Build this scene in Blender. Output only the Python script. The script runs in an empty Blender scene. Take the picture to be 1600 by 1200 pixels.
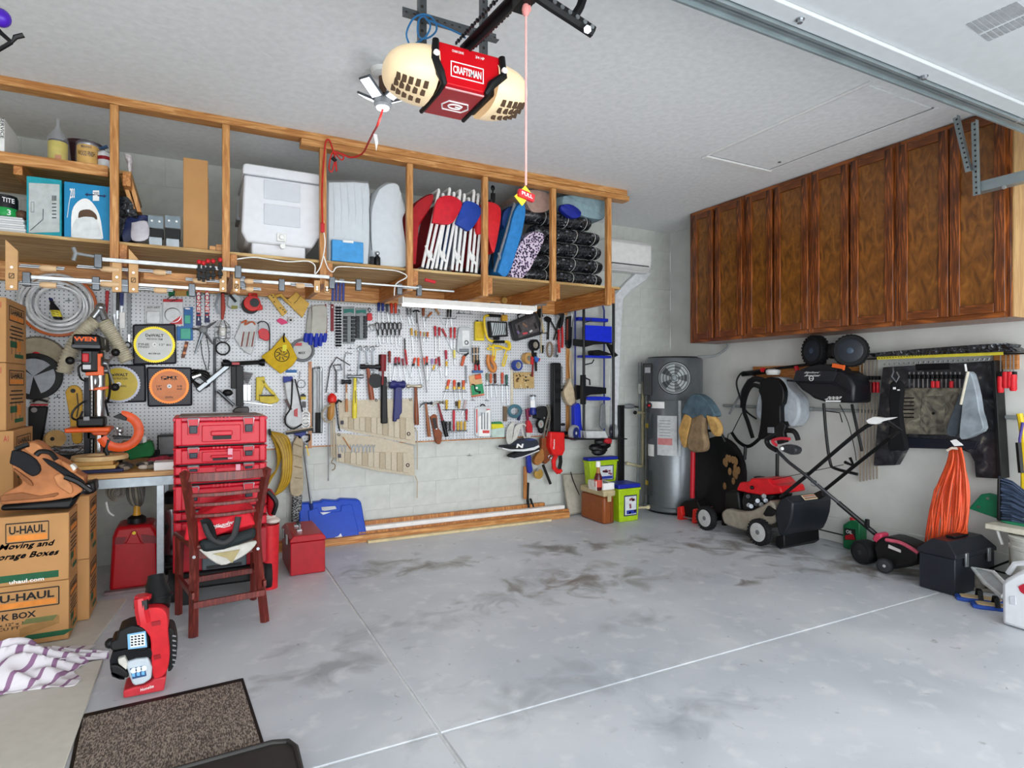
import bpy,bmesh,math,random
from mathutils import Vector,Matrix
random.seed(7)
S = bpy.context.scene
COL = S.collection
V = Vector
# ---------------- camera, world, lights, exposure ----------------
CAM = V((0,0,1.24)); FOC = 948.0; YAW = math.radians(27.4)
cd = bpy.data.cameras.new('camera'); cam = bpy.data.objects.new('camera',cd); COL.objects.link(cam)
cam.location = CAM; cam.rotation_euler = (math.radians(90),0,-YAW)
cd.sensor_width = 36; cd.lens = 36*FOC/1600; cd.clip_start = .05
S.camera = cam
S.view_settings.view_transform = 'Standard'; S.view_settings.look = 'None'; S.view_settings.gamma = 1
S.view_settings.use_curve_mapping = False
S.view_settings.exposure = 0.4
w = bpy.data.worlds.new('daylight'); S.world = w; w.use_nodes = True
w.node_tree.nodes['Background'].inputs[0].default_value = (.93,.97,1,1)
w.node_tree.nodes['Background'].inputs[1].default_value = 3.5
def area(name,loc,rot,sx,sy,power,color=(1,1,1)):
    d = bpy.data.lights.new(name,'AREA'); d.shape = 'RECTANGLE'; d.size = sx; d.size_y = sy; d.energy = power; d.color = color
    o = bpy.data.objects.new(name,d); COL.objects.link(o); o.location = loc; o.rotation_euler = [math.radians(a) for a in rot]; return o
def bulb(name,loc,power,r=.04,color=(1,.95,.85)):
    d = bpy.data.lights.new(name,'POINT'); d.energy = power; d.shadow_soft_size = r; d.color = color
    o = bpy.data.objects.new(name,d); COL.objects.link(o); o.location = loc; return o
area('garage_door_daylight',(1.0,-1.3,1.15),(90,0,0),5.6,2.1,80,(.95,.98,1))
# ---------------- mapping from the photograph to planes of the room ----------------
fx,fy = math.sin(YAW),math.cos(YAW); rx,ry = fy,-fx
YB = 4.96; XR = 4.47; HC = 2.845
def ray(u,v):
    a = (u-800)/FOC; return V((fx+rx*a,fy+ry*a,(600-v)/FOC))
def AY(u,v,Y): d = ray(u,v); return CAM+d*(Y/d.y)
def AX(u,v,X): d = ray(u,v); return CAM+d*(X/d.x)
def AZ(u,v,z): d = ray(u,v); return CAM+d*((z-1.24)/d.z)
TILES = dict(t3=(0,420,.25),t4=(40,440,.1875),t5=(300,440,.1375),t6=(500,450,.1375),a=(700,450,.1375),b=(340,580,.1375),
    c=(500,580,.1375),d=(680,580,.1375),e=(840,460,.1375),g=(860,620,.1625),h=(1000,540,.1875),i=(1040,640,.1875),
    j=(1220,500,.125),l=(1320,520,.175),m=(1300,700,.1875),n=(1420,800,1/6),o=(1060,180,.3375),q=(560,0,.25),
    r=(340,200,.2125),s=(620,240,.25),u=(0,200,.25),v=(0,640,.1875),w=(0,800,.25),x=(200,620,.1875),z=(420,720,.3125),px=(0,0,1))
CT = [0,0,1,'B',YB]
def tile(k,wall='B',base=None):
    CT[0],CT[1],CT[2] = TILES[k]; CT[3] = wall; CT[4] = base if base is not None else (YB if wall == 'B' else XR)
def P(x,y,d=0.0):
    u,v = CT[0]+x*CT[2],CT[1]+y*CT[2]
    return AY(u,v,CT[4]-d) if CT[3] == 'B' else AX(u,v,CT[4]-d)
def PF(x,y,z=0.0): return AZ(CT[0]+x*CT[2],CT[1]+y*CT[2],z)
def NRM(): return V((0,-1,0)) if CT[3] == 'B' else V((-1,0,0))
def UD(): return V((1,0,0)) if CT[3] == 'B' else V((0,-1,0))
ZU = V((0,0,1))
# ---------------- materials ----------------
def lin(c):
    c = c/255; return c/12.92 if c <= .04045 else ((c+.055)/1.055)**2.4
def hexc(h,k=1.0):
    h = h.lstrip('#'); return tuple(lin(int(h[i:i+2],16))*k for i in (0,2,4))+(1,)
MC = {}
def M(h,r=.5,me=0.0,var=.12,sc=25.0,emit=0,alpha=1.0,trans=0,bump=0):
    key = (h,r,me,var,sc,emit,alpha,trans,bump)
    if key in MC: return MC[key]
    m = bpy.data.materials.new('mat_'+h.strip('#')); m.use_nodes = True; nt = m.node_tree; b = nt.nodes['Principled BSDF']
    c = hexc(h)
    b.inputs['Roughness'].default_value = r; b.inputs['Metallic'].default_value = me; b.inputs['Specular IOR Level'].default_value = .35
    tc = nt.nodes.new('ShaderNodeTexCoord'); nz = nt.nodes.new('ShaderNodeTexNoise'); nz.inputs['Scale'].default_value = sc; nz.inputs['Detail'].default_value = 3
    nt.links.new(tc.outputs['Object'],nz.inputs['Vector'])
    cr = nt.nodes.new('ShaderNodeValToRGB'); nt.links.new(nz.outputs['Fac'],cr.inputs['Fac'])
    cr.color_ramp.elements[0].position = .3; cr.color_ramp.elements[1].position = .7
    cr.color_ramp.elements[0].color = tuple(x*(1-var) for x in c[:3])+(1,); cr.color_ramp.elements[1].color = tuple(min(1,x*(1+var)) for x in c[:3])+(1,)
    nt.links.new(cr.outputs['Color'],b.inputs['Base Color'])
    if emit: b.inputs['Emission Color'].default_value = c; b.inputs['Emission Strength'].default_value = emit
    if alpha < 1: b.inputs['Alpha'].default_value = alpha
    if trans: b.inputs['Transmission Weight'].default_value = trans
    if bump:
        bp = nt.nodes.new('ShaderNodeBump'); bp.inputs['Strength'].default_value = bump; bp.inputs['Distance'].default_value = .01
        nt.links.new(nz.outputs['Fac'],bp.inputs['Height']); nt.links.new(bp.outputs['Normal'],b.inputs['Normal'])
    MC[key] = m; return m
def ramp_mat(name,stops,tex,vec=(1,1,1),rough=.5,bump=0,rot=(0,0,0),**kw):
    m = bpy.data.materials.new(name); m.use_nodes = True; nt = m.node_tree; b = nt.nodes['Principled BSDF']; b.inputs['Roughness'].default_value = rough
    tc = nt.nodes.new('ShaderNodeTexCoord'); mp = nt.nodes.new('ShaderNodeMapping'); mp.inputs['Scale'].default_value = vec; mp.inputs['Rotation'].default_value = rot
    nt.links.new(tc.outputs['Object'],mp.inputs['Vector']); t = nt.nodes.new(tex)
    for k,v_ in kw.items():
        if k in t.inputs: t.inputs[k].default_value = v_
        elif hasattr(t,k): setattr(t,k,v_)
    nt.links.new(mp.outputs['Vector'],t.inputs['Vector']); cr = nt.nodes.new('ShaderNodeValToRGB')
    out = t.outputs['Fac'] if 'Fac' in t.outputs else t.outputs[0]
    nt.links.new(out,cr.inputs['Fac']); e = cr.color_ramp.elements
    for i_,(p,h) in enumerate(stops):
        el = e[i_] if i_ < 2 else e.new(p)
        el.position = p; el.color = hexc(h)
    nt.links.new(cr.outputs['Color'],b.inputs['Base Color'])
    if bump:
        bp = nt.nodes.new('ShaderNodeBump'); bp.inputs['Strength'].default_value = bump; bp.inputs['Distance'].default_value = .005
        nt.links.new(out,bp.inputs['Height']); nt.links.new(bp.outputs['Normal'],b.inputs['Normal'])
    return m
def wood(name,a,b_,c_,axis,rough=.45,sc=3.0):
    v_ = {'x': (1.2,14,14),'y': (14,1.2,14),'z': (14,14,1.2)}[axis]
    return ramp_mat(name,[(.28,a),(.62,b_),(.5,c_)],'ShaderNodeTexNoise',v_,rough,.15,Scale=sc,Detail=6.0,Distortion=1.6)
# ---------------- mesh builder ----------------
class MB:
    def __init__(s,mat=None): s.v = []; s.f = []; s.m = []; s.ms = []; s.cur = mat
    def _mi(s,mat):
        mat = mat or s.cur
        if mat not in s.ms: s.ms.append(mat)
        return s.ms.index(mat)
    def add(s,vs,fs,mat=None):
        o = len(s.v); i = s._mi(mat); s.v += [V(p) for p in vs]
        for f in fs: s.f.append([k+o for k in f]); s.m.append(i)
        return s
    def boxa(s,c,ax,ay,az,mat=None):   # centre and three half-vectors
        c = V(c); vs = [c+ax*i+ay*j+az*k for i in (-1,1) for j in (-1,1) for k in (-1,1)]
        return s.add(vs,[(0,1,3,2),(4,6,7,5),(0,4,5,1),(2,3,7,6),(0,2,6,4),(1,5,7,3)],mat)
    def box(s,lo,hi,mat=None):
        lo = V(lo); hi = V(hi); h = (hi-lo)/2
        return s.boxa((lo+hi)/2,V((h.x,0,0)),V((0,h.y,0)),V((0,0,h.z)),mat)
    def cyl(s,p0,p1,r0,r1=None,n=12,mat=None,cap=True):
        p0 = V(p0); p1 = V(p1); r1 = r0 if r1 is None else r1; d = (p1-p0).normalized()
        a = d.orthogonal().normalized(); b = d.cross(a); vs = []
        for p,r in ((p0,r0),(p1,r1)):
            for k in range(n):
                t = 2*math.pi*k/n; vs.append(p+(a*math.cos(t)+b*math.sin(t))*r)
        fs = [(k,(k+1) % n,n+(k+1) % n,n+k) for k in range(n)]
        if cap: fs += [tuple(range(n-1,-1,-1)),tuple(range(n,2*n))]
        return s.add(vs,fs,mat)
    def tube(s,pts,r,n=6,mat=None,closed=False,flat=None):
        pts = [V(p) for p in pts]; m_ = len(pts); rs = r if isinstance(r,(list,tuple)) else [r]*m_; vs = []; a = None
        for i,p in enumerate(pts):
            if closed: d = pts[(i+1) % m_]-pts[i-1]
            else: d = pts[min(i+1,m_-1)]-pts[max(i-1,0)]
            d = d.normalized() if d.length > 1e-9 else V((0,0,1))
            if a is None: a = (flat.cross(d) if flat else d.orthogonal()).normalized()
            else:
                a = a-d*a.dot(d); a = a.normalized() if a.length > 1e-6 else d.orthogonal().normalized()
            b = d.cross(a)
            for k in range(n):
                t = 2*math.pi*(k+.5)/n; q = a*math.cos(t)+b*math.sin(t)*(.35 if flat else 1); vs.append(p+q*rs[i])
        fs = []
        for i in range(m_ if closed else m_-1):
            j = (i+1) % m_
            for k in range(n): fs.append((i*n+k,i*n+(k+1) % n,j*n+(k+1) % n,j*n+k))
        if not closed: fs += [tuple(range(n-1,-1,-1)),tuple(range((m_-1)*n,m_*n))]
        return s.add(vs,fs,mat)
    def prism(s,pts,ext,mat=None):       # polygon swept along ext
        pts = [V(p) for p in pts]; n = len(pts); ext = V(ext)
        fs = [tuple(range(n)),tuple(range(2*n-1,n-1,-1))]+[(k,n+k,n+(k+1) % n,(k+1) % n) for k in range(n)]
        return s.add(pts+[p+ext for p in pts],fs,mat)
    def lathe(s,c,ax,prof,n=20,mat=None,sy=1.0):   # prof: (radius, height along ax)
        c = V(c); ax = V(ax).normalized(); a = ax.orthogonal().normalized() if abs(ax.z) < .9 else V((1,0,0)); b = ax.cross(a); vs = []
        for r,h in prof:
            for k in range(n):
                t = 2*math.pi*k/n; vs.append(c+ax*h+(a*math.cos(t)+b*math.sin(t)*sy)*r)
        m_ = len(prof); fs = []
        for i in range(m_-1):
            for k in range(n): fs.append((i*n+k,i*n+(k+1) % n,(i+1)*n+(k+1) % n,(i+1)*n+k))
        fs += [tuple(range(n-1,-1,-1)),tuple(range((m_-1)*n,m_*n))]
        return s.add(vs,fs,mat)
    def ball(s,c,r,n=12,mat=None):
        c = V(c); r = (r,r,r) if isinstance(r,(int,float)) else r; m_ = max(4,n//2); vs = []; fs = []
        for i in range(1,m_):
            ph = math.pi*i/m_
            for k in range(n):
                t = 2*math.pi*k/n; vs.append(c+V((r[0]*math.sin(ph)*math.cos(t),r[1]*math.sin(ph)*math.sin(t),r[2]*math.cos(ph))))
        vs += [c+V((0,0,r[2])),c-V((0,0,r[2]))]; T_ = (m_-1)*n
        for i in range(m_-2):
            for k in range(n): fs.append((i*n+k,(i+1)*n+k,(i+1)*n+(k+1) % n,i*n+(k+1) % n))
        for k in range(n): fs.append((T_,k,(k+1) % n)); fs.append((T_+1,(m_-2)*n+(k+1) % n,(m_-2)*n+k))
        return s.add(vs,fs,mat)
    def sheet(s,fn,nu,nv,th=None,mat=None):    # fn(a, b) -> point; th = thickness vector
        vs = [V(fn(i/nu,j/nv)) for j in range(nv+1) for i in range(nu+1)]; w_ = nu+1; N = len(vs)
        fs = [(j*w_+i,j*w_+i+1,(j+1)*w_+i+1,(j+1)*w_+i) for j in range(nv) for i in range(nu)]
        if th:
            th = V(th); vs += [p+th for p in vs]; fs += [tuple(N+k for k in reversed(f)) for f in fs]
            bd = [i for i in range(nu)]+[j*w_+nu for j in range(nv)]+[nv*w_+i for i in range(nu,0,-1)]+[j*w_ for j in range(nv,0,-1)]
            for k in range(len(bd)): a,b = bd[k],bd[(k+1) % len(bd)]; fs.append((b,a,a+N,b+N))
        return s.add(vs,fs,mat)
    def ring(s,c,n_,R,r,mat=None,N=24,k=6):
        c = V(c); n_ = V(n_).normalized(); a = n_.orthogonal().normalized(); b = n_.cross(a)
        return s.tube([c+(a*math.cos(2*math.pi*i/N)+b*math.sin(2*math.pi*i/N))*R for i in range(N)],r,k,mat,closed=True)
    def text(s,txt,c,U,W,mat=None,bold=.012,ital=0,th=.0008):   # U = full width vector, W = full height vector
        key = (txt,bold)
        if key not in TX:
            cu = bpy.data.curves.new('t','FONT'); cu.body = txt; cu.size = 1; cu.resolution_u = 2; cu.offset = bold; cu.align_x = 'CENTER'
            o = bpy.data.objects.new('t',cu); COL.objects.link(o); bpy.context.view_layer.update()
            me = bpy.data.meshes.new_from_object(o.evaluated_get(bpy.context.evaluated_depsgraph_get()))
            TX[key] = ([v_.co.copy() for v_ in me.vertices],[tuple(p.vertices) for p in me.polygons])
            bpy.data.objects.remove(o); bpy.data.meshes.remove(me)
        vs,fs = TX[key]
        if not vs: return s
        x0,x1 = min(p.x for p in vs),max(p.x for p in vs); y0,y1 = min(p.y for p in vs),max(p.y for p in vs)
        c = V(c); U = V(U); W = V(W)
        return s.add([c+U*((p.x-x0)/(x1-x0)-.5+ital*((p.y-y0)/(y1-y0)-.5))+W*((p.y-y0)/(y1-y0)-.5) for p in vs],fs,mat)
    # wall-plane helpers: points are pixels of the current tile, lying at distance d1 in front of the wall
    def slab(s,pts,d0,d1,mat=None): return s.prism([P(x,y,d1) for x,y in pts],-NRM()*(d1-d0),mat)
    def rect(s,x0,y0,x1,y1,d0,d1,mat=None): return s.slab([(x0,y0),(x1,y0),(x1,y1),(x0,y1)],d0,d1,mat)
    def disc(s,x,y,R,d0,d1,mat=None,n=28,yr=None):   # R in metres
        c = P(x,y,d1); u_ = UD(); yr = yr or R
        return s.prism([c+u_*R*math.cos(2*math.pi*k/n)+ZU*yr*math.sin(2*math.pi*k/n) for k in range(n)],-NRM()*(d1-d0),mat)
    def bar(s,x0,y0,x1,y1,r,d,mat=None,n=8,r1=None): return s.cyl(P(x0,y0,d),P(x1,y1,d),r,r1,n,mat)
    def rod(s,pts,r,d,mat=None,n=6): return s.tube([P(x,y,d) for x,y in pts],r,n,mat)
    def strip(s,pts,wd,d0,d1,mat=None):        # flat bar along pixel path, wd in metres
        q = [P(x,y,d1) for x,y in pts]; n_ = NRM(); L = []; R_ = []
        for i,p in enumerate(q):
            t = (q[min(i+1,len(q)-1)]-q[max(i-1,0)]).normalized(); k = t.cross(n_); ww = wd[i] if isinstance(wd,(list,tuple)) else wd
            L.append(p+k*ww/2); R_.append(p-k*ww/2)
        return s.prism(L+R_[::-1],-n_*(d1-d0),mat)
    def wtext(s,txt,x0,y0,x1,y1,d,mat=None,bold=.012,ital=0):  # box in tile pixels
        a = P(x0,y1,d); b = P(x1,y1,d); c = P(x0,y0,d)
        e = P(x1,y0,d); ctr = (a+b+c+e)/4
        return s.text(txt,ctr,((b-a)+(e-c))/2,((c-a)+(e-b))/2,mat,bold,ital)
TX = {}
WPOS = {}
def mkobj(name,mb,parent=None,bev=0,seg=2,sm=40):
    lo = V((min(p[i] for p in mb.v) for i in range(3))); hi = V((max(p[i] for p in mb.v) for i in range(3)))
    c = V(((lo.x+hi.x)/2,(lo.y+hi.y)/2,lo.z))
    me = bpy.data.meshes.new(name); me.from_pydata([p-c for p in mb.v],[],mb.f)
    for m_ in mb.ms: me.materials.append(m_)
    me.polygons.foreach_set('material_index',mb.m); me.polygons.foreach_set('use_smooth',[True]*len(mb.f))
    me.set_sharp_from_angle(angle=math.radians(sm))
    bm = bmesh.new(); bm.from_mesh(me); bmesh.ops.recalc_face_normals(bm,faces=bm.faces); bm.to_mesh(me); bm.free()
    o = bpy.data.objects.new(name,me); COL.objects.link(o)
    if bev:
        b = o.modifiers.new('bevel','BEVEL'); b.width = bev; b.segments = seg; b.limit_method = 'ANGLE'; b.harden_normals = False
    o.location = c-(WPOS[parent.name] if parent else V((0,0,0))); WPOS[o.name] = c
    if parent: o.parent = parent
    return o,lo,hi
def solo(name,label,cat,mb,group=None,bev=0,kind=None,sm=40):
    o,a,b = mkobj(name,mb,bev=bev,sm=sm); o['label'] = label; o['category'] = cat
    if group: o['group'] = group
    if kind: o['kind'] = kind
    return o
def struct(name,mb,parent=None,bev=0,label=None):
    o,a,b = mkobj(name,mb,parent,bev=bev)
    if not parent: o['kind'] = 'structure'
    return o
class Thing:
    def __init__(s,name,label,cat,group=None,loc=None):
        s.e = bpy.data.objects.new(name,None); COL.objects.link(s.e); s.e.empty_display_size = .05
        s.e['label'] = label; s.e['category'] = cat
        if group: s.e['group'] = group
        s.loc = loc; s.q = []
        if loc: s._set(V(loc))
    def _set(s,L): s.e.location = L; WPOS[s.e.name] = V(L); s.loc = L
    def p(s,name,mb,parent=None,label=None,bev=0,kind=None,sm=40):
        if s.loc is None:
            lo = [min(p[i] for p in mb.v) for i in range(3)]; hi = [max(p[i] for p in mb.v) for i in range(3)]
            s._set(V(((lo[0]+hi[0])/2,(lo[1]+hi[1])/2,lo[2])))
        o,a,b = mkobj(name,mb,parent or s.e,bev=bev,sm=sm)
        if label: o['label'] = label
        if kind: o['kind'] = kind
        return o
def smooth(pts,n=4):       # Catmull-Rom through points
    pts = [V(p) for p in pts]; out = []
    for i in range(len(pts)-1):
        p0 = pts[max(i-1,0)]; p1 = pts[i]; p2 = pts[i+1]; p3 = pts[min(i+2,len(pts)-1)]
        for k in range(n):
            t = k/n; out.append(.5*((2*p1)+(p2-p0)*t+(2*p0-5*p1+4*p2-p3)*t*t+(3*p1-p0-3*p2+p3)*t**3))
    return out+[pts[-1]]
def spx(pts,n=4): return [(p.x,p.y) for p in smooth([(x,y,0) for x,y in pts],n)]
# common materials
BLK = M('#090a0c',.5,var=.25); BLKM = M('#141519',.4,.5); STEEL = M('#b4b8bc',.3,.9); DST = M('#6b6f74',.35,.85); RED = M('#c8202a',.4); RED2 = M('#b01722',.35)
WHT = M('#eeeeec',.5,var=.05); GRY = M('#8a8d90',.5); YEL = M('#e2c021',.45); BLU = M('#1f3fb4',.45); ORG = M('#e8662a',.45); TANW = M('#c99a5a',.55); GRN = M('#1d7a44',.5); NAVY = M('#1c2350',.5)
HWOOD = wood('handle_wood','#8a5228','#c98b4d','#ad6f38','z',.4)
CARD = M('#b98a58',.8,var=.07,sc=8); KRAFT = M('#c99f6b',.8,var=.05)
# ---------------- room ----------------
def wallmat(name,a,b_,sc,bmp,rough=.8):
    return ramp_mat(name,[(.35,a),(.65,b_)],'ShaderNodeTexNoise',(1,1,1),rough,bmp,Scale=sc,Detail=5.0)
WALLM = wallmat('wall_paint','#c2c5c0','#cccfca',14,.12); CEILM = wallmat('ceiling_texture','#e9ebeb','#f1f3f3',26,.8)
XL = -2.6; YF = -1.6
def stainfloor():
    m = bpy.data.materials.new('stained_concrete'); m.use_nodes = True; nt = m.node_tree; b = nt.nodes['Principled BSDF']; L = nt.links.new; N = nt.nodes.new
    g = N('ShaderNodeNewGeometry'); sep = N('ShaderNodeSeparateXYZ'); L(g.outputs['Position'],sep.inputs[0])
    def noise(sc,det=5,dist=0):
        n = N('ShaderNodeTexNoise'); n.inputs['Scale'].default_value = sc; n.inputs['Detail'].default_value = det; n.inputs['Distortion'].default_value = dist
        L(g.outputs['Position'],n.inputs['Vector']); return n.outputs['Fac']
    def math_(op,a,c=None,d=None):
        n = N('ShaderNodeMath'); n.operation = op
        for i_,q in enumerate((a,c,d)):
            if q is None: continue
            if isinstance(q,(int,float)): n.inputs[i_].default_value = q
            else: L(q,n.inputs[i_])
        return n.outputs[0]
    def mix(f,a,c):
        n = N('ShaderNodeMix'); n.data_type = 'RGBA'; L(f,n.inputs['Factor'])
        for s_,q in (('A',a),('B',c)):
            i_ = [k for k in n.inputs if k.name == s_ and k.type == 'RGBA'][0]
            if isinstance(q,str): i_.default_value = hexc(q)
            else: L(q,i_)
        return [k for k in n.outputs if k.type == 'RGBA'][0]
    def rampf(x,lo,hi):
        n = N('ShaderNodeMapRange'); n.inputs['From Min'].default_value = lo; n.inputs['From Max'].default_value = hi; L(x,n.inputs['Value']); return n.outputs[0]
    col = mix(rampf(noise(1.6,8,.6),.35,.65),'#bcc1c8','#d0d3d8')
    col = mix(rampf(noise(9,6),.56,.75),col,'#dbdde0')
    n1 = noise(5,8,1.0); n2 = noise(22,6)
    def spot(px_,py_,a,c,hexx,s0=.9,nn=n1,k=2.2):
        dx = math_('DIVIDE',math_('SUBTRACT',sep.outputs[0],px_),a); dy = math_('DIVIDE',math_('SUBTRACT',sep.outputs[1],py_),c)
        d = math_('SQRT',math_('ADD',math_('MULTIPLY',dx,dx),math_('MULTIPLY',dy,dy)))
        f = math_('SUBTRACT',math_('MULTIPLY',math_('SUBTRACT',1.25,d),1.0),math_('MULTIPLY',math_('SUBTRACT',nn,.42),k*2))
        f = math_('MULTIPLY',rampf(f,0,1.0),s0); return f,hexx
    st = [((890,908),.34,.17,'#6b4c39',1.0),((895,905),.62,.34,'#8a8782',.6),((868,858),.34,.2,'#666460',.85),((600,885),.36,.22,'#7b7a76',.75),((700,882),.3,.12,'#77736c',.8),((505,1045),.3,.14,'#83868a',.7),
          ((1165,846),.75,.35,'#6e6860',.8),((1330,875),.6,.3,'#75706a',.8),((1410,890),.4,.22,'#6a5d50',.8),((1000,905),.5,.16,'#8b8a86',.6),((650,975),.5,.18,'#8f9194',.6),((1110,1110),.35,.15,'#90959c',.6),((1170,910),.2,.07,'#6f6a62',.8),
          ((760,935),.25,.12,'#888783',.6),((860,1085),.5,.2,'#9a9fa5',.6),((985,970),.22,.1,'#888a8a',.55),((945,850),.5,.12,'#7e7d79',.7)]
    for (q,a,c,hx,s0) in st:
        p = AZ(q[0],q[1],0); f,hx = spot(p.x,p.y,a,c,hx,s0); col = mix(f,col,hx)
    col = mix(math_('MULTIPLY',rampf(noise(16,4,.5),.68,.76),.55),col,'#6c6a66')
    col = mix(math_('MULTIPLY',rampf(noise(40,3,0),.70,.78),.5),col,'#5c5a56')
    L(col,b.inputs['Base Color']); b.inputs['Roughness'].default_value = .42
    bp = N('ShaderNodeBump'); bp.inputs['Strength'].default_value = .08; L(n2,bp.inputs['Height']); L(bp.outputs['Normal'],b.inputs['Normal'])
    return m
FLM = stainfloor()
fl = struct('floor',MB(M('#dfe0e0',.8)).box((XL,YF,-.1),(XR+.1,YB+.12,-.006)))
JX,JY = .765,2.03; g_ = .006
for (x0,x1) in ((XL,JX-g_),(JX+g_,XR)):
    for (y0,y1) in ((YF,JY-g_),(JY+g_,YB)):
        b = MB(FLM).box((x0,y0,-.02),(x1,y1,0)); o = struct('slab',b,fl,bev=.003)
struct('bounce_driveway',MB(M('#dcdcd8',.9)).box((-9,-12,-.12),(11,YF,-.02)))  # unseen ground outside, added to bounce daylight in; pale tone stands for sunlight
ce = struct('ceiling',MB(CEILM).box((XL-.1,YF-.1,HC),(XR+.1,YB+.12,HC+.1)))
# back wall: recessed mortar plane + painted blocks
wb = struct('wall_back',MB(M('#b4b6b0',.85)).box((XL,YB+.0015,0),(XR,YB+.12,HC)))
BW_,BH_ = .4064,HC/14
blk = MB(WALLM).box((-BW_/2+.0005,-.001,.0005),(BW_/2-.0005,.02,BH_-.0005))
o,_,_ = mkobj('block',blk,wb,bev=.0012); o.location = V((0,0,0))-WPOS['wall_back']; tmpl = o
cnt = 0
for r_ in range(14):
    off = (r_ % 2)*BW_/2; x = XR-BW_/2-off+(BW_/2 if off else 0)
    k = 0; x1 = XR
    while x1 > XL+.05:
        w_ = BW_/2 if (off and k == 0) else min(BW_,x1-XL)
        oo = tmpl if cnt == 0 else tmpl.copy()
        if cnt: COL.objects.link(oo)
        oo.parent = wb; oo.scale = (w_/BW_,1,1); oo.location = V((x1-w_/2,YB+.0095,r_*BH_))-WPOS['wall_back']; cnt += 1; x1 -= w_; k += 1
RM = wallmat('wall_plaster','#cccdc9','#d6d7d3',5,.1)
struct('wall_right',MB(RM).box((XR,YF,0),(XR+.12,YB,HC)))
struct('wall_left',MB(RM).box((XL-.12,YF,0),(XL,YB,HC)))
struct('wall_front',MB(RM).box((XL,YF-.12,2.25),(XR,YF,HC)).box((XL,YF-.12,0),(XL+.3,YF,2.25)).box((XR-.35,YF-.12,0),(XR,YF,2.25)))
struct('baseboard_right',MB(RM).box((XR-.03,YF,0),(XR,YB,.19)),bev=.006)
struct('crack_line_trim_1',MB(BLK).tube([V((XR-.033,4.1,.075)),V((XR-.033,3,.07)),V((XR-.033,2.2,.075)),V((XR-.033,1.5,.06))],.005))
bpy.data.objects['crack_line_trim_1'].name = 'trim_1'
# ceiling hatch: frame strips and panel
hp = [AZ(1100,243,HC),AZ(1197,268,HC),AZ(1460,163,HC),AZ(1350,128,HC)]
x0,x1 = hp[0].x,hp[1].x; y0,y1 = min(p.y for p in hp),max(p.y for p in hp)
t = Thing('attic_hatch','flush white attic hatch panel in the ceiling in front of the brown cabinets','hatch')
t.p('panel',MB(CEILM).box((x0+.03,y0+.03,HC-.006),(x1-.03,y1-.03,HC+.002)),bev=.003)
e = MB(WHT).box((x0,y1-.05,HC-.018),(x1,y1,HC)).box((x0,y0,HC-.012),(x0+.02,y1,HC)).box((x1-.02,y0,HC-.012),(x1,y1,HC)); t.p('trim',e,bev=.003); t.p('gap',MB(GRY).box((x0+.022,y0+.022,HC-.0065),(x0+.03,y1-.05,HC)).box((x1-.03,y0+.022,HC-.0065),(x1-.022,y1-.05,HC)).box((x0+.03,y1-.058,HC-.0065),(x1-.03,y1-.05,HC)))
t.p('pull_ring',MB(DST).ring((x1-.1,y1-.2,HC-.012),(0,0,1),.008,.003))

# ---------------- overhead storage shelf along the back wall ----------------
PX = wood('stud_pine_x','#a0602e','#d9a266','#c08548','x'); PZ = wood('stud_pine_z','#a0602e','#d9a266','#c08548','z'); PY_ = wood('stud_pine_y','#965828','#cd9052','#b4743a','y')
PLY = wood('plywood','#9c7a48','#cfb079','#b5905a','x',.6,2.0)
YS = 4.04; ZD = 0
tile('px','B',YS)
def zat(u,v): return AY(u,v,YS).z
def xat(u,Y=YS): return AY(u,600,Y).x
ZS = zat(700,425)          # deck level at the front edge
t = Thing('storage_shelf','long overhead pine shelf of studs and plywood hung above the pegboard','shelf',loc=(1.1,4.5,ZS-.16))
XE = 3.13
b = MB(PX).box((XL,YS-.02,HC-.045),(XE+.03,YS+.07,HC)); t.p('top_plate',b,bev=.003)
b = MB(PX).box((xat(470),YS-.02,HC-.088),(XE+.05,YS+.07,HC-.047)); t.p('top_plate',b,bev=.003)
ZB = ZS-.125
for (u0,u1) in ((172,187),(347,360),(499,511),(635,649),(753,768),(860,876),(947,963)):
    x0,x1 = xat(u0),xat(u1); x1 = x0+.042
    t.p('post',MB(PZ).box((x0,YS-.02,ZS-.155),(x1,YS+.02,HC-.09 if u0 > 460 else HC-.047)),bev=.003)
    t.p('joist',MB(PY_).box((x1+.002,YS-.01,ZS-.135),(x1+.04,YB-.045,ZS-.012)),bev=.003)
x0 = xat(6); t.p('post',MB(PZ).box((XL+.5,YS-.02,ZS-.1),(XL+.54,YS+.02,HC-.047)),bev=.003)
t.p('joist',MB(PY_).box((XL+.55,YS-.01,ZS-.135),(XL+.59,YB-.045,ZS-.012)),bev=.003)
t.p('deck',MB(PLY).box((XL,YS+.022,ZS-.011),(XE-.01,YB-.006,ZS+.008)),bev=.002)
t.p('ledger',MB(PX).box((XL,YB-.044,ZS-.135),(XE+.02,YB-.005,ZS-.012)),bev=.003)
# raised inner shelf at the left
ZI = AY(0,240,YS+.08).z
t.p('inner_deck',MB(PLY).box((XL,YS+.08,ZI-.02),(xat(187)+.05,YB-.1,ZI)),bev=.002)
t.p('inner_rail',MB(PX).box((XL,YS+.05,ZI-.055),(xat(187)-.06,YS+.078,ZI+.006)),bev=.003)
t.p('inner_joist',MB(PY_).box((xat(187)+.01,YS+.03,ZI-.1),(xat(187)+.05,YB-.2,ZI-.022)),bev=.003)
t.p('inner_joist',MB(PY_).box((xat(14),YS+.08,ZI-.1),(xat(14)+.04,YB-.2,ZI-.022)),bev=.003)

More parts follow.
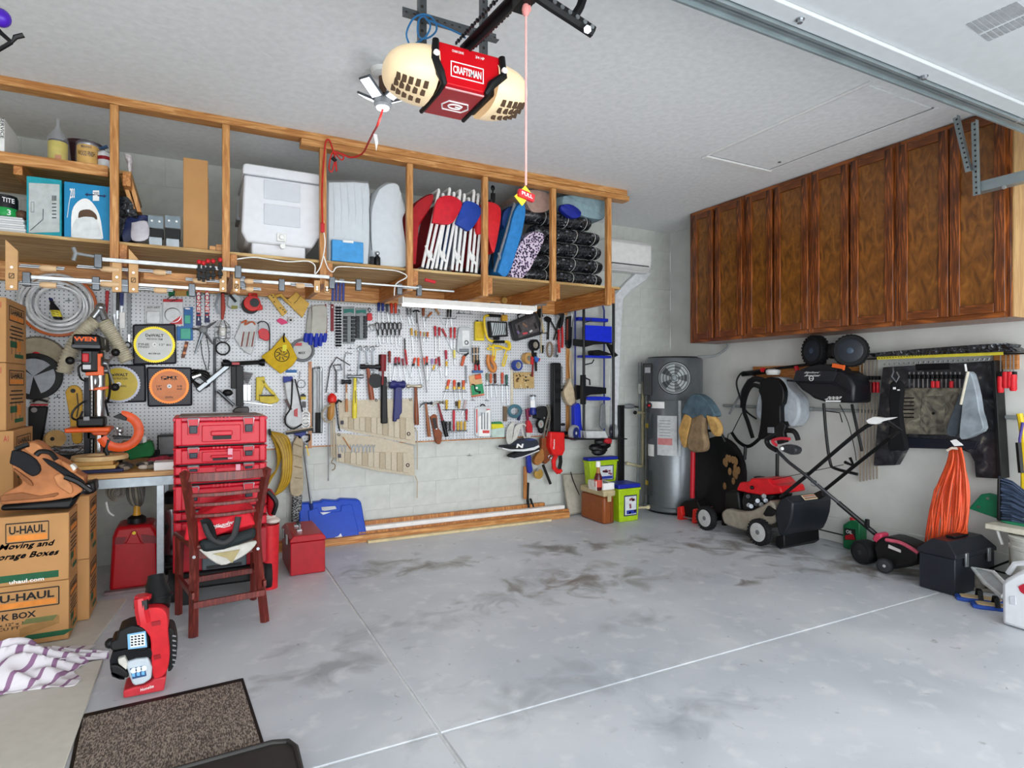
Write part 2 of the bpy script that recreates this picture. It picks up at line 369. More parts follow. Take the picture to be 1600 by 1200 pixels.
# ---------------- wall cabinets on the right wall ----------------
CW = wood('stained_cabinet_frame','#2c130a','#a85c26','#703a17','z',.3,2.8); CWH = wood('stained_cabinet_rail','#3a1a0c','#a85f28','#7a4119','y',.3,2.2)
def panelmat():
    return ramp_mat('stained_birch_panel',[(.25,'#4a270c'),(.7,'#965f24'),(.48,'#774818')],'ShaderNodeTexNoise',(7,7,3.2),.28,.1,Scale=2.8,Detail=8.0,Distortion=1.2)
CP = panelmat(); XC = 4.12
RAW = wood('raw_oak_side','#a8804d','#c7a06a','#b89060','z',.5)
zc1 = HC-.004; zc0 = AX(1080,536,XC).z
ye = [AX(u,400,XC).y for u in (1078,1160.5,1264.5,1400,1580)]
# doors as (left,right) pixel columns
DR = [(1082,1112.5,1117,1158.5),(1166,1205.5,1209.5,1261.5),(1269,1324.5,1328.5,1395),(1404,1481,1483.5,1570)]
for ci in range(4):
    y1,y0 = ye[ci],ye[ci+1]
    nm = ['narrow farthest stained wood wall cabinet beside the back corner','second stained wood wall cabinet from the back corner','third stained wood wall cabinet from the back corner, above the hanging tool wheels','nearest stained wood wall cabinet with pale raw side panel'][ci]
    t = Thing('wall_cabinet',nm,'cabinet',loc=(XC+.17,(y0+y1)/2,zc0))
    t.p('carcass',MB(CW).box((XC+.02,y0+.001,zc0),(XR-.002,y1-.001,zc1)),bev=.002)
    fr = MB(CW).box((XC+.001,y1-.03,zc0),(XC+.02,y1-.001,zc1)).box((XC+.001,y0+.001,zc0),(XC+.02,y0+.03,zc1)); fr.box((XC+.001,y0+.03,zc0),(XC+.02,y1-.03,zc0+.045),CWH).box((XC+.001,y0+.03,zc1-.045),(XC+.02,y1-.03,zc1),CWH)
    t.p('face_frame',fr,bev=.002)
    if ci == 3: t.p('side_panel',MB(RAW).box((XC+.015,y0-.008,zc0),(XR-.002,y0,zc1)),label='pale unstained oak side')
    q = DR[ci]
    for (ua,ub) in ((q[0],q[1]),(q[2],q[3])):
        ya,yb = AX(ub,400,XC-.02).y,AX(ua,400,XC-.02).y; za,zb = zc0+.03,zc1-.03
        sw = .055
        d = t.p('door',MB(CP).box((XC-.008,ya+sw*.8,za+sw*.8),(XC,yb-sw*.8,zb-sw*.8)))
        for (yy0,yy1) in ((ya,ya+sw),(yb-sw,yb)): t.p('stile',MB(CW).box((XC-.02,yy0,za),(XC,yy1,zb)),d,bev=.003)
        for (zz0,zz1) in ((za,za+sw),(zb-sw,zb)): t.p('rail',MB(CWH).box((XC-.02,ya+sw,zz0),(XC,yb-sw,zz1)),d,bev=.003)

# ---------------- pegboard ----------------
def pegmat():
    m = bpy.data.materials.new('pegboard_white'); m.use_nodes = True; nt = m.node_tree; b = nt.nodes['Principled BSDF']; L = nt.links.new; N = nt.nodes.new
    g = N('ShaderNodeNewGeometry'); sep = N('ShaderNodeSeparateXYZ'); L(g.outputs['Position'],sep.inputs[0])
    def f(op,a,c=None):
        n = N('ShaderNodeMath'); n.operation = op
        for i_,q in enumerate((a,c)):
            if q is None: continue
            if isinstance(q,(int,float)): n.inputs[i_].default_value = q
            else: L(q,n.inputs[i_])
        return n.outputs[0]
    def cell(o_): return f('SUBTRACT',f('FRACT',f('DIVIDE',f('ADD',o_,20),.0254)),.5)
    a = cell(sep.outputs[0]); c = cell(sep.outputs[2])
    d = f('SQRT',f('ADD',f('MULTIPLY',a,a),f('MULTIPLY',c,c)))
    k = f('LESS_THAN',d,.15)
    mx = N('ShaderNodeMix'); mx.data_type = 'RGBA'; L(k,mx.inputs['Factor'])
    ia = [q for q in mx.inputs if q.type == 'RGBA']; ia[0].default_value = hexc('#cdd0d5'); ia[1].default_value = hexc('#34363a')
    L([q for q in mx.outputs if q.type == 'RGBA'][0],b.inputs['Base Color']); b.inputs['Roughness'].default_value = .35
    return m
PEG = pegmat(); PD = .03      # board face stands 3 cm off the wall
tile('px','B',YB-PD)
zt = ZS-.15
zbt = P(700,687).z
def pegboard(u0,u1,lab,zb_):
    x0,x1 = P(u0,600).x,P(u1,600).x
    t = Thing('pegboard',lab,'pegboard','pegboard sheets')
    t.p('sheet',MB(PEG).box((x0+.001,YB-PD,zb_),(x1-.001,YB-PD+.006,zt)))
    f = MB(HWOOD).box((x0,YB-PD+.007,zb_-.012),(x1,YB-.004,zb_+.01)); t.p('batten',f)
XPL = P(48,600).x
t = pegboard(-60,486,'left white pegboard sheet with drill accessories and saw blades',P(440,700).z)
t = pegboard(486,798,'middle white pegboard sheet with rows of screwdrivers',zbt)
t = pegboard(798,884,'narrow right white pegboard sheet beside the blue hand truck',zbt)
b = MB(PZ); x0 = P(884,600).x; solo('wooden_post','upright pine stud at the right edge of the pegboard','post',b.box((x0,YB-.045,P(884,682).z),(x0+.035,YB-.004,zt)),bev=.002)
b = MB(HWOOD); x0 = P(483,600).x; solo('wooden_batten','thin brown batten between the left and middle pegboard sheets','batten',b.box((x0-.006,YB-.045,P(483,700).z),(x0+.018,YB-PD-.001,P(483,565).z)))
# ---------------- open overhead garage door, track, opener ----------------
DW = M('#b9bdbf',.55,var=.03); GALV = M('#9aa5a8',.38,.7,var=.12,sc=9)
XD1 = 3.88; YD1 = 1.36; ZDR = 2.40
t = Thing('garage_door','white sectional garage door rolled up overhead with a galvanized end strut','garage door',loc=(1.2,0,ZDR))
pa = AZ(1060,1,ZDR-.01); yst = pa.y
yb = AZ(1600,187,ZDR-.01).y; yc = AZ(1600,150,ZDR).y
t.p('strut',MB(GALV).box((-2.3,yb+.012,ZDR-.012),(XD1,yst,ZDR)).box((-2.3,yst-.004,ZDR),(XD1,yst,ZDR+.05)).box((-2.3,yst-.012,ZDR-.02),(XD1,yst-.004,ZDR-.012)))
t.p('strut_lip',MB(GALV).box((-2.3,yb,ZDR-.022),(XD1,yb+.012,ZDR-.002)).box((-2.3,yb+.022,ZDR-.02),(XD1,yb+.028,ZDR-.012)))
for (u_,v_) in ((1250,36),(1444,124),(1590,191)):
    q = AZ(u_,v_,ZDR-.025); t.p('bolt',MB(STEEL).cyl(q,q+V((0,0,.012)),.009,n=6).cyl(q+V((0,0,.01)),q+V((0,0,.014)),.014,n=12))
for k in range(4):
    y1 = yb-.001-k*.6
    t.p('door_section',MB(DW).box((-2.3,y1-.598,ZDR+.002),(XD1,y1,ZDR+.045)).box((-2.3,y1-.07,ZDR-.012),(XD1,y1-.003,ZDR+.002)),bev=.004)
lb = AZ(1545,40,ZDR-.003); U_ = V((.15,0,0)); W_ = V((0,.022,0))
m_ = MB(M('#8d8f92',.7))
for k in range(9):
    for f0,f1 in ((0,.45),(.52,.8)):
        a,b_ = AZ(1513+k*9+f0*44,37-k*4+f0*33,ZDR),AZ(1513+k*9+f1*44,37-k*4+f1*33,ZDR); d_ = (b_-a); n_ = V((d_.y,-d_.x,0)).normalized()*.006; m_.boxa((a+b_)/2+V((0,0,.001)),d_/2,n_,V((0,0,.0008)))
t.p('warning_label',m_,label='faded grey printed label')
# side track and hanger
t = Thing('door_track','galvanized garage door track hung from punched angle in front of the nearest cabinet','track')
XT = 3.93
pe = AX(1525,300,XT)
b = MB(GALV).box((XT-.03,-1.4,pe.z-.012),(XT+.03,pe.y,pe.z)).box((XT-.03,-1.4,pe.z),(XT-.026,pe.y,pe.z+.045)).box((XT+.026,-1.4,pe.z),(XT+.03,pe.y,pe.z+.05))
t.p('rail',b)
def punched(p0,p1,side,nrm,wd=.036,pitch=.03,hole='#3a3530',seg=None):
    m = MB(GALV if seg is None else seg); p0 = V(p0); p1 = V(p1); d = (p1-p0); L = d.length; d.normalize(); side = V(side); nrm = V(nrm)
    m.boxa((p0+p1)/2,d*L/2,side*wd/2,nrm*.0015); m.boxa((p0+p1)/2-side*wd/2+nrm*.014,d*L/2,side*.0015,nrm*.014)
    k = pitch/2
    while k < L:
        m.cyl(p0+d*k-nrm*.0025,p0+d*k+nrm*.0025,.006,n=8,mat=M(hole,.6)); k += pitch
    return m
for (ua,va,ub,vb,lab) in ((1494,183,1514,268,0),(1523,190,1526,305,1)):
    a = AX(ua,va,XT-.035); c = AX(ub,vb,XT-.035); t.p('punched_angle',punched(a,c,(0,1,0),(-1,0,0)))
q = AX(1570,293,XT-.034); t.p('bolt',MB(STEEL).cyl(q-V((.012,0,0)),q,.01,n=6))

tile('q','B',2.0)
t = Thing('garage_door_opener','red garage door opener with glowing cream light lenses hanging from the ceiling','door opener',loc=P(690,560))
RP = M('#c8101c',.28,var=.04); RP2 = M('#a51522',.3,var=.04)
D0 = 0
ed0,ed1 = P(540,520),P(795,585)
ybk = ed0.y+.36
low0 = V((ed0.x-.005,0,0)); zz = ed0.z
A1 = AZ(560+415*.25,685*.25,zz); DEP = A1.y-2.0
xl,xr = P(480,250).x,P(893,365).x; zt_ = P(480,250).z; xl2,xr2 = ed0.x,ed1.x
front = [V((xl,2,zt_)),V((xr,2,zt_)),V((xr+.005,2,zt_-.07)),V((xr2,2,zz)),V((xl2,2,zz)),V((xl-.0,2,zt_-.08))]
t.p('front_panel',MB(RP).prism(front,(0,.03,0)),bev=.004)
t.p('chassis',MB(BLK).box((xl+.01,2.03,zz+.012),(xr-.01,2.0+DEP-.005,zt_-.01)),bev=.01)
t.p('underside_panel',MB(RP2).box((xl2+.002,2.004,zz-.012),(xr2-.002,2+DEP,zz+.012)).box((xl2+.004,2.002,zz-.0125),(xr2-.004,2.012,zz-.008),M('#f0b0b0')),bev=.003)
for sgn,xe,x2 in ((-1,xl,xl2),(1,xr,xr2)):
    m = MB(BLK).tube([V((xe,1.995,zt_)),V((xe+sgn*.004,1.992,zt_-.07)),V((x2+sgn*.02,1.992,zz+.03)),V((x2+sgn*.005,1.996,zz)),V((x2+sgn*.005,2.05,zz-.012)),V((x2+sgn*.008,2+DEP,zz-.01))],[.012,.016,.017,.012,.009,.009],8)
    t.p('side_trim',m); q = V((xe+sgn*.003,1.975,zt_-.055)); t.p('screw',MB(WHT).cyl(q,q+V((0,.012,0)),.011,n=12))
LENS = M('#f0d6ae',.35,var=.03,emit=.25)
for sgn,xe in ((-1,xl),(1,xr)):
    m = MB(LENS); c = V((xe+sgn*-.015,2.0+DEP*.5,(zz+zt_)/2-.005)); R_ = V((.165,DEP*.56,(zt_-zz)*.62))
    vs = []; n_ = 20; k_ = 12
    for i_ in range(k_+1):
        ph = math.pi/2*i_/k_
        for j_ in range(n_):
            a = 2*math.pi*j_/n_; e_ = .8; ca,sa = math.cos(a),math.sin(a)
            vs.append(c+V((sgn*R_.x*math.sin(ph)**.9,R_.y*math.copysign(abs(ca)**e_,ca)*math.cos(ph)**.75,R_.z*math.copysign(abs(sa)**e_,sa)*math.cos(ph)**.75)))
    m.add(vs,[(i_*n_+j_,i_*n_+(j_+1) % n_,(i_+1)*n_+(j_+1) % n_,(i_+1)*n_+j_) for i_ in range(k_) for j_ in range(n_)])
    lz = t.p('light_lens',m)
    g = MB(M('#4a3522',.6))
    for i_ in range(5):
        for j_ in range(3):
            ph = .2+.17*i_; a = math.radians(-128+j_*19)
            q = c+V((sgn*R_.x*math.sin(ph)**.9,R_.y*math.copysign(abs(math.cos(a))**.8,math.cos(a))*math.cos(ph)**.75,R_.z*math.copysign(abs(math.sin(a))**.8,math.sin(a))*math.cos(ph)**.75))
            g.boxa(q,V((.0075,0,0)),V((0,.009,-.009)),V((0,.003,.003)))
    t.p('vent_slots',g,lz)
WT = M('#f4f4f4',.5,var=0)
def qt(txt,x0,y0,x1,y1,hpx,**k):     # sloping baseline text on the opener face
    a,b_ = P(x0,y0,.002),P(x1,y1,.002); h = P(x0,y0-hpx).z-P(x0,y0).z
    c = (a+b_)/2; c.z = zat_(a,b_); return MB(WT).text(txt,c,V((b_.x-a.x,0,0)),V((0,0,h)),**k)
def zat_(a,b): return (a.z+b.z)/2
cc = (P(580,430,.002)+P(780,475,.002))/2; cw = P(780,475).x-P(580,430).x
m = MB(WT).text('CRAFTSMAN',cc,V((cw*.88,0,0)),V((0,0,.028)),bold=.03)
for s_ in (-1,1):
    m.boxa(cc+V((0,0,s_*.026)),V((cw/2,0,0)),V((0,.0006,0)),V((0,0,.0018))); m.boxa(cc+V((s_*cw/2,0,0)),V((.0018,0,0)),V((0,.0006,0)),V((0,0,.0275)))
t.p('lettering',m,label='white block lettering in a frame')
m = MB(WT).text('CHAIN DRIVE',P(622,325,.002),V((.045,0,0)),V((0,0,.009))).text('3/4 HP',P(760,363,.002),V((.035,0,0)),V((0,0,.010)))
t.p('lettering',m)
ec = V(((xl2+xr2)/2+.01,2.0+DEP*.55,zz-.0135))
hx = [(-.07,0),(-.05,.035),(.05,.035),(.07,0),(.05,-.035),(-.05,-.035)]
m = MB(WT)
for k in range(6):
    a = ec+V((hx[k][0]*.75,hx[k][1],0)); b_ = ec+V((hx[(k+1) % 6][0]*.75,hx[(k+1) % 6][1],0)); m.cyl(a,b_,.0028,n=4)
m.tube([ec+V((.027*math.cos(a),.017*math.sin(a),0)) for a in [math.radians(30+i_*25) for i_ in range(13)]],.0035,4); m.tube([ec+V((.0,0,0)),ec+V((.026,0,0)),ec+V((.024,-.012,0))],.003,4)
t.p('emblem',m,label='white hexagonal emblem')
ZR = P(660,290).z+.01; xm = P(700,290).x
# rail with chain
r0 = V((xm,2.05,ZR+.015)); r1 = V((.83,1.2,2.34)); r1b = r0+(r1-r0)*1.9
t2 = Thing('opener_rail','black T-shaped opener rail with chain running from the red opener to the door','rail')
d_ = (r1b-r0).normalized(); sd = V((1,0,0))
t2.p('rail',MB(BLKM).boxa((r0+r1b)/2,d_*(r1b-r0).length/2,sd*.02,V((0,0,.003))).boxa((r0+r1b)/2+V((0,0,-.016)),d_*(r1b-r0).length/2,sd*.003,V((0,0,.014))))
for s_ in (-1,1):
    m = MB(M('#33353a',.35,.8))
    n_ = 70
    for k in range(n_):
        q = r0+(r1b-r0)*(k/n_)+sd*s_*.034+V((0,0,.01)); m.boxa(q,d_*.006,sd*(.005 if k % 2 else .003),V((0,0,.005)))
    t2.p('chain',m)
tr = V((.8,1.544,0)); f_ = (1.544-r0.y)/(r1b.y-r0.y); tr.z = (r0+(r1b-r0)*f_).z; tr.x = (r0+(r1b-r0)*f_).x
t2.p('trolley',MB(BLK).boxa(tr+V((0,0,-.03)),V((.02,0,0)),V((0,.05,0)),V((0,0,.022))).cyl(tr+V((-.03,0,-.03)),tr+V((.03,0,-.03)),.012),bev=.004)
tile('px','B',tr.y-.03)
m = MB(DST); pts = [P(830,-14),P(862,8),P(896,30),P(926,50)]
m.tube(pts,.016,6,flat=V((0,0,1)))
t2.p('curved_arm',MB(BLK).tube(pts,.018,8).tube([P(912,-6),P(906,12),P(896,28)],.014,6).cyl(P(918,46,.012),P(918,46,.03),.012,n=6,mat=STEEL))
hl = MB(STEEL)
for k in range(6):
    q = pts[1]+(pts[3]-pts[1])*(k/5.5)+V((0,-.019,0)); hl.cyl(q,q+V((0,.004,0)),.007,n=8)
t2.p('adjustment_holes',hl)
rt = Thing('release_cord','red and white emergency release rope with a red and yellow handle','rope')
ry_ = tr.y; tile('px','B',ry_)
m = MB(M('#d9a8a4',.8)); top = tr+V((0,0,-.055)); hz = P(795,285).z
m.tube([top+(V((top.x,ry_,hz))-top)*(k/8) for k in range(9)],.0035,6); rt.p('rope',m)
rt.p('knot',MB(M('#d98c88',.8)).ball(top+V((0,0,-.012)),(.012,.012,.02)).tube([top+V((.0,0,-.02)),top+V((.014,0,-.01)),top+V((.01,0,.012))],.004))
hx_ = top.x
rt.p('handle',MB(RED).boxa(V((hx_,ry_,hz-.03)),V((.026,0,-.006)),V((0,.008,0)),V((.002,0,.011))).text('PULL',V((hx_,ry_-.009,hz-.03)),V((.035,0,-.008)),V((0,0,.01)),mat=WT),bev=.003,label='red rubber grip')
rt.p('tag',MB(M('#e3d12e',.5)).prism([V((hx_,ry_+.003,hz)),V((hx_+.02,ry_+.003,hz-.02)),V((hx_-.01,ry_+.003,hz-.06)),V((hx_-.035,ry_+.003,hz-.035))],(0,.004,0)),label='yellow tag')
# hanger of punched angle
hg = Thing('opener_bracket','punched steel angle hanger holding the red opener below the ceiling','bracket')
tile('q','B',2.16)
PA = M('#6b7074',.4,.6)
a,b_ = P(275,75),P(860,240); a.y = b_.y = 2.16; z_ = (a.z+b_.z)/2+.0
hg.p('cross_angle',punched((a.x,2.16,z_),(b_.x,2.16,z_),(0,0,1),(0,-1,0),seg=PA))
for xx in (P(400,100).x,P(785,100).x):
    hg.p('drop_angle',punched((xx,2.165,HC-.002),(xx,2.165,zt_-.02),(1,0,0),(0,-1,0),seg=PA))
tile('q','B',2.1)
m = MB(M('#2a6fa6',.5))
m.tube(smooth([P(320,280),P(300,210),P(340,120),P(400,90),P(460,110),P(490,180),P(450,230),P(390,240),P(370,190),P(380,120),P(410,100)]),.0035,6)
m.tube(smooth([P(410,100),P(450,160),P(420,230),P(360,270)]),.0035,6); m.tube(smooth([P(420,120),P(520,160),P(640,215),P(670,240)]),.0035,6)
solo('coiled_wire','blue low voltage wire coiled around the opener bracket','wire',m)

# LED ceiling light with folding blades
c = AZ(598,128,HC-.06); c.z = HC
t = Thing('ceiling_light','folding LED garage ceiling light with four lit blades beside the red opener','light')
t.p('base',MB(WHT).lathe(c-V((0,0,.035)),(0,0,1),[(.03,0),(.055,.012),(.062,.035)],20))
t.p('socket',MB(M('#5a4335',.5)).cyl(c-V((0,0,.12)),c-V((0,0,.03)),.02,n=14))
LEDM = M('#f2f7ff',.4,var=0,emit=1.6); h = c-V((0,0,.17)); q_ = MB(GRY).lathe(h-V((0,0,.02)),(0,0,1),[(.035,0),(.045,.01),(.045,.04),(.022,.06)],16); t.p('hub',q_)
for k in range(4):
    a = math.radians(35+90*k); d_ = V((math.cos(a),math.sin(a),.55)).normalized(); s_ = V((-math.sin(a),math.cos(a),0)); n_ = d_.cross(s_).normalized()
    if n_.z > 0: n_ = -n_
    m_ = h+d_*.1
    bl = t.p('blade',MB(DST).boxa(m_,d_*.06,s_*.035,n_*.006),bev=.003)
    t.p('led_panel',MB(LEDM).boxa(m_+n_*.0075,d_*.052,s_*.028,n_*.001),bl)
q = MB(LEDM).lathe(h-V((0,0,.03)),(0,0,1),[(.0,0),(.03,.001),(.034,.009)],16); t.p('center_led',q)
bulb('led_ceiling_lamp',h-V((0,0,.1)),.7,.06,(.95,.98,1))
# cords
tile('px','B',YS-.04)
m = MB(M('#c42a24',.5)); s0 = h-V((0,0,.03))
m.tube(smooth([s0,AY(590,195,3.1),AY(583,208,3.4),AY(576,222,3.65),AY(566,240,3.9),P(548,246),P(533,240),P(522,240)],5),.006,6)
m.tube(smooth([P(522,240),P(515,220),P(509,222),P(506,250),P(503,300),P(504,348)],5),.006,6)
m.tube(smooth([P(522,238,.01),P(534,250,.01),P(536,243,.01),P(520,238,.01),P(514,262,.01),P(519,268,.01),P(524,250,.01),P(526,268,.01),P(522,238,.01)],5),.005,6)
t = Thing('extension_cord','red extension cord running from the ceiling light to the shelf post','cord'); t.p('cable',m)
t.p('tie',MB(BLK).cyl(P(519,246,.01),P(525,252,.01),.012)); t.p('plug',MB(RED).boxa(P(504,356),V((.012,0,0)),V((0,.01,0)),V((0,0,.03))),bev=.004)
t.p('paper_tag',MB(WHT).prism([AY(583,208,3.4),AY(589,210,3.4),AY(591,222,3.4),AY(588,236,3.4),AY(586,222,3.4)],(0,.003,0)))
m = MB(M('#ecebe6',.5)); m.tube(smooth([P(505,358),P(508,380),P(504,405),P(499,420),P(492,428),P(492,415),P(480,408),P(450,409),P(420,405),P(395,402),P(370,405)],4),.004,6)
m.tube(smooth([P(506,400),P(512,418),P(520,425),P(528,417),P(560,418),P(600,421),P(622,424),P(636,432),P(622,441),P(617,448),P(616,462)],4),.004,6)
solo('white_cord','thin white power cord stapled along the front of the overhead shelf','cord',m)
# LED shop light
tile('px','B',4.32)
t = Thing('shop_light','long white LED shop light hung over the pegboard','light')
a,b_ = P(628,468),P(832,484); z_ = (a.z+b_.z)/2; b_.z = a.z = z_
t.p('housing',MB(WHT).prism([V((a.x,4.27,z_-.02)),V((a.x,4.37,z_-.02)),V((a.x,4.355,z_+.02)),V((a.x,4.285,z_+.02))],(b_.x-a.x,0,0)).box((a.x-.012,4.265,z_-.025),(a.x,4.375,z_+.022)).box((b_.x,4.265,z_-.025),(b_.x+.012,4.375,z_+.022)),bev=.002)
t.p('led_tube',MB(M('#ffffff',.4,var=0,emit=1.5)).cyl((a.x+.01,4.305,z_-.028),(b_.x-.01,4.305,z_-.028),.012).cyl((a.x+.01,4.338,z_-.028),(b_.x-.01,4.338,z_-.028),.012))
for f_ in (.1,.9):
    q = a+(b_-a)*f_; t.p('hanger_wire',MB(STEEL).cyl((q.x,4.32,z_+.02),(q.x,4.32,ZS-.136),.002))
area('shop_light_tube',((a.x+b_.x)/2,4.32,z_-.045),(0,0,0),b_.x-a.x,.06,3)
# mini split air conditioner
t = Thing('air_conditioner','white wall mounted air conditioner behind the shelf end','air conditioner')
tile('s','B',YB-.21)
x0,x1 = P(1330,560).x,P(1592,600).x; z1 = P(1590,555).z; z0 = P(1590,745).z
t.p('body',MB(WHT).prism([V((x0,YB-.002,z0+.01)),V((x0,YB-.002,z1)),V((x0,YB-.17,z1)),V((x0,YB-.21,z1-.04)),V((x0,YB-.21,z0+.09)),V((x0,YB-.16,z0))],(x1-x0,0,0)),bev=.008)
t.p('air_louver',MB(M('#56595c',.5)).boxa(V(((x0+x1)/2,YB-.19,z0+.04)),V(((x1-x0)/2-.03,0,0)),V((0,.004,.012)),V((0,.02,-.014))))
t.p('flap',MB(WHT).boxa(V(((x0+x1)/2,YB-.197,z0+.028)),V(((x1-x0)/2-.02,0,0)),V((0,.003,0)),V((0,.03,-.02))))
tile('s')
m = MB(M('#dfe2e6',.4)); m.slab([(1500,745),(1590,745),(1560,790),(1460,850),(1410,900),(1400,1200),(1370,1200),(1370,880),(1440,810)],.002,.05)
solo('line_cover','white plastic line set cover running down from the air conditioner','cover',MB(M('#dfe2e6',.4)).slab([(1500,745),(1590,745),(1560,790),(1470,850),(1415,910),(1400,1200),(1380,1760),(1345,1760),(1365,1200),(1368,880),(1440,800)],.002,.055),bev=.006)

# ---------------- clamps hung at the front of the shelf ----------------
tile('px','B',YS-.05)
BT = M('#cda06e',.6,var=.08)
def bracket(pts,lab,logo=True,dd=0):
    t = Thing('clamp_bracket',lab,'bracket','wooden clamp brackets under the shelf')
    t.p('board',MB(BT).slab(pts,dd,dd+.02),bev=.002)
    xs = [p[0] for p in pts]; ys = [p[1] for p in pts]; cx = (min(xs)+max(xs))/2
    for yy in (min(ys)+(max(ys)-min(ys))*.55,max(ys)-5): t.p('screw',MB(STEEL).cyl(P(cx,yy,dd+.024),P(cx,yy,dd+.019),.006,n=10))
    if logo:
        yy = min(ys)+(max(ys)-min(ys))*.72; m = MB(M('#30241a',.7))
        c = P(cx,yy,dd+.0206); L = .010
        for s_ in (-1,1): m.boxa(c+V((s_*L,0,0)),V((.0015,0,0)),V((0,.0004,0)),V((0,0,L*1.2))); m.boxa(c+V((0,0,s_*L*1.2)),V((L,0,0)),V((0,.0004,0)),V((0,0,.0015))); m.boxa(c,V((L*.7,0,s_*L*.9)),V((0,.0004,0)),V((-.001,0,.001)))
        t.p('logo',m)
bracket([(8,374),(28,392),(27,453),(8,453)],'leftmost wooden clamp bracket at the left end of the shelf')
bracket([(175,405),(190,405),(190,456),(175,456)],'wooden clamp bracket below the leftmost shelf post',False)
bracket([(201,388),(216,405),(216,457),(201,457)],'wooden clamp bracket with a logo just right of the leftmost shelf post')
bracket([(343,420),(354,420),(354,456),(343,456)],'wooden clamp bracket below the post left of the cooler',False)
bracket([(364,420),(375,426),(375,458),(364,456)],'wooden clamp bracket with a logo below the cooler')
bracket([(491,438),(500,438),(500,457),(491,457)],'small wooden clamp bracket below the cord post',False)
bracket([(507,438),(515,440),(515,458),(507,457)],'small wooden clamp bracket right of the cord post')
HW2 = M('#d8b48a',.55,var=.08)
def barclamp(x0,y0,x1,y1,hx,lab,d=.04,h=.03):
    t = Thing('bar_clamp',lab,'clamp','bar clamps hung under the overhead shelf')
    a,b_ = P(x0,y0,d),P(x1,y1,d); z_ = (a.z+b_.z)/2
    t.p('bar',MB(M('#c9cccd',.3,.7)).box((a.x,a.y,z_-h/2),(b_.x,a.y+.01,z_+h/2)),bev=.002)
    x = P(hx,y0,d).x
    for xx in (a.x+.01,x): t.p('jaw',MB(DST).box((xx-.018,a.y-.012,z_-.05),(xx+.018,a.y+.018,z_+.024)),bev=.004)
    return t,a,b_,z_
t,a,b_,z_ = barclamp(150,403,515,434,372,'long aluminium bar clamp with wing nut across the front of the shelf',.04,.022)
m = MB(GRY).cyl((a.x-.09,a.y,z_+.02),(a.x,a.y,z_+.01),.008).tube([V((a.x-.10,a.y,z_+.05)),V((a.x-.09,a.y,z_+.02)),V((a.x-.10,a.y,z_-.02))],.01,6); t.p('wing_nut',m)
barclamp(38,432,190,442,150,'aluminium bar clamp across the left end of the pegboard',.0,.02)
barclamp(192,443,345,453,300,'aluminium bar clamp above the white saw blade',.0,.018)
barclamp(376,438,488,445,440,'aluminium bar clamp below the white cooler',-.02,.02)
barclamp(516,437,655,451,560,'thin steel bar clamp below the clear bags',.03,.012)
t,a,b_,z_ = barclamp(622,447,710,457,655,'steel bar clamp with red handle below the folded beach chairs',-.02,.012)
q = P(664,437,-.02); t.p('handle',MB(RED).cyl(q,q+V((.075,0,-.012)),.012))
barclamp(710,473,782,478,770,'white bar clamp lying behind the shop light',-.35,.02)
i_ = 0
for (x0,x1,y,lab) in ((30,100,421,'leftmost upper'),(120,200,423,'second upper'),(215,268,427,'third upper'),(30,100,447,'leftmost lower'),(120,200,446,'second lower'),(215,270,455,'third lower'),(290,345,441,'fourth lower'),(375,410,441,'upper one below the cooler'),(378,408,453,'lower one below the cooler'),(455,490,448,'one beside the cord post')):
    t = Thing('pipe_clamp',lab+' wooden handled clamp screw hanging from the shelf brackets','clamp','wooden handled clamp screws')
    dd = .012; a,b_ = P(x0,y,dd),P(x1,y,dd); a.z = b_.z
    t.p('screw_rod',MB(STEEL).cyl(a,b_,.005).cyl(a+V((0,.02,.012)),b_+V((0,.02,.012)),.005))
    f0 = .45 if x0 < 250 else .2; q0 = a+(b_-a)*f0; q1 = a+(b_-a)*(f0+.38)
    t.p('handle',MB(HW2).lathe(q0,(1,0,0),[(.010,0),(.016,.01),(.017,(q1-q0).length*.5),(.015,(q1-q0).length)],10))
bd = MB(PX).box((P(225,430,-.04).x,YS-.03,P(225,437,-.04).z),(P(345,430).x,YS-.012,P(225,424,-.04).z)); solo('wood_strip','thin reddish wood strip tucked behind the hanging clamps','wood strip',bd)
for k,(u_,v_) in enumerate(((311,409),(318,411),(325,408),(333,408),(344,406))):
    t = Thing('mini_clamp',['leftmost','second','third','fourth','rightmost'][k]+' of five small black clamps with red tips in a row on the bar','clamp','small black clamps with red tips')
    t.p('body',MB(BLK).box(P(u_-2.5,v_+29,.055),P(u_+2.5,v_+5,.04)).box(P(u_-4,v_+24,.06),P(u_+4,v_+20,.04)).box(P(u_-4,v_+14,.06),P(u_+4,v_+11,.04)),bev=.002); t.p('tip',MB(RED).ball(P(u_,v_,.048),(.013,.012,.014)))
for k,u_ in enumerate((523,534)):
    t = Thing('hand_clamp',['left','right'][k]+' blue handled plier clamp hanging from the shelf edge above the screwdrivers','pliers','blue handled clamps')
    t.p('grip',MB(M('#1b2a6e',.4)).strip([(u_-2,442),(u_-3,470)],.016,.0,.014).strip([(u_+3,442),(u_+2.5,470)],.016,.0,.014),bev=.003); t.p('jaw',MB(DST).strip([(u_,436),(u_,443)],.03,.002,.012))

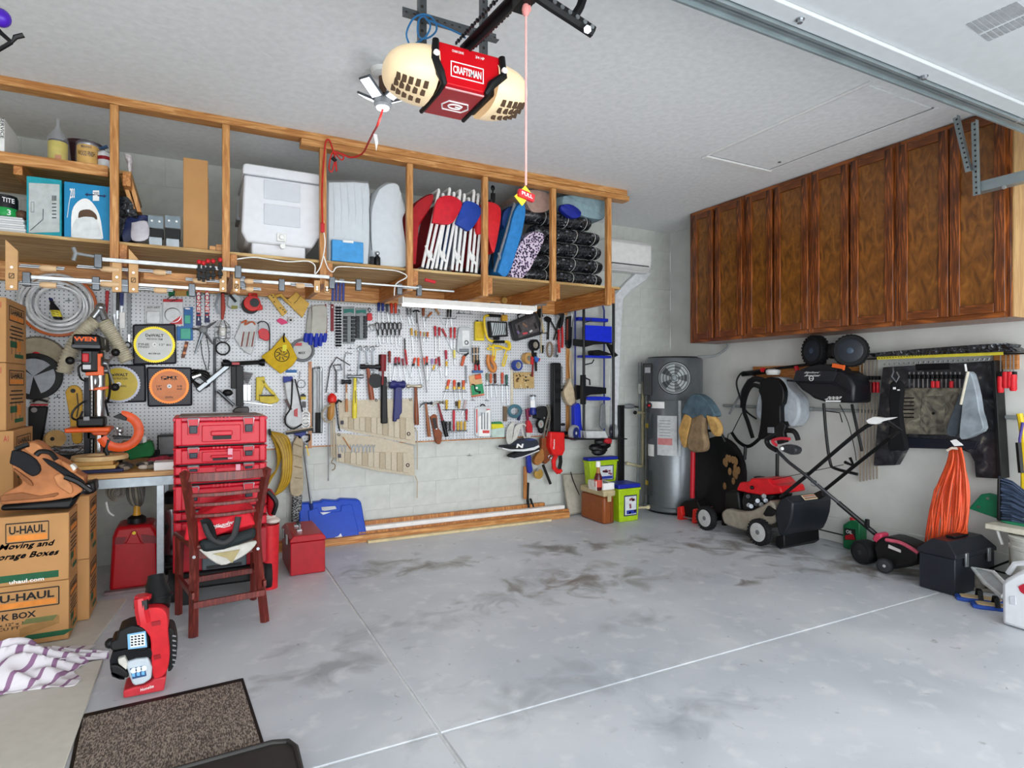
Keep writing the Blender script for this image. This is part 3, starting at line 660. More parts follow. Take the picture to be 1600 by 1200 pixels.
# ---------------- things on the overhead shelf ----------------
ZD = ZS+.0085
CL = M('#e3e5ea',.35,var=.03)
tile('r','B',4.12)
t = Thing('cooler','large white ice chest with drain plug on the overhead shelf','cooler')
x0,x1 = P(175,500).x,P(758,500).x; zt_ = P(470,300).z; zl = P(400,365).z; z0 = ZD; DP = .5
zb0 = P(450,858).z
bd = [V((x0+.03,4.12,zb0)),V((x1-.05,4.12,zb0)),V((x1,4.12,zb0+.09)),V((x1+.005,4.12,zl-.004)),V((x0+.015,4.12,zl-.004)),V((x0,4.12,zb0+.06))]
t.p('body',MB(CL).prism(bd,(0,DP,0)).box((x0+.06,4.15,z0),(x1-.09,4.12+DP-.05,zb0+.01)),bev=.012)
t.p('lid',MB(CL).prism([V((x0+.005,4.11,zl)),V((x1+.008,4.11,zl)),V((x1,4.11,zt_-.01)),V((x1-.02,4.11,zt_)),V((x0+.025,4.11,zt_)),V((x0+.01,4.11,zt_-.01))],(0,DP+.02,0)),bev=.01)
pc = (x0+x1)/2; hw = (x1-x0)*.23; zz_ = (zb0+zl)/2
for (za,zb_) in ((zl-.02,zl-.14),(zl-.17,zb0+.12)):
    t.p('molded_panel',MB(M('#d2d5dc',.4,var=.02)).box((pc-hw,4.114,zb_),(pc+hw,4.121,za)),bev=.003)
q = P(468,808); q.y = 4.12
t.p('drain_plug',MB(WHT).box((q.x-.028,4.10,q.z-.025),(q.x+.028,4.12,q.z+.025)).lathe(q+V((0,-.035,0)),(0,1,0),[(.013,0),(.017,.004),(.017,.02)],14),bev=.003)
t.p('plug_strap',MB(WHT).tube([q+V((.01,-.03,0)),q+V((.02,-.03,-.03)),q+V((.012,-.03,-.055))],.003).cyl(q+V((.005,-.04,-.06)),q+V((.005,-.015,-.06)),.016))
t.p('hinge_handle',MB(GRY).box((x0-.02,4.25,zz_-.05),(x0,4.45,zz_-.03)).box((x0-.02,4.25,zz_-.03),(x0-.008,4.27,zz_+.06)))
CLEAR = M('#e6edf2',.25,var=.03,alpha=.72); PIL = M('#dfe3e8',.8,var=.03)
def bag(pts,Y,dep,lab,name='plastic_bag',mat=None,amp=.012,**kw):
    tile(kw.get('tl','r'),'B',Y); n = len(pts); m = MB(mat or CLEAR)
    q = [P(x,y) for x,y in spx(pts+[pts[0]],4)[:-1]]; c = sum(q,V())/len(q); lay = []
    for f_,s_ in ((0,.90),(.12,.985),(.5,1),(.88,.98),(1,.88)):
        lay.append([c+V(((p.x-c.x)*s_,f_*dep+random.uniform(-amp,amp)*.4,max(ZD-c.z,(p.z-c.z)*(s_ if p.z > c.z else 1)))) for p in q])
    N_ = len(q); vs = [p for L_ in lay for p in L_]+[c+V((0,-.012,0)),c+V((0,dep+.01,0))]
    fs = [(i*N_+k,i*N_+(k+1) % N_,(i+1)*N_+(k+1) % N_,(i+1)*N_+k) for i in range(4) for k in range(N_)]
    fs += [(5*N_,(k+1) % N_,k) for k in range(N_)]+[(5*N_+1,4*N_+k,4*N_+(k+1) % N_) for k in range(N_)]
    m.add(vs,fs); return m
t = Thing('plastic_bag','clear plastic bag of white cushions right of the cooler','bag'); t.p('bag',bag([(800,365),(1070,370),(1130,440),(1120,960),(1090,1000),(830,985),(800,960)],4.1,.35,''))
for k in range(5):
    x = 850+k*52; t.p('fold',MB(CLEAR).tube([P(x,400+k*6,.004),P(x+15,600,.008),P(x+5,800,.004)],[.003,.008,.003],5))
tile('r','B',4.075)
x0,x1 = P(835,900).x,P(1065,900).x; zq = P(950,850).z
t = Thing('ice_pack','blue box with white handle in front of the clear bag','box'); t.p('box',MB(M('#3f93d0',.45)).box((x0,4.045,ZD),(x1,4.09,zq+.012)),bev=.004); t.p('handle',MB(WHT).box(((x0+x1)/2-.035,4.035,zq-.002),((x0+x1)/2+.035,4.05,zq+.014)),bev=.004)
t = Thing('plastic_bag','tapered clear plastic bag standing between cushions and folded beach chairs','bag'); t.p('bag',bag([(1180,430),(1250,385),(1330,390),(1360,480),(1390,600),(1370,680),(1395,880),(1390,1020),(1200,1010),(1130,950),(1115,700),(1130,560)],4.1,.3,''))
t.p('drawstring',MB(DST).tube([P(1130,480,.01),P(1118,600,.01),P(1125,800,.01),P(1135,900,.01)],.003));
tile('r','B',4.08)
t = Thing('small_bottle','small black and clear bottle between the clear bags','bottle'); q = P(1172,1000); t.p('body',MB(BLK).lathe(V((q.x,4.07,ZD)),(0,0,1),[(.018,0),(.02,.005),(.02,.05),(.008,.065)],14)); t.p('cap',MB(STEEL).ball(V((q.x,4.07,ZD+.08)),.016)); t.p('carrier',MB(BLK).box((q.x-.05,4.06,ZD),(q.x-.022,4.085,ZD+.055)),bev=.004)
# folded beach chairs
def fchair(x0,y0,x1,y1,lab,fab,Y=4.1,W_=.45,wt=WHT,grp='folded beach chairs on the overhead shelf'):
    tile('s','B',Y); a,b_ = P(x0,y0),P(x1,y1); a.z = max(a.z,ZD+.02)
    t = Thing('folding_chair',lab,'chair',grp); d_ = (b_-a); u_ = V((d_.z,0,-d_.x)).normalized()
    for k,o_ in enumerate((0,.035,.07)):
        e = u_*o_; top = b_+e-V((0,0,.02*k)); bot = a+e
        bot.z = max(bot.z,ZD+.014)
        t.p('frame_tube',MB(wt).tube(smooth([bot,bot+(top-bot)*.9,top+V((0,.04,.01)),top+V((0,W_-.04,.01)),bot+(top-bot)*.9+V((0,W_,0)),bot+V((0,W_,0))],3),.011,8))
    mid = a+d_*.18+u_*.03
    t.p('joint',MB(wt).ball(mid+V((0,-.01,0)),(.022,.014,.03)).tube([mid+V((-.03,-.012,.06)),mid+V((-.01,-.014,-.01)),mid+V((.03,-.012,-.05))],.010,6))
    t.p('fabric',MB(M(fab,.75,var=.06)).boxa(a+d_*.52+u_*.05+V((0,W_/2,0)),d_*.4,V((0,W_/2-.02,0)),u_*.012),bev=.006)
fchair(160,715,262,235,'leftmost folded white beach chair beside the red bag','#c11f2c')
fchair(245,720,330,228,'second folded white beach chair with blue webbing','#3d6fb5')
fchair(345,735,395,240,'third folded white beach chair under the red and blue flaps','#dfe3ea')
fchair(440,745,482,240,'fourth folded white beach chair left of the middle post','#c11f2c')
fchair(500,740,590,300,'dark framed folded chair behind the middle post','#a81c28',4.16,.4,DST)
fchair(610,740,735,320,'grey framed folded chair with black fabric right of the middle post','#17181c',4.14,.4,GRY)
def lump(pts,Y,dep,mat,name,lab,cat,tl='s',amp=.012,flr=True):
    b_ = bag(pts,Y,dep,lab,mat=mat,amp=amp,tl=tl); return solo(name,lab,cat,b_)
lump([(60,400),(130,290),(235,238),(215,330),(120,500),(115,690),(62,600)],4.11,.3,M('#a8131d',.6),'chair_bag','dark red carry bag leaning left of the white beach chairs','bag')
lump([(222,430),(255,285),(345,262),(410,310),(375,395),(330,440)],4.06,.03,M('#cf1a2c',.6),'fabric_flap','bright red fabric flap hanging over the white beach chairs','fabric',amp=.004)
lump([(368,435),(400,350),(430,295),(505,315),(530,370),(460,478),(400,455)],4.055,.03,M('#1b3f9c',.6),'fabric_flap','blue fabric flap with white piping over the beach chairs','fabric',amp=.004)
lump([(497,400),(545,300),(640,320),(655,400),(620,590),(598,610),(560,500),(500,500)],4.065,.08,M('#d01e26',.6),'fabric_flap','large red fabric flap wrapped around the middle post','fabric',amp=.004)
lump([(622,740),(690,520),(740,340),(795,290),(810,350),(785,500),(690,755)],4.1,.4,M('#2a7fc4',.6),'folded_chair_bag','slanted light blue folded chair in its fabric sleeve','chair')
lump([(655,440),(670,360),(740,320),(690,470)],4.2,.2,M('#21407e',.7),'dark_blue_bag','dark blue bag behind the light blue folded chair','bag')
PAT = ramp_mat('pattern_fabric',[(.35,'#1a1620'),(.45,'#6b4a8a'),(.55,'#d8c8d8')],'ShaderNodeTexVoronoi',(1,1,1),.7,0,Scale=60.0);
lump([(690,765),(760,570),(850,480),(935,500),(880,640),(785,775)],4.12,.35,PAT,'patterned_chair','folded chair in purple and black patterned fabric','chair')
lump([(780,235),(830,222),(900,225),(965,260),(960,350),(870,368),(820,340)],4.14,.4,M('#a98c80',.9),'tan_blanket','tan fleece blanket rolled on top of the black bags','blanket')
PLB = ramp_mat('black_plastic_wrap',[(.42,'#0c0d0f'),(.62,'#3a3d42'),(.72,'#b9bec6')],'ShaderNodeTexNoise',(1,1,1),.2,.5,Scale=24.0,Detail=5.0,Distortion=2.5)
tile('s','B',4.12)
rolls = [((805,430),(1240,445),62,'top black quilted roll tied with white cord'),((870,545),(1290,545),55,'second black bagged roll from the top'),((860,640),(1300,635),50,'third black bagged roll from the top'),((800,715),(1310,718),48,'fourth black bagged roll from the top'),((780,775),(1305,800),45,'bottom black bagged roll on the shelf deck')]
tp = ZD; H_ = (P(1200,380).z-ZD)/5
for k,(a,b_,r_,lab) in enumerate(rolls[::-1]):
    pa,pb = P(*a),P(*b_); rz = H_/2-.001; z_ = ZD+H_*(k+.5)
    t = Thing('sleeping_bag',lab,'sleeping bag','black rolls in clear bags at the right end of the shelf')
    L_ = pb.x-pa.x; m = MB(PLB); prof = [(rz*.35,0),(rz*.85,.012),(rz,.05)]+[(rz*random.uniform(.93,1),L_*f_) for f_ in (.25,.4,.5,.62,.75)]+[(rz,L_-.05),(rz*.85,L_-.012),(rz*.35,L_)]
    vs = m.lathe(V((pa.x,4.14+rz*1.6,z_)),(1,0,0),prof,18)
    for i_ in range(len(m.v)): m.v[i_].y = 4.14+rz*1.6+(m.v[i_].y-4.14-rz*1.6)*1.6
    t.p('roll',m)
    for f_ in (.3,.62,.9):
        s_ = MB(M('#d5d5d0',.6)); s_.tube([V((pa.x+L_*f_,4.14+rz*1.6+math.cos(a_)*rz*1.64,z_+math.sin(a_)*(rz-.001)*1.0)) for a_ in [2*math.pi*i_/16 for i_ in range(16)]],.0022,5,closed=True); t.p('tie_cord',s_)
ztop = ZD+H_*5
lump([(1025,262),(1090,250),(1180,262),(1300,290),(1318,350),(1310,400),(1260,410),(1150,385),(1030,330)],4.14,.35,M('#87a0a9',.9),'grey_blue_blanket','grey blue fleece blanket on top of the right end rolls','blanket')
lump([(1030,318),(1085,315),(1150,355),(1148,395),(1090,398),(1030,352)],4.1,.05,M('#16268f',.6),'blue_pillow','small royal blue pillow in front of the grey blue blanket','pillow')
tile('s','B',4.2); t = Thing('phone_holder','small black stand on top of the chairs behind the middle post','stand'); q = P(600,330); t.p('pole',MB(BLK).cyl(V((q.x,4.2,ZD)),P(600,230),.006)); t.p('clip',MB(BLK).ball(P(600,215),(.018,.01,.022)).box(P(590,300)+V((0,-.01,0)),P(612,250)+V((0,.01,0))))
# left end
tile('u','B',4.14); ZI2 = ZI+.001
def ubox(name,lab,cat,x0,y0,x1,y1,Y,dep,mat,base=None,bev=.003):
    tile('u','B',Y); a,b_ = P(x0,y1),P(x1,y0); z0 = base if base is not None else ZD
    return MB(mat).box((a.x,Y,z0),(b_.x,Y+dep,b_.z)),a,b_
b_,a,c = ubox('','','',1145,205,1300,720,4.1,.4,CARD)
t = Thing('cardboard_box','tall narrow plain cardboard box standing left of the cooler','box'); t.p('carton',b_,bev=.003); t.p('flap_seam',MB(M('#a57a4a',.8)).box((c.x,4.12,ZD+.1),(c.x+.003,4.4,c.z-.1)))
b_,a,c = ubox('','','',165,325,385,668,4.1,.35,M('#1c9aa8',.6))
t = Thing('trash_bag_box','teal edged box showing its grey cardboard end','box'); t.p('carton',b_,bev=.003); tile('u','B',4.1)
t.p('end_panel',MB(M('#b9bfbd',.7)).slab([(180,342),(372,352),(372,650),(180,655)],0,.003))
m = MB(BLK)
for k in range(6): m.rect(325+k*5,422,328+k*5,455,.003,.0035)
for k in range(5): m.rect(325,470+k*22,352,476+k*22,.003,.0035)
m.rod([(190,640),(268,572),(270,505)],.0015,.004); m.rect(193,462,213,464,.003,.0035); m.rect(193,524,213,526,.003,.0035); m.rect(193,462,195,526,.003,.0035); m.rect(211,462,213,526,.003,.0035)
t.p('print',m)
b_,a,c = ubox('','','',400,368,688,710,4.08,.33,M('#1583b4',.5,var=.05))
t = Thing('trash_bag_box','bright blue box of trash bags with an open arched dispenser','box'); t.p('carton',b_,bev=.003); tile('u','B',4.08)
t.p('opening',MB(WHT).slab(spx([(445,680),(450,520),(500,450),(560,450),(620,540),(645,690)],4),0,.003)); t.p('dark_gap',MB(M('#5e4637',.8)).slab(spx([(488,560),(500,518),(560,510),(600,540),(608,572)],3),.003,.005))
t.p('bag_roll',MB(M('#d6d9da',.4)).slab(spx([(450,690),(460,600),(500,560),(560,556),(600,575),(640,695)],3),.003,.012))
m = MB(WT); m.wtext('200',436,375,468,440,.004); m.rod([(448,380),(430,480),(420,560)],.0015,.003); t.p('lettering',m)
m = MB(NAVY); m.slab([(530,415),(548,405),(548,412),(590,414),(590,420),(548,420),(548,428)],.003,.005); m.slab([(665,425),(648,415),(648,421),(610,419),(610,426),(648,428),(648,436)],.003,.005); t.p('arrows',m)
m = MB(WHT).rect(580,390,620,455,.003,.004); m.wtext('200',584,400,616,420,.0048,NAVY); t.p('sticker',m)
def can(px0,py0,px1,py1,Y,col,lab,lidc=STEEL,base=ZD,txt=None,tc=None):
    tile('u','B',Y); a,b_ = P(px0,py1),P(px1,py0); R_ = (b_.x-a.x)/2; c = V(((a.x+b_.x)/2,Y+R_,base)); h_ = b_.z-base
    t = Thing('paint_can',lab,'can'); t.p('body',MB(col).lathe(c,(0,0,1),[(R_*.96,0),(R_,.004),(R_,h_*.9),(R_*.97,h_*.93)],24)); t.p('lid',MB(lidc).lathe(c,(0,0,1),[(R_*.9,h_*.93),(R_*.93,h_),(R_*.8,h_),(R_*.78,h_*.97),(.001,h_*.97)],24)); return t,c,R_,h_
YI = 4.16
t,c,R_,h_ = can(285,75,415,185,YI,M('#d8c326',.45),'yellow jar inside a knotted clear bag on the upper shelf',BLK,ZI2)
t.p('plastic_wrap',MB(M('#c9ccd8',.25,alpha=.2)).lathe(c,(0,0,1),[(R_*1.25,0),(R_*1.35,h_*.3),(R_*1.1,h_*1.05),(R_*.35,h_*1.5),(R_*.15,h_*1.65),(R_*.22,h_*1.9)],16))
t.p('label',MB(M('#d98a3a',.6)).box((c.x-R_*.1,c.y-R_-.003,c.z+h_*.15),(c.x+R_*.5,c.y-R_*.92,c.z+h_*.35)))
t,c,R_,h_ = can(468,100,612,212,YI,M('#e8b23c',.45),'wood finish can in a clear bag on the upper shelf',STEEL,ZI2)
t.p('lettering',MB(BLK).text('WOOD FINISH',V((c.x,c.y-R_-.002,c.z+h_*.55)),V((R_*1.5,0,0)),V((0,0,h_*.2))).text('MINWAX',V((c.x,c.y-R_-.002,c.z+h_*.82)),V((R_*.9,0,0)),V((0,0,h_*.1))))
t.p('plastic_wrap',MB(M('#c9ccd8',.25,alpha=.15)).lathe(c,(0,0,1),[(R_*1.12,0),(R_*1.16,h_*.5),(R_*1.08,h_*1.05),(R_*.6,h_*1.2)],16))
t,c,R_,h_ = can(605,145,690,230,YI,M('#d8dadd',.5),'white tin with a red and black band beside the leftmost post',STEEL,ZI2)
t.p('band',MB(M('#8a1420',.5)).lathe(c,(0,0,1),[(R_+.001,h_*.55),(R_+.0015,h_*.56),(R_+.0015,h_*.72),(R_+.001,h_*.73)],24))
tile('u','B',4.28); q = P(500,52); solo('dark_tub','dark brown lidded tub behind the wood finish can','tub',MB(M('#3a1d22',.5)).lathe(V((q.x,4.42,ZI2)),(0,0,1),[(.1,0),(.11,P(500,90).z-ZI2),(.115,q.z-ZI2-.03),(.1,q.z-ZI2)],22))
tile('u','B',4.2); q = P(620,90); m = MB(M('#33557a',.4)).boxa(V((q.x,4.3,max(ZI2+.1,q.z))),V((.03,0,.016)),V((0,.01,0)),V((-.003,0,.006))); m.box((q.x-.05,4.29,ZI2),(q.x-.03,4.31,max(ZI2+.1,q.z))); solo('paint_brush','blue handled brush sticking up behind the cans','brush',m)
b_,a,c = ubox('','','',-120,-60,28,150,4.12,.3,WHT,ZI2); t = Thing('white_carton','white carton with black lettering at the left frame edge of the upper shelf','box'); t.p('carton',b_,bev=.003); tile('u','B',4.12); t.p('lettering',MB(BLK).text('SERVICE',P(14,0,.002),V((0,0,-.11)),V((.016,0,0))))
t,c,R_,h_ = can(-75,420,97,550,4.1,M('#1b1c20',.4),'black and green tin standing on white papers',BLK,P(0,552).z if 0 else AY(0,338,4.1).z)
t.p('green_band',MB(M('#1f9a4a',.5)).lathe(c,(0,0,1),[(R_+.001,h_*.05),(R_+.002,h_*.06),(R_+.002,h_*.42),(R_+.001,h_*.43)],24)); t.p('lettering',MB(WT).text('TITE',V((c.x+R_*.45,c.y-R_*.93,c.z+h_*.75)),V((R_*.8,.03,0)),V((0,0,h_*.2))).text('3',V((c.x+R_*.5,c.y-R_*.92,c.z+h_*.22)),V((R_*.25,0.01,0)),V((0,0,h_*.25))))
zz_ = c.z
for k in range(7):
    h1 = (zz_-ZD)/7; tile('u','B',4.08); a = P(-150,0).x; c_ = P(158-k*3+(k % 2)*5,0).x
    solo('paper_pad',['lowest','second lowest','third lowest','middle','third highest','second highest','topmost'][k]+' white pad in the stack under the black and green tin','paper',MB(M('#dcdcdc' if k % 2 else '#c9cbcd',.8,var=.03)).box((a,4.08,ZD+h1*k+.0005),(c_,4.3,ZD+h1*(k+1)-.001)),'white pads stacked on the shelf')
tile('u','B',4.12); q = P(125,540); solo('brown_knob_bag','small crumpled brown bag beside the teal box','bag',MB(M('#5a4033',.8,var=.4,sc=60)).ball(V((q.x,4.15,zz_+.028)),(.035,.03,.028),10))
lump([(745,420),(800,425),(850,500),(860,560),(790,560),(745,700)],4.15,.15,PLB,'black_bag','black printed plastic bag just right of the leftmost post','bag','u')
lump([(755,560),(830,545),(930,545),(935,640),(820,700),(760,700)],4.18,.12,M('#1c2a5c',.4),'navy_bag','dark navy plastic bag behind the joist hangers','bag','u')
lump([(820,590),(920,580),(925,690),(825,698)],4.09,.04,M('#b9b4bc',.3),'parts_bag','clear bag of small parts left of the metal brackets','bag','u')
for k,x in enumerate((925,1032)):
    t = Thing('post_base',['left','right'][k]+' grey galvanized post base bracket beside the tall cardboard box','bracket','galvanized post bases')
    tile('u','B',4.10); a,b_ = P(x,690),P(x+95,555); zz_ = P(x,620).z
    t.p('front_plate',MB(M('#7f8b93',.35,.6)).box((a.x,4.10,zz_),(b_.x,4.105,b_.z))); t.p('base_tray',MB(M('#a6adb3',.35,.6)).box((a.x+.005,4.09,ZD),(b_.x-.005,4.17,ZD+.05)).box((a.x,4.10,ZD+.05),(b_.x,4.16,zz_-.004),BLK),bev=.002)
    for f_ in (.25,.75): q = V((a.x+(b_.x-a.x)*f_,4.098,b_.z-.03)); t.p('bolt_hole',MB(WHT).cyl(q,q+V((0,.006,0)),.006))
tile('u','B',4.14)
for k,(p0,p1) in enumerate((((755,250),(830,480)),((800,260),(870,500)))):
    a,b_ = P(*p1),P(*p0); d_ = (b_-a)
    solo('wood_offcut',['left','right'][k]+' wood board leaning beside the leftmost post','board',MB(PZ).boxa((a+b_)/2+V((0,.07+.0*k,-.02)),d_/2,V((0,.06,0)),V((.011,0,0))),'leaning boards on the shelf')
lump([(770,150),(820,170),(825,225),(810,280),(790,215)],4.13,.1,M('#c9c2c4',.5,var=.3,sc=40),'printed_bag','white and red printed bag on top of the leaning boards','bag','u')
tile('u','B',4.09)
for k,x in enumerate((1310,1350)): a = P(x,700); solo('wood_scrap',['left','right'][k]+' small wood scrap between the tall box and the post','wood scrap',MB(PX).box((a.x,4.09,ZD),(a.x+.032,4.15,ZD+.03+.012*k)),'wood scraps')
# hook at the far left edge
t = Thing('ceiling_hook','black bent metal hook with a purple ball end at the top left edge','hook'); tile('px','B',2.6)
t.p('arm',MB(BLK).tube([P(-10,-90),P(-8,40),P(2,52),P(18,66),P(24,58),P(37,55)],.008,6).tube([P(18,66),P(8,72),P(-6,80)],.007,6)); t.p('ball',MB(M('#4a1fb0',.3)).ball(P(2,28),(.028,.028,.03),16))
q = P(-10,-90); t.p('rod',MB(BLK).cyl(q,V((q.x,q.y,HC-.001)),.008) if q.z < HC else MB(BLK).cyl(V((q.x,q.y,HC-.03)),V((q.x,q.y,HC-.001)),.02))
# ---------------- tools on the pegboard ----------------
PB = YB-PD
def pt(k): tile(k,'B',PB)
def mp(p,f): return p*f
GS = 'screwdrivers and drivers hung in rows on the middle pegboard'
ORD = ['first','second','third','fourth','fifth','sixth','seventh','eighth','ninth','tenth','eleventh','twelfth','thirteenth','fourteenth']
def sdr(p0,p1,p2,col,lab,w=.011,tip=.003,loop=False,col2=None,name='screwdriver'):
    a,b_,c = P(*p0,.02),P(*p1,.02),P(*p2,.016); t = Thing(name,lab,'screwdriver',GS,loc=b_)
    L = (b_-a).length; ax = (b_-a).normalized()
    mt = M(col,.35)
    if loop:
        s_ = V((1,0,0)).cross(ax).normalized(); u_ = V((1,0,0)); m = MB(mt)
        m.tube([a+ax*L*.06+u_*w*1.1,a,a+ax*L*.06-u_*w*1.1,a+ax*L*.45-u_*w*1.15,a+ax*L*.62,a+ax*L*.45+u_*w*1.15],w*.45,6,closed=True).cyl(a+ax*L*.55,b_,w*.75,w*.5,8)
    else:
        m = MB(mt).lathe(a,ax,[(w*.55,0),(w*.95,L*.08),(w,L*.35),(w*.75,L*.62),(w*.95,L*.8),(w*.55,L)],8)
    h_ = t.p('handle',m,sm=50)
    if col2: t.p('collar',MB(M(col2,.4)).lathe(a+ax*L*.72,ax,[(w*1.04,0),(w*1.08,L*.12),(w*.9,L*.3)],8))
    d_ = c-b_
    t.p('shaft',MB(STEEL).cyl(b_-ax*.004,c,tip,n=6).cyl(c,c+d_.normalized()*.008,tip*1.3,tip*.5,6))
    t.p('hook',MB(DST).tube([V((b_.x+w*1.5,PB,b_.z-.006)),V((b_.x+w*1.5,PB-.03,b_.z-.008)),V((b_.x-w*1.5,PB-.03,b_.z-.008))],.0018,5))
pt('t6')
for k,(q,col) in enumerate((((668,165,668,265,668,390),'#1d2c78'),((714,165,714,265,716,390),'#22347f'),((760,180,765,275,785,390),'#3c4450'),((810,170,815,290,815,400),'#c63a22'),((858,170,860,290,868,400),'#d2452a'),((895,240,905,290,945,400),'#5a5d60'))):
    sdr(q[:2],q[2:4],q[4:],col,ORD[k]+' from the left of the top row left of the shop light: '+['blue','blue','dark grey','orange red','orange red','thin grey'][k]+' screwdriver',w=[.013,.013,.012,.014,.014,.006][k])
for k,(q,col) in enumerate((((990,225,998,310,1025,420),'#5b6064'),((1030,230,1035,310,1065,420),'#6a6f73'),((1175,215,1175,320,1190,455),'#8b4a22'),((1272,275,1225,325,1180,385),'#b5652c'),((1310,230,1355,300,1415,415),'#b98a5a'),((1455,240,1450,335,1437,450),'#1a1b1e'),((1485,235,1485,335,1498,440),'#1a1b1e'))):
    sdr(q[:2],q[2:4],q[4:],col,ORD[k]+' from left under the shop light: '+['grey awl','lighter grey awl','brown wooden handled chisel','orange wooden awl pointing left','tan handled awl pointing right','black driver','rightmost black driver'][k],w=[.008,.008,.014,.009,.010,.009,.009][k])
for k,q in enumerate(((645,395,665,540,688,650),(710,395,715,540,720,625),(760,395,765,540,770,630),(805,395,810,535,818,630),(852,395,857,540,875,690),(905,395,903,540,900,650))):
    sdr(q[:2],q[2:4],q[4:],'#131416',ORD[k]+' from the left of the six black loop handled picks in the second row',w=.012,loop=True)
for k,(q,col) in enumerate((((1040,455,1043,540,1060,730),'#c7992e'),((1090,480,1092,545,1098,600),'#c8a24e'),((1138,490,1138,550,1140,600),'#c4612a'),((1185,500,1185,550,1172,610),'#bba46a'),((1225,500,1222,555,1220,600),'#c8602a'))):
    sdr(q[:2],q[2:4],q[4:],col,ORD[k]+' from the left of the short yellow and orange wooden drivers in the second row',w=.010)
for k,(q,col) in enumerate((((1308,430,1312,550,1315,770),'#b52233'),((1356,445,1356,545,1356,715),'#ad2030'),((1388,460,1435,555,1505,700),'#a82a33'),((1487,450,1487,570,1492,690),'#c2333a'),((1532,445,1530,575,1528,690),'#bd2a34'))):
    sdr(q[:2],q[2:4],q[4:],col,ORD[k]+' from the left of the five tall red screwdrivers left of the packaged hinge',w=.011 if k > 1 else .012,tip=.0035)
for k,(q,col) in enumerate((((862,785,855,880,825,1060),'#b0213a'),((897,785,899,870,908,1015),'#b0213a'),((938,800,950,885,985,1080),'#8a3440'),((975,770,990,875,1035,1015),'#b32a35'),((1080,790,1060,885,1035,1015),'#cf432c'),((1118,790,1120,890,1160,1090),'#e0552a'),((1178,790,1180,870,1180,940),'#cf4a30'),((1215,775,1215,875,1222,1055),'#c93a30'),((1275,800,1275,865,1278,930),'#9a7cae'),((1302,870,1285,930,1245,1055),'#d9a93a'),((1322,800,1318,865,1318,930),'#c2404a'),((1350,780,1362,890,1385,1025),'#8a1e2c'))):
    sdr(q[:2],q[2:4],q[4:],col,ORD[k]+' from the left of the third row of short screwdrivers above the blue hammer',w=.011,col2='#232428' if k in (0,1,4,7) else None)
for k,(q,col) in enumerate((((790,715,793,850,800,1070),'#7d2a22'),((1430,705,1436,812,1430,1000),'#a8243c'),((1438,830,1438,890,1440,1000),'#d3a532'),((1527,705,1528,795,1530,870),'#ded06a'))):
    sdr(q[:2],q[2:4],q[4:],col,['brown red chisel handle beside the black rubber mallet','dark red screwdriver below the tall red ones','yellow screwdriver below the dark red one','pale yellow and black handled file under the tall red screwdrivers'][k],w=.012)
m = MB(M('#26282b',.5)).bar(962,570,967,770,.006,.03).bar(967,700,985,830,.009,.03,RED2); solo('scribing_tool','long black rod tool with red end between the loop picks and short drivers','tool',m)
solo('long_rod','long thin grey steel rod crossing the middle of the pegboard','rod',MB(GRY).bar(1100,290,1215,1190,.005,.035).ball(P(1100,290,.035),.008))
solo('t_handle_tool','small black T handled tool at the top of the middle pegboard','tool',MB(BLK).rod([(1058,272),(1075,256),(1115,256),(1130,272)],.007,.022).bar(1095,262,1100,400,.004,.022))
solo('peg_hook_rail','thin wire hook rail right of the black drivers','hook',MB(DST).rod([(1395,345),(1540,348),(1552,325)],.003,.02).rod([(1420,345),(1420,350)],.003,.01))
for k,q in enumerate(((395,300,1160 and 0,0),)): pass
pt('t5')
# rows of bare double hooks drawn as wire pegs
pt('t6'); hk = 0
for (x,y,kk) in ((120,185,'t6'),(1575,285,'t6'),(345,690,'t6'),(640,665,'t6'),(345,940,'t6'),(130,290,'a'),(180,290,'a'),(255,297,'a'),(390,960,'d'),(430,330,'d'),(590,335,'d'),(360,160,'t4'),(265,965,'t4')):
    pt(kk); solo('peg_hook','empty dark wire peg hook near '+['the dark red strip','the right end of the top row','the ring wrenches','the top of the ring wrenches','the yellow hammer','the top left of the work light','the shop light above the packaged hinge','the yellow sander','the bottom pegboard batten','the green card, below left','the green card, below right','the inside of the hose coil','the left wall of the drill press'][hk],'hook',MB(DST).bar(x-28,y,x+28,y,.0022,.008).rod([(x,y-18),(x,y)],.002,.01).tube([P(x,y,0),P(x,y,.03),P(x,y-25,.035)],.002),'empty peg hooks'); hk += 1
pt('c')
GH = 'hammers hung on the pegboard'
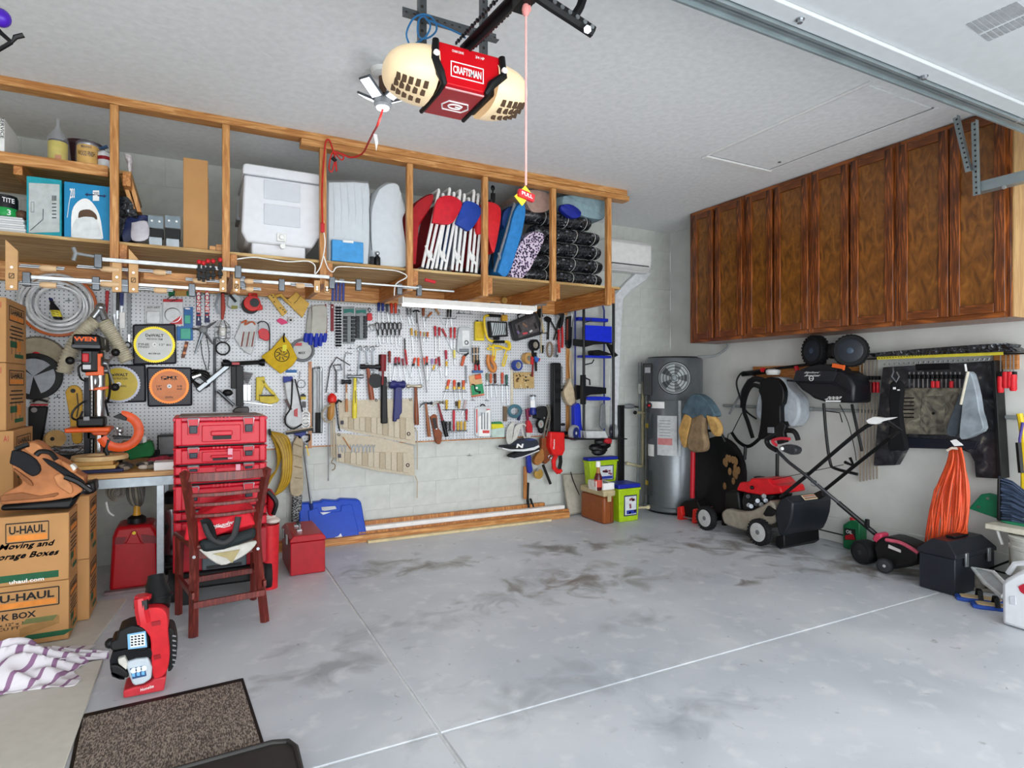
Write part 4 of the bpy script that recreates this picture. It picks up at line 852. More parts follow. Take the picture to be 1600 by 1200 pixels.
def hammer(lab,head,hcol,h0,h1,col,w=.028,cat='hammer',extra=None,name='hammer',claw=False,hm=.3):
    t = Thing(name,lab,cat,GH); (x0,y0,x1,y1) = head; zc = (P(x0,y0,.04).z+P(x1,y1,.04).z)/2; hh = (P(x0,y0).z-P(x0,y1).z)/2
    a,b_ = P(x0,y0,.035),P(x1,y1,.035); a.z = b_.z = zc; L = b_.x-a.x
    hc = M(hcol,.35,hm)
    if claw:
        m = MB(hc).lathe(b_,(-1,0,0),[(hh*.6,0),(hh*.62,L*.12),(hh*.35,L*.18),(hh*.4,L*.35),(hh*.5,L*.45)],12)
        m.tube([a+V((L*.62,0,0)),a+V((L*.35,0,.002)),a+V((L*.12,0,-hh*.6)),a+V((0,0,-hh*1.7))],[hh*.5,hh*.42,hh*.3,hh*.12],8,flat=V((0,1,0)))
    else:
        m = MB(hc).lathe(a,(1,0,0),[(hh*.85,0),(hh,L*.06),(hh,L*.2),(hh*.7,L*.3),(hh*.75,L*.5),(hh*.7,L*.7),(hh,L*.8),(hh,L*.94),(hh*.85,L)],14)
    t.p('head',m); p,q = P(*h0,.035),P(*h1,.035); ax = (q-p).normalized(); L2 = (q-p).length
    cm = col if not isinstance(col,str) else M(col,.4)
    t.p('handle',MB(cm).lathe(p-ax*hh*.5,ax,[(w*.32,0),(w*.36,L2*.3),(w*.5,L2*.6),(w*.55,L2*.85),(w*.5,L2+hh*.5)],10,sy=.8))
    if extra: extra(t,p,q,ax,L2,w)
    return t
hammer('small black headed mallet with a two tone wooden handle, leftmost hammer',(243,92,352,150),'#26282c',(300,150),(303,462),HWOOD,.02,extra=lambda t,p,q,ax,L,w: t.p('pale_band',MB(M('#d8cfc0',.5)).cyl(p+ax*L*.3,p+ax*L*.52,w*.53,n=10)))
hammer('ball peen hammer with a yellow fiberglass handle',(310,35,495,85),'#8d9196',(398,90),(392,535),'#dccb3a',.036,hm=.8,extra=lambda t,p,q,ax,L,w: t.p('print',MB(BLK).boxa(p+ax*L*.45+V((0,-w*.52,0)),V((.002,0,0)),V((0,.001,0)),V((0,0,L*.16)))))
hammer('wooden hammer with a wide black head and reddish handle',(455,-80,690,-20),'#1c1d20',(545,-20),(592,325),M('#8e4a32',.4),.04)
t = Thing('rubber_mallet','black rubber mallet with a round disc and thick black handle','mallet',GH)
t.p('head',MB(BLK).disc(635,110,.058,.015,.05)); t.p('grip',MB(BLK).strip([(733,60),(733,330),(735,595)],[.045,.05,.056],.012,.05),bev=.01)
t.p('neck',MB(M('#7a2026',.4)).bar(720,-190,716,0,.026,.04).bar(716,0,708,155,.01,.055)); t.p('hanger',MB(BLK).rect(672,-190,745,0,.002,.02),bev=.004)
t = Thing('dead_blow_hammer','dark blue dead blow hammer with a long moulded handle','hammer',GH); NB = M('#202463',.4)
t.p('head',MB(NB).lathe(P(790,152,.04),(1,0,0),[(.03,0),(.034,.01),(.034,.05),(.026,.06),(.026,.1),(.034,.11),(.034,P(960,152).x-P(790,152).x-.01),(.03,P(960,152).x-P(790,152).x)],14)); t.p('grip',MB(NB).slab([(850,170),(935,170),(935,470),(910,500),(905,545),(875,545),(875,572),(830,572),(842,400)],.015,.05),bev=.008)
t.p('ring',MB(STEEL).ring(P(795,155,.05),(0,1,.3),.03,.004))
hammer('steel cross peen hammer with a brown wooden handle right of the blue one',(985,150,1155,192),'#a9a18f',(1088,190),(1100,610),M('#7d4326',.4),.038,hm=.8)
hammer('left claw hammer with a worn brown wooden handle',(1130,335,1275,395),'#3f4246',(1205,380),(1242,745),M('#8f5530',.4),.03,claw=True,hm=.8)
hammer('right claw hammer with a red and black handle',(1275,325,1408,385),'#8f8a80',(1345,380),(1440,742),M('#7c1a22',.4),.028,claw=True,hm=.8,extra=lambda t,p,q,ax,L,w: t.p('rubber_grip',MB(BLK).cyl(p+ax*L*.5,q,w*.56,w*.62,n=10)))
t = Thing('leather_sheath','brown leather knife sheath with a black insert between the claw hammers','sheath'); LEA = M('#7c3f1c',.5,var=.25)
t.p('sheath',MB(LEA).slab(spx([(1255,520),(1300,490),(1332,515),(1345,640),(1388,700),(1380,800),(1350,832),(1312,790),(1285,640)],3),.004,.03),bev=.004); t.p('insert',MB(M('#2a2324',.5)).slab([(1275,535),(1318,530),(1335,650),(1300,655)],.03,.037),bev=.002); t.p('snap',MB(STEEL).disc(1325,655,.006,.03,.036,n=10))
# canvas wrench rolls
CAN = M('#c3b8a3',.9,var=.08,sc=40); CAN2 = M('#b3a68f',.9,var=.08,sc=40)
for (poly,pk,x0,x1,y0,y1,sl,lab,lg,em) in (
    ([(205,335),(640,322),(1058,312),(1062,520),(1086,838),(640,742),(400,700),(225,650)],None,255,1040,520,640,150,'upper canvas tool roll with empty pockets under the hammers',(233,563,270,605),(1008,712)),
    ([(180,700),(640,745),(1020,840),(1060,850),(1078,1192),(640,1130),(350,1065),(188,1025)],None,215,1010,915,1030,130,'lower canvas tool roll holding a row of small wrenches',(205,940,240,985),(998,1068))):
    t = Thing('tool_roll',lab,'tool roll','canvas tool rolls'); t.p('canvas',MB(CAN).slab(poly,.012,.018))
    pk_ = 12
    for k in range(pk_):
        xa = x0+(x1-x0)*k/pk_; xb = x0+(x1-x0)*(k+1)/pk_-6; ya = y0+k*.8; f_ = k/pk_
        t.p('pocket',MB(CAN2 if k % 3 == 1 else CAN).slab([(xa,ya),(xb,ya),(xb,y1+(f_+.04)*sl),(xa,y1+f_*sl)],.0185,.026),bev=.003)
    t.p('printed_tag',MB(M('#4c4856',.7)).rect(*lg,.027,.029)); t.p('emblem',MB(M('#3b2e30',.6)).disc(*em,.016,.026,.029,n=16)); t.p('emblem_ring',MB(CAN).disc(*em,.008,.029,.030,n=16))
    for gx in ((640,332),(1027,325),(215,720)):
        if (gx[1] < 400) == (y0 < 600): t.p('grommet',MB(DST).ring(P(*gx,.02),(0,1,0),.009,.003,N=12))
    t.p('tie_strap',MB(CAN2).strip([(1085,640 if y0 < 600 else 1190),(1108,700 if y0 < 600 else 1260),(1105,1120 if y0 < 600 else 1440)],.008,.02,.023))
for k,(x,w_) in enumerate(((218,18),(255,18),(292,14),(365,20),(405,22),(445,16),(495,26),(535,18),(570,14),(612,16))):
    m = MB(DST).slab([(x-w_*.3,925),(x-w_*.3,870),(x-w_,850),(x-w_,830),(x-w_*.35,852),(x,862),(x+w_*.35,852),(x+w_,830),(x+w_,850),(x+w_*.3,870),(x+w_*.3,925)],.0262,.030)
    solo('wrench',ORD[k]+' small wrench from the left standing in the lower canvas roll','wrench',m,'small wrenches in the lower canvas roll')
solo('thin_pick','thin brown pick leaning in the lower canvas roll','pick',MB(HWOOD).bar(262,750,350,890,.004,.033))
# red float handle, cord and straps
t = Thing('net_handle','red capped wooden handle with a grey cord loop at the left of the canvas rolls','handle')
t.p('cap',MB(M('#d6231c',.4)).lathe(P(137,360,.05),(0,0,1),[(.02,0),(.034,.01),(.036,.03),(.034,.05),(.026,.06),(.012,.075)],14)); t.p('wood_grip',MB(M('#b07e3c',.4)).lathe(P(118,555,.045),(P(137,362,.045)-P(118,555,.045)),[(.018,0),(.03,.03),(.03,.08),(.022,.14),(.02,(P(137,362,.045)-P(118,555,.045)).length)],12))
t.p('cord_loop',MB(M('#a39a88',.8)).tube(smooth([P(150,375,.06),P(70,410,.06),P(25,480,.06),(P(50,560,.06)),P(110,575,.06),P(155,520,.06),P(165,400,.06)],4),.007,8))
for k,x in enumerate((125,150,168)): t.p('strap',MB(CAN2).strip([(x,540),(x+5-k*4,800),(x+10-k*3,985)],.009,.03+.004*k,.033+.004*k))
t.p('strap_hook',MB(M('#8a7d68',.6)).tube(smooth([P(155,985,.04),P(130,1040,.04),P(170,1060,.04),P(165,1110,.04),P(135,1125,.04)],3),.005))
solo('steel_rod','long thin steel rod hanging at the left edge of the canvas rolls','rod',MB(STEEL).bar(92,560,94,1235,.004,.04).bar(94,1215,94,1245,.006,.04))
solo('hook_spanner','black curved hook tool behind the red capped handle','tool',MB(BLK).rod([(175,375),(215,330),(245,350)],.009,.03).rod([(180,370),(205,600),(225,680)],.005,.03))
pt('t6')
# hook wrenches, pipe tools between batten and hammers
for k,(p0,p1,nm) in enumerate((((460,690),(430,1070),'leftmost and longest'),((530,690),(540,870),'middle'),((600,690),(605,950),'rightmost'))):
    t = Thing('ring_wrench',nm+' of the three ring end wrenches above the hammers','wrench','ring end wrenches'); t.p('shaft',MB(DST).strip([p0,p1],.011,.02,.026)); t.p('ring_end',MB(STEEL).ring(P(p0[0],p0[1],.024),(0,1,0),.019,.0055)); t.p('ring_end',MB(STEEL).ring(P(p1[0],p1[1],.024),(0,1,0),.013,.005))
solo('bent_rod_clamp','large grey bent rod tool left of the small mallet','tool',MB(DST).rod([(70,1190),(100,1000),(115,900),(190,785),(345,880)],.005,.02).rod([(185,1190),(185,950),(150,880),(230,870),(250,930),(200,935)],.007,.03))
solo('cotter_hook','small steel angled hook above the small mallet','tool',MB(STEEL).rod([(365,745),(290,735),(285,780),(275,800),(278,1030)],.004,.02))
def card(lab,x0,y0,x1,y1,rows,top='#23736b'):
    t = Thing('socket_card',lab,'socket set','socket rails on grey cards'); t.p('card',MB(M('#8f9496',.5)).rect(x0,y0,x1,y1,.004,.010),bev=.002); h_ = (y1-y0)
    t.p('header',MB(M(top,.5)).slab([(x0+8,y0+h_*.07),(x1-8,y0+h_*.06),(x1-8,y0+h_*.19),((x0+x1)/2+10,y0+h_*.15),(x0+8,y0+h_*.19)],.010,.013)); t.p('rail',MB(M('#7c8285',.5)).rect(x0+(x1-x0)*.36,y0+h_*.26,x1-(x1-x0)*.3,y1-h_*.03,.010,.022),bev=.002)
    for r_ in range(rows):
        yy = y0+h_*(.27+.70*r_/rows)
        for s_ in (0,1): xx = x0+(x1-x0)*(.17 if s_ == 0 else .86); q = P(xx,yy+h_*.035,.010); t.p('socket',MB(M('#1f2124',.3,.6)).box((q.x-.015,PB-.03,q.z-.011),(q.x+.015,PB-.010,q.z+.011)),bev=.003)
card('left grey card of sockets with a teal header',262,210,392,635,7); card('right grey card of sockets with a teal header',402,225,530,590,7)
for k,x in enumerate((190,225)):
    t = Thing('socket_strip',['left','right'][k]+' dark strip of small sockets left of the grey cards','socket set','dark socket strips'); t.p('rail',MB(DST).rect(x-5,195,x+5,690-k*20,.003,.008))
    for r_ in range(14): q = P(x,225+r_*33,.008); t.p('socket',MB(BLKM).cyl(q+V((-.011,-.006,0)),q+V((.011,-.006,0)),.0075,n=8))
t = Thing('red_clip_rail','dark red slotted rail left of the dark socket strips','rail'); t.p('rail',MB(M('#7d1622',.5)).rect(122,185,158,490,.004,.014),bev=.002); t.p('keeper',MB(WHT).rect(133,210,147,225,.014,.016))
solo('red_hanger','narrow dark red strap tool beside the gloves','tool',MB(M('#7d1622',.5)).strip([(65,180),(78,360),(72,540)],.009,.01,.016))
t = Thing('red_snips','small red handled snips above the key ring','snips'); t.p('grips',MB(RED).slab([(545,285),(590,285),(598,360),(575,372),(525,368),(530,320)],.01,.022),bev=.003); t.p('blades',MB(DST).rod([(560,225),(545,245),(565,285),(585,250),(560,225)],.005,.016))
m = MB(STEEL).ring(P(590,455,.02),(0,1,0),.028,.004)
for k in range(7): m.bar(575+k*5,420+((k*37) % 30),585+k*3,490-((k*23) % 25),.003,.016)
solo('key_ring','ring of small steel keys below the red snips','key ring',m)
# ---- tile t5: gloves, tape measure etc.
pt('t5')
t = Thing('work_gloves','pair of pale work gloves with blue cuffs hanging above the batten','gloves')
t.p('glove',MB(M('#b9b8b0',.9,var=.08)).slab(spx([(1360,275),(1520,270),(1535,420),(1530,560),(1500,620),(1430,640),(1370,620),(1350,560),(1365,400)],3),.012,.04),bev=.008)
t.p('glove',MB(M('#a9a8a2',.9,var=.08)).slab(spx([(1325,320),(1355,300),(1360,560),(1350,600),(1300,590),(1305,450)],3),.01,.03),bev=.006)
for k,(x,y) in enumerate(((1290,690),(1345,720),(1405,745),(1455,735),(1500,690))): t.p('cuff_finger',MB(M('#1c34a8',.6)).tube([P(x+12,590,.028),P(x+4,650,.03),P(x,y,.028)],[.018,.02,.014],8))
t = Thing('tape_reel','red and black cable reel hanging near the top left','reel'); t.p('backing',MB(BLK).disc(665,270,.062,.004,.03)); t.p('housing',MB(M('#d31f1c',.3)).disc(685,245,.058,.03,.06).slab([(640,190),(690,200),(680,130),(640,130)],.03,.05).slab([(740,330),(805,320),(805,285),(760,220)],.03,.055),bev=.004); t.p('hub',MB(M('#1d2226',.3)).disc(712,238,.032,.06,.07)); t.p('handle',MB(RED).tube([P(690,140,.05),P(730,140,.06),P(740,175,.06)],.007))
t = Thing('cutting_guide','yellow plastic cutting guide with holes and a bent arm','guide'); YG = M('#d3a94a',.5)
t.p('bar',MB(YG).slab([(860,165),(920,128),(1085,345),(1030,395)],.008,.03),bev=.004); t.p('arm',MB(YG).tube([P(950,165,.03),P(1010,150,.04),P(1065,210,.04),P(1120,260,.03)],.012,8)); t.p('plate',MB(YG).slab([(1055,230),(1185,115),(1335,250),(1255,412),(1140,300),(1105,260)],.012,.03),bev=.004)
for (x,y) in ((905,158),(925,180),(935,230),(1005,300),(1035,320),(1055,345)): t.p('hole',MB(BLK).disc(x,y,.005,.03,.0315,n=8))
t.p('groove',MB(M('#3a2f18',.6)).strip([(1160,245),(1190,220),(1230,160)],.004,.03,.0315))
t = Thing('yellow_pouch','yellow cloth pouch with a black round emblem','pouch'); tp_ = [(785,850),(900,770),(1045,602),(1120,700),(1200,870),(1140,960),(1010,1050),(860,930)]
t.p('cloth',MB(M('#c9a51e',.8,var=.12)).slab(tp_,.03,.045),bev=.006); c = P(1022,830,.046)
m = MB(BLK).ring(c,(0,1,0),.052,.003,N=28)
for a in range(0,360,45): m.cyl(c+V((.018*math.cos(math.radians(a)),0,.018*math.sin(math.radians(a)))),c+V((.045*math.cos(math.radians(a+22)),0,.045*math.sin(math.radians(a+22)))),.004,n=4)
m.text('MADE',c+V((0,-.001,0)),V((.04,0,-.012)),V((0,0,.014))); t.p('emblem',m); t.p('tag',MB(M('#d9d12a',.5)).rect(1028,718,1075,790,.046,.049)); t.p('loop',MB(BLK).tube([P(1050,690,.05),P(1040,640,.05),P(1050,590,.03)],.006))
t = Thing('grinding_disc','grey cutting disc behind the yellow pouch','disc'); t.p('rim',MB(M('#6d7074',.6)).ring(P(1255,780,.018),(0,1,0),.08,.012,N=32)); t.p('face',MB(M('#b9bcb9',.6)).disc(1255,780,.075,.01,.018)); t.p('label',MB(RED2).rect(1150,695,1250,730,.018,.02)); t.p('lettering',MB(BLK).wtext('MAX',1210,795,1290,825,.0195))
t = Thing('pink_clip','small pink clip with a white ball above the yellow pouch','clip'); t.p('clip',MB(M('#d01f66',.4)).slab(spx([(960,445),(1000,415),(1060,440),(1085,470),(1020,490)],3),.005,.02)); t.p('ball',MB(WHT).ball(P(1120,435,.02),.022)); t.p('ball_hole',MB(BLK).disc(1122,437,.009,.04,.043,n=12))
t = Thing('hardware_bag','clear bag of long screws with an orange top','bag'); t.p('bag',MB(M('#cfd2d4',.3,alpha=.75)).slab(spx([(560,450),(740,460),(745,520),(690,800),(640,820),(560,760),(480,640)],3),.006,.03),bev=.006)
for k in range(7): t.p('screw',MB(M('#8d3a2e' if k % 3 == 0 else '#d8d8d2',.4,.4)).bar(590+k*20,570,560+k*20,740,.0035,.036,n=6))
t.p('ties',MB(M('#c0623a',.6)).tube(smooth([P(560,470,.035),P(620,440,.04),(P(600,490,.04)),P(680,455,.04),P(720,490,.035)],4),.006))
t = Thing('red_parts_bag','clear bag with a red part left of the pink clip','bag'); t.p('bag',MB(M('#c7cbcf',.3,alpha=.7)).slab([(765,460),(900,480),(880,685),(750,670)],.005,.02)); t.p('red_part',MB(RED).slab(spx([(752,560),(800,530),(870,560),(880,650),(840,672),(765,640)],3),.02,.034),bev=.004); t.p('cord',MB(BLK).rod(spx([(740,480),(790,450),(860,480),(885,600),(875,860)],3),.004,.03))
t = Thing('caged_work_lamp','wire caged trouble lamp hanging above the toolboxes','lamp'); c0 = P(350,440,.06); c1 = P(345,690,.06)
m = MB(STEEL)
for k in range(6): a = math.pi*k/3; m.tube([c0+V((.015*math.cos(a),.015*math.sin(a),0)),c0+(c1-c0)*.3+V((.05*math.cos(a),.04*math.sin(a),0)),c0+(c1-c0)*.8+V((.05*math.cos(a),.04*math.sin(a),0)),c1+V((.02*math.cos(a),.02*math.sin(a),0))],.0025,5)
for f_ in (.3,.55,.8): m.ring(c0+(c1-c0)*f_,(0,0,1),.048,.0025,N=16)
t.p('cage',m); t.p('bulb',MB(M('#e6e6e0',.2)).ball((c0+c1)/2,(.026,.026,.04))); t.p('hook',MB(BLK).ring(P(350,760,.05),(0,1,0),.045,.006))
t = Thing('red_shears','orange red handled shears at the top left of the pegboard','shears'); t.p('grip',MB(M('#a83a2c',.5)).strip([(350,130),(355,300),(345,430)],[.02,.03,.016],.02,.05),bev=.006); t.p('blade',MB(DST).strip([(310,130),(270,260),(300,370)],.014,.01,.02).bar(330,130,405,132,.01,.03,BLK))
t = Thing('packaged_knife','clear blister packed tool with yellow label left of the red reel','package'); t.p('blister',MB(M('#b9c4c8',.25)).slab([(410,170),(480,130),(560,180),(540,290),(450,310),(400,270)],.005,.035),bev=.008); t.p('label',MB(M('#8f8f4a',.6)).slab([(450,270),(520,275),(515,310),(440,312)],.035,.038)); t.p('knife',MB(BLKM).strip([(430,150),(500,230)],.018,.035,.045))
for k,x in enumerate((75,172)):
    t = Thing('reciprocating_blade_pack',['left','right'][k]+' navy saw blade sleeve with red lettering','saw blade','navy saw blade sleeves'); t.p('sleeve',MB(NAVY).slab([(x-30,110),(x+30,110),(x+24,380),(x+32,500-k*35),(x-32,500-k*35),(x-26,380)],.004,.012),bev=.002); t.p('label',MB(WHT).rect(x-20,110,x+20,350,.012,.0135)); t.p('lettering',MB(RED).text('LENOX',P(x,230,.0142),V((0,0,.2)),V((-.028,0,0)))); t.p('hang_hole',MB(WHT).slab([(x-9,440-k*30),(x,395-k*30),(x+9,440-k*30)],.012,.0135))
t = Thing('folding_stand','black horizontal clamp bar with an upright post behind the toolbox stack','stand'); t.p('bar',MB(BLK).bar(335,940,800,915,.016,.05)); t.p('joint',MB(BLKM).lathe(P(350,930,.05),(1,0,0),[(.03,0),(.03,.03),(.02,.05)],10).lathe(P(760,918,.05),(1,0,0),[(.02,0),(.028,.02),(.028,.04)],10)); t.p('label',MB(RED2).rect(455,918,540,945,.066,.068))
pt('b'); t.p('post',MB(BLK).strip([(190,-60),(190,200)],.045,.02,.05).strip([(252,-60),(255,400)],.05,.02,.06),bev=.004); t.p('foot',MB(M('#2b2321',.3)).slab(spx([(170,470),(200,420),(290,405),(355,410),(355,475)],3),.03,.09),bev=.006)
t.p('chrome_sleeve',MB(STEEL).strip([(330,150),(330,340)],.06,.03,.05).strip([(355,150),(355,340)],.02,.05,.06),bev=.003); t.p('knob',MB(BLK).ball(P(115,245,.05),(.035,.02,.025)))
for k in range(5): t.p('bolt',MB(STEEL).bar(285+k*8,20+k*26,400-k*12,30+k*24,.008,.05))
solo('chrome_lever','diagonal chrome rod pointing down left of the toolbox top','rod',MB(DST).bar(0,220,185,390,.012,.06))
pt('t5'); solo('aluminium_tube','thick aluminium tube leaning diagonally above the toolboxes','tube',MB(M('#84898d',.35,.8)).strip([(415,950),(270,1070),(60,1240)],.04,.03,.07),bev=.008)
m = MB(DST).bar(258,650,258,1480,.010,.02); solo('black_pole','vertical dark steel pole left of the black stand','pole',m)
pt('t4')
t = Thing('tripod_head','steel three armed tripod head with wires above the orange saw blade','tripod'); c = P(1480,400,.05)
for p in ((1385,390),(1560,520),(1590,330),(1410,600)): t.p('arm',MB(DST).tube([c,P(*p,.06)],[.012,.005],6))
t.p('hub',MB(GRY).ball(c,.03)); t.p('wire',MB(BLK).rod(spx([(1455,420),(1470,600),(1510,740)],3),.003,.05).rod(spx([(1500,420),(1530,600),(1520,740)],3),.003,.05))
m = MB(BLK)
random.seed(3)
t = Thing('cable_bundle','tangle of black straps and steel hardware right of the orange saw blade','cables')
for k in range(5): t.p('strap',MB(BLK).tube(smooth([P(1385,740+k*25,.04),P(1440,740+k*12,.07),P(1520,760+k*24,.06),P(1530-k*14,860,.05),P(1440,890-k*8,.05),P(1400,830,.04)],3),.008,6))
t.p('fitting',MB(STEEL).tube([P(1390,800,.09),P(1460,775,.09)],[.018,.012],8))
# hose coil
t = Thing('hose_coil','coil of clear silver hose with an orange hose on the left pegboard','hose'); cc_ = P(275,195,.05); CHS = M('#d3d5d8',.22,.05,var=.2)
for k in range(7):
    rr = .235+k*.019 if 0 else .118+k*.0135; ox = V((.01*math.sin(k*2),-.002*k,.008*math.cos(k*3)))
    t.p('hose_loop',MB(CHS).tube([cc_+ox+V((rr*math.cos(a),.012*math.sin(a*2+k),rr*.96*math.sin(a))) for a in [2*math.pi*i_/30 for i_ in range(30)]],.009,8,closed=True))
t.p('orange_hose',MB(M('#c4622c',.4)).tube([cc_+V(((.205)*math.cos(a),-.02,.2*math.sin(a))) for a in [math.radians(d_) for d_ in range(-150,60,8)]],.009,8))
t = Thing('glue_bottle','black bottle with a yellow label inside the hose coil','bottle'); a,b_ = P(275,318,.1),P(210,145,.1); ax = (b_-a); L = ax.length
t.p('bottle',MB(M('#15151b',.3)).lathe(a,ax,[(.02,0),(.026,.008),(.026,L*.55),(.012,L*.8),(.009,L*.95)],16)); t.p('cap',MB(M('#1c2458',.4)).lathe(a+ax*.93,ax,[(.012,0),(.010,L*.12)],10))
t.p('label',MB(M('#d9c93a',.5)).lathe(a+ax*.14,ax,[(.0262,0),(.0268,.002),(.0268,L*.3),(.0262,L*.31)],16)); t.p('print',MB(BLK).text('WATER',a+ax*.37+V((0,-.0275,0)),V((.035,0,-.008)),V((0,0,.009))).text('50 ml',a+ax*.25+V((0,-.0275,0)),V((.03,0,-.007)),V((0,0,.008))))
# Y dust pipe
t = Thing('dust_hose','steel Y connector with two cream corrugated dust hoses hanging above the drill press','hose')
yj = P(625,215,.16)
t.p('y_connector',MB(M('#a9adb0',.25,.8)).tube([yj,P(560,300,.17)],.022,12).tube([yj,P(665,320,.17)],.022,12).ball(yj,.03))
CRM = M('#d3cdb8',.45,var=.15)
NR = 5
for pts in ([(585,325),(470,430),(370,590),(310,790)],[(650,335),(720,440),(790,560),(855,680)]):
    q = smooth([P(x,y,.18) for x,y in pts],4); rs = []; qq = []
    q = [q[i_].lerp(q[i_+1],f_) for i_ in range(len(q)-1) for f_ in (0,.5)]
    for i_ in range(len(q)-1):
        for f_ in (0,.5): qq.append(q[i_].lerp(q[i_+1],f_)); rs.append(.046 if f_ == 0 else .036)
    t.p('corrugated_hose',MB(CRM).tube(qq,rs,14),sm=20)
# saw blades in cases
def blade(lab,cx,cy,R_,case,col,face,txt,teeth=60,dd=.05,sub=()):
    t = Thing('saw_blade',lab,'saw blade','circular saw blades in dark cases'); t.p('case',MB(M('#23222c',.4)).slab(case,.006,dd),bev=.012)
    c = P(cx,cy,dd+.012); n_ = teeth*2; q = [c+V(((R_ if k % 2 else R_*.955)*math.cos(2*math.pi*k/n_+.01),0,(R_ if k % 2 else R_*.955)*math.sin(2*math.pi*k/n_+.01))) for k in range(n_)]
    b_ = t.p('blade',MB(M(col,.35,.3)).prism(q,(0,.008,0))); t.p('face',MB(M(face,.35,.5 if face.startswith('#8') else 0,var=.06)).disc(cx,cy,R_*.86,dd+.0121,dd+.0135,n=40),b_)
    t.p('arbor',MB(WHT).disc(cx,cy,R_*.12,dd+.0135,dd+.0145,n=16),b_); t.p('arbor_hole',MB(BLK).disc(cx,cy,R_*.05,dd+.0145,dd+.015,n=3),b_)
    m = MB(M('#1c1d24',.5)).text(txt,c+V((0,-.003,R_*.5)),V((R_*.85,0,0)),V((0,0,R_*.16)),bold=.03)
    for (sx,sz,w_,s_) in sub: m.text(s_,c+V((R_*sx,-.003,R_*sz)),V((R_*w_,0,0)),V((0,0,R_*.11)))
    t.p('lettering',m,b_); return t
blade('yellow edged silver saw blade in a dark case',1075,525,(P(1250,525).x-P(900,525).x)/2,[(890,355),(1250,350),(1258,685),(892,695)],'#d4be22','#8e8f8c','DeWALT',60,sub=((-.5,0,.5,'FINE'),(-.5,-.14,.5,'FINISH'),(.5,0,.55,'12" 80'),(0,.3,.75,'PRECISION TRIM'),(0,-.5,.55,'MAX RPM 4,800')))
blade('orange saw blade in a dark case',1198,872,(P(1365,872).x-P(1030,872).x)/2,[(1005,710),(1385,715),(1390,1035),(1015,1045)],'#d9792a','#d9782c','CMT',50,sub=((0,.4,.8,'CMT USA'),(-.5,0,.25,'10"'),(-.5,-.15,.25,'24'),(.5,0,.25,'5/8'),(.5,-.15,.25,'60'),(0,-.62,.4,'INDUSTRIAL')))
blade('yellow saw blade partly hidden by the drill press',775,855,(P(960,855).x-P(590,855).x)/2,[(600,690),(1000,690),(1005,1005),(600,1015)],'#9a9ba6','#c9ae22','DeWALT',40,dd=.035,sub=((0,-.1,.7,'WOODWORKING'),(0,.3,.8,'CONSTRUCTION')))
t = Thing('abrasive_disc','large tan disc partly hidden behind the moving boxes','disc'); t.p('disc',MB(M('#a79c86',.7)).disc(100,660,.16,.006,.02)); t.p('rim',MB(M('#6f6a60',.7)).ring(P(100,660,.02),(0,1,0),.155,.006,N=32)); t.p('center',MB(RED).disc(85,612,.022,.02,.03))
t = Thing('blade_case','black round blade case with a white label at the left','case'); t.p('case',MB(BLK).disc(70,790,.15,.022,.05).rect(20,630,125,700,.022,.05),bev=.004); t.p('label',MB(WHT).rect(45,645,105,680,.05,.052)); c = P(65,790,.051); m = MB(M('#9aa0a8',.4))
for a0,a1 in ((-70,25),(40,130),(140,260)): m.prism([c]+[c+V((.115*math.cos(math.radians(a0+(a1-a0)*i_/8)),0,.115*math.sin(math.radians(a0+(a1-a0)*i_/8)))) for i_ in range(9)],(0,-.002,0))
t.p('window',m)
t = Thing('belt_pouch','clear pouch with rolled belts below the black round case','pouch'); t.p('pouch',MB(M('#9a938c',.4,var=.3)).rect(40,905,190,1020,.006,.03),bev=.006); t.p('trim',MB(RED2).rect(40,1022,185,1034,.02,.034)); t.p('belt',MB(BLK).rod(spx([(60,1000),(100,980),(150,990),(185,1000)],3),.008,.035))
t = Thing('black_pouch','long black pouch hanging behind the moving boxes','pouch'); t.p('pouch',MB(BLK).slab([(20,1040),(185,1040),(150,1250),(120,1400),(20,1400)],.01,.05),bev=.01); t.p('button',MB(STEEL).disc(70,1070,.016,.05,.056))
t = Thing('push_stick','yellow push stick beside the drill press column','push stick'); t.p('body',MB(M('#d8a41e',.45)).slab(spx([(330,920),(370,870),(430,870),(470,930),(470,1100),(470,1320),(440,1350),(390,1330),(370,1150)],3),.01,.035),bev=.005); t.p('hole',MB(BLK).disc(395,910,.014,.035,.037)); t.p('slot',MB(M('#4a3a14',.5)).strip([(428,930),(440,1050),(425,1130)],.008,.035,.037))
m = MB(M('#b0202a',.4)).strip([(680,75),(672,280)],[.022,.012],.01,.03); solo('red_marker','red pencil shaped scraper right of the hose coil','scraper',m,bev=.004)
for k,(x,col,nm) in enumerate(((740,'#c3c7ca','white handled'),(765,'#17181b','black handled'),(800,'#1e2f6e','blue handled'),(862,'#8a8f93','long steel'))):
    y1 = (330,300,260,500)[k]; t = Thing('pliers',nm+' hanging tool above the Y shaped dust hose','pliers','tools hung above the dust hose'); t.p('grip',MB(M(col,.4)).strip([(x-8,90),(x-4,y1-60)],.012,.01,.025).strip([(x+9,90),(x+4,y1-60)],.012,.01,.025),bev=.002); t.p('jaw',MB(STEEL).slab([(x-10,y1-70),(x+10,y1-70),(x+6,y1+10),(x-6,y1+10)],.012,.022))
solo('white_trowel','narrow white pouring trowel below the blue pliers','trowel',MB(WHT).rect(782,255,828,390,.01,.03).bar(795,390,795,500,.006,.02),bev=.004)
solo('small_scissors','small scissors below the white trowel','scissors',MB(STEEL).rod([(740,500),(745,340),(730,290)],.005,.02).ring(P(850,530,.02),(0,1,0),.02,.005,BLK))
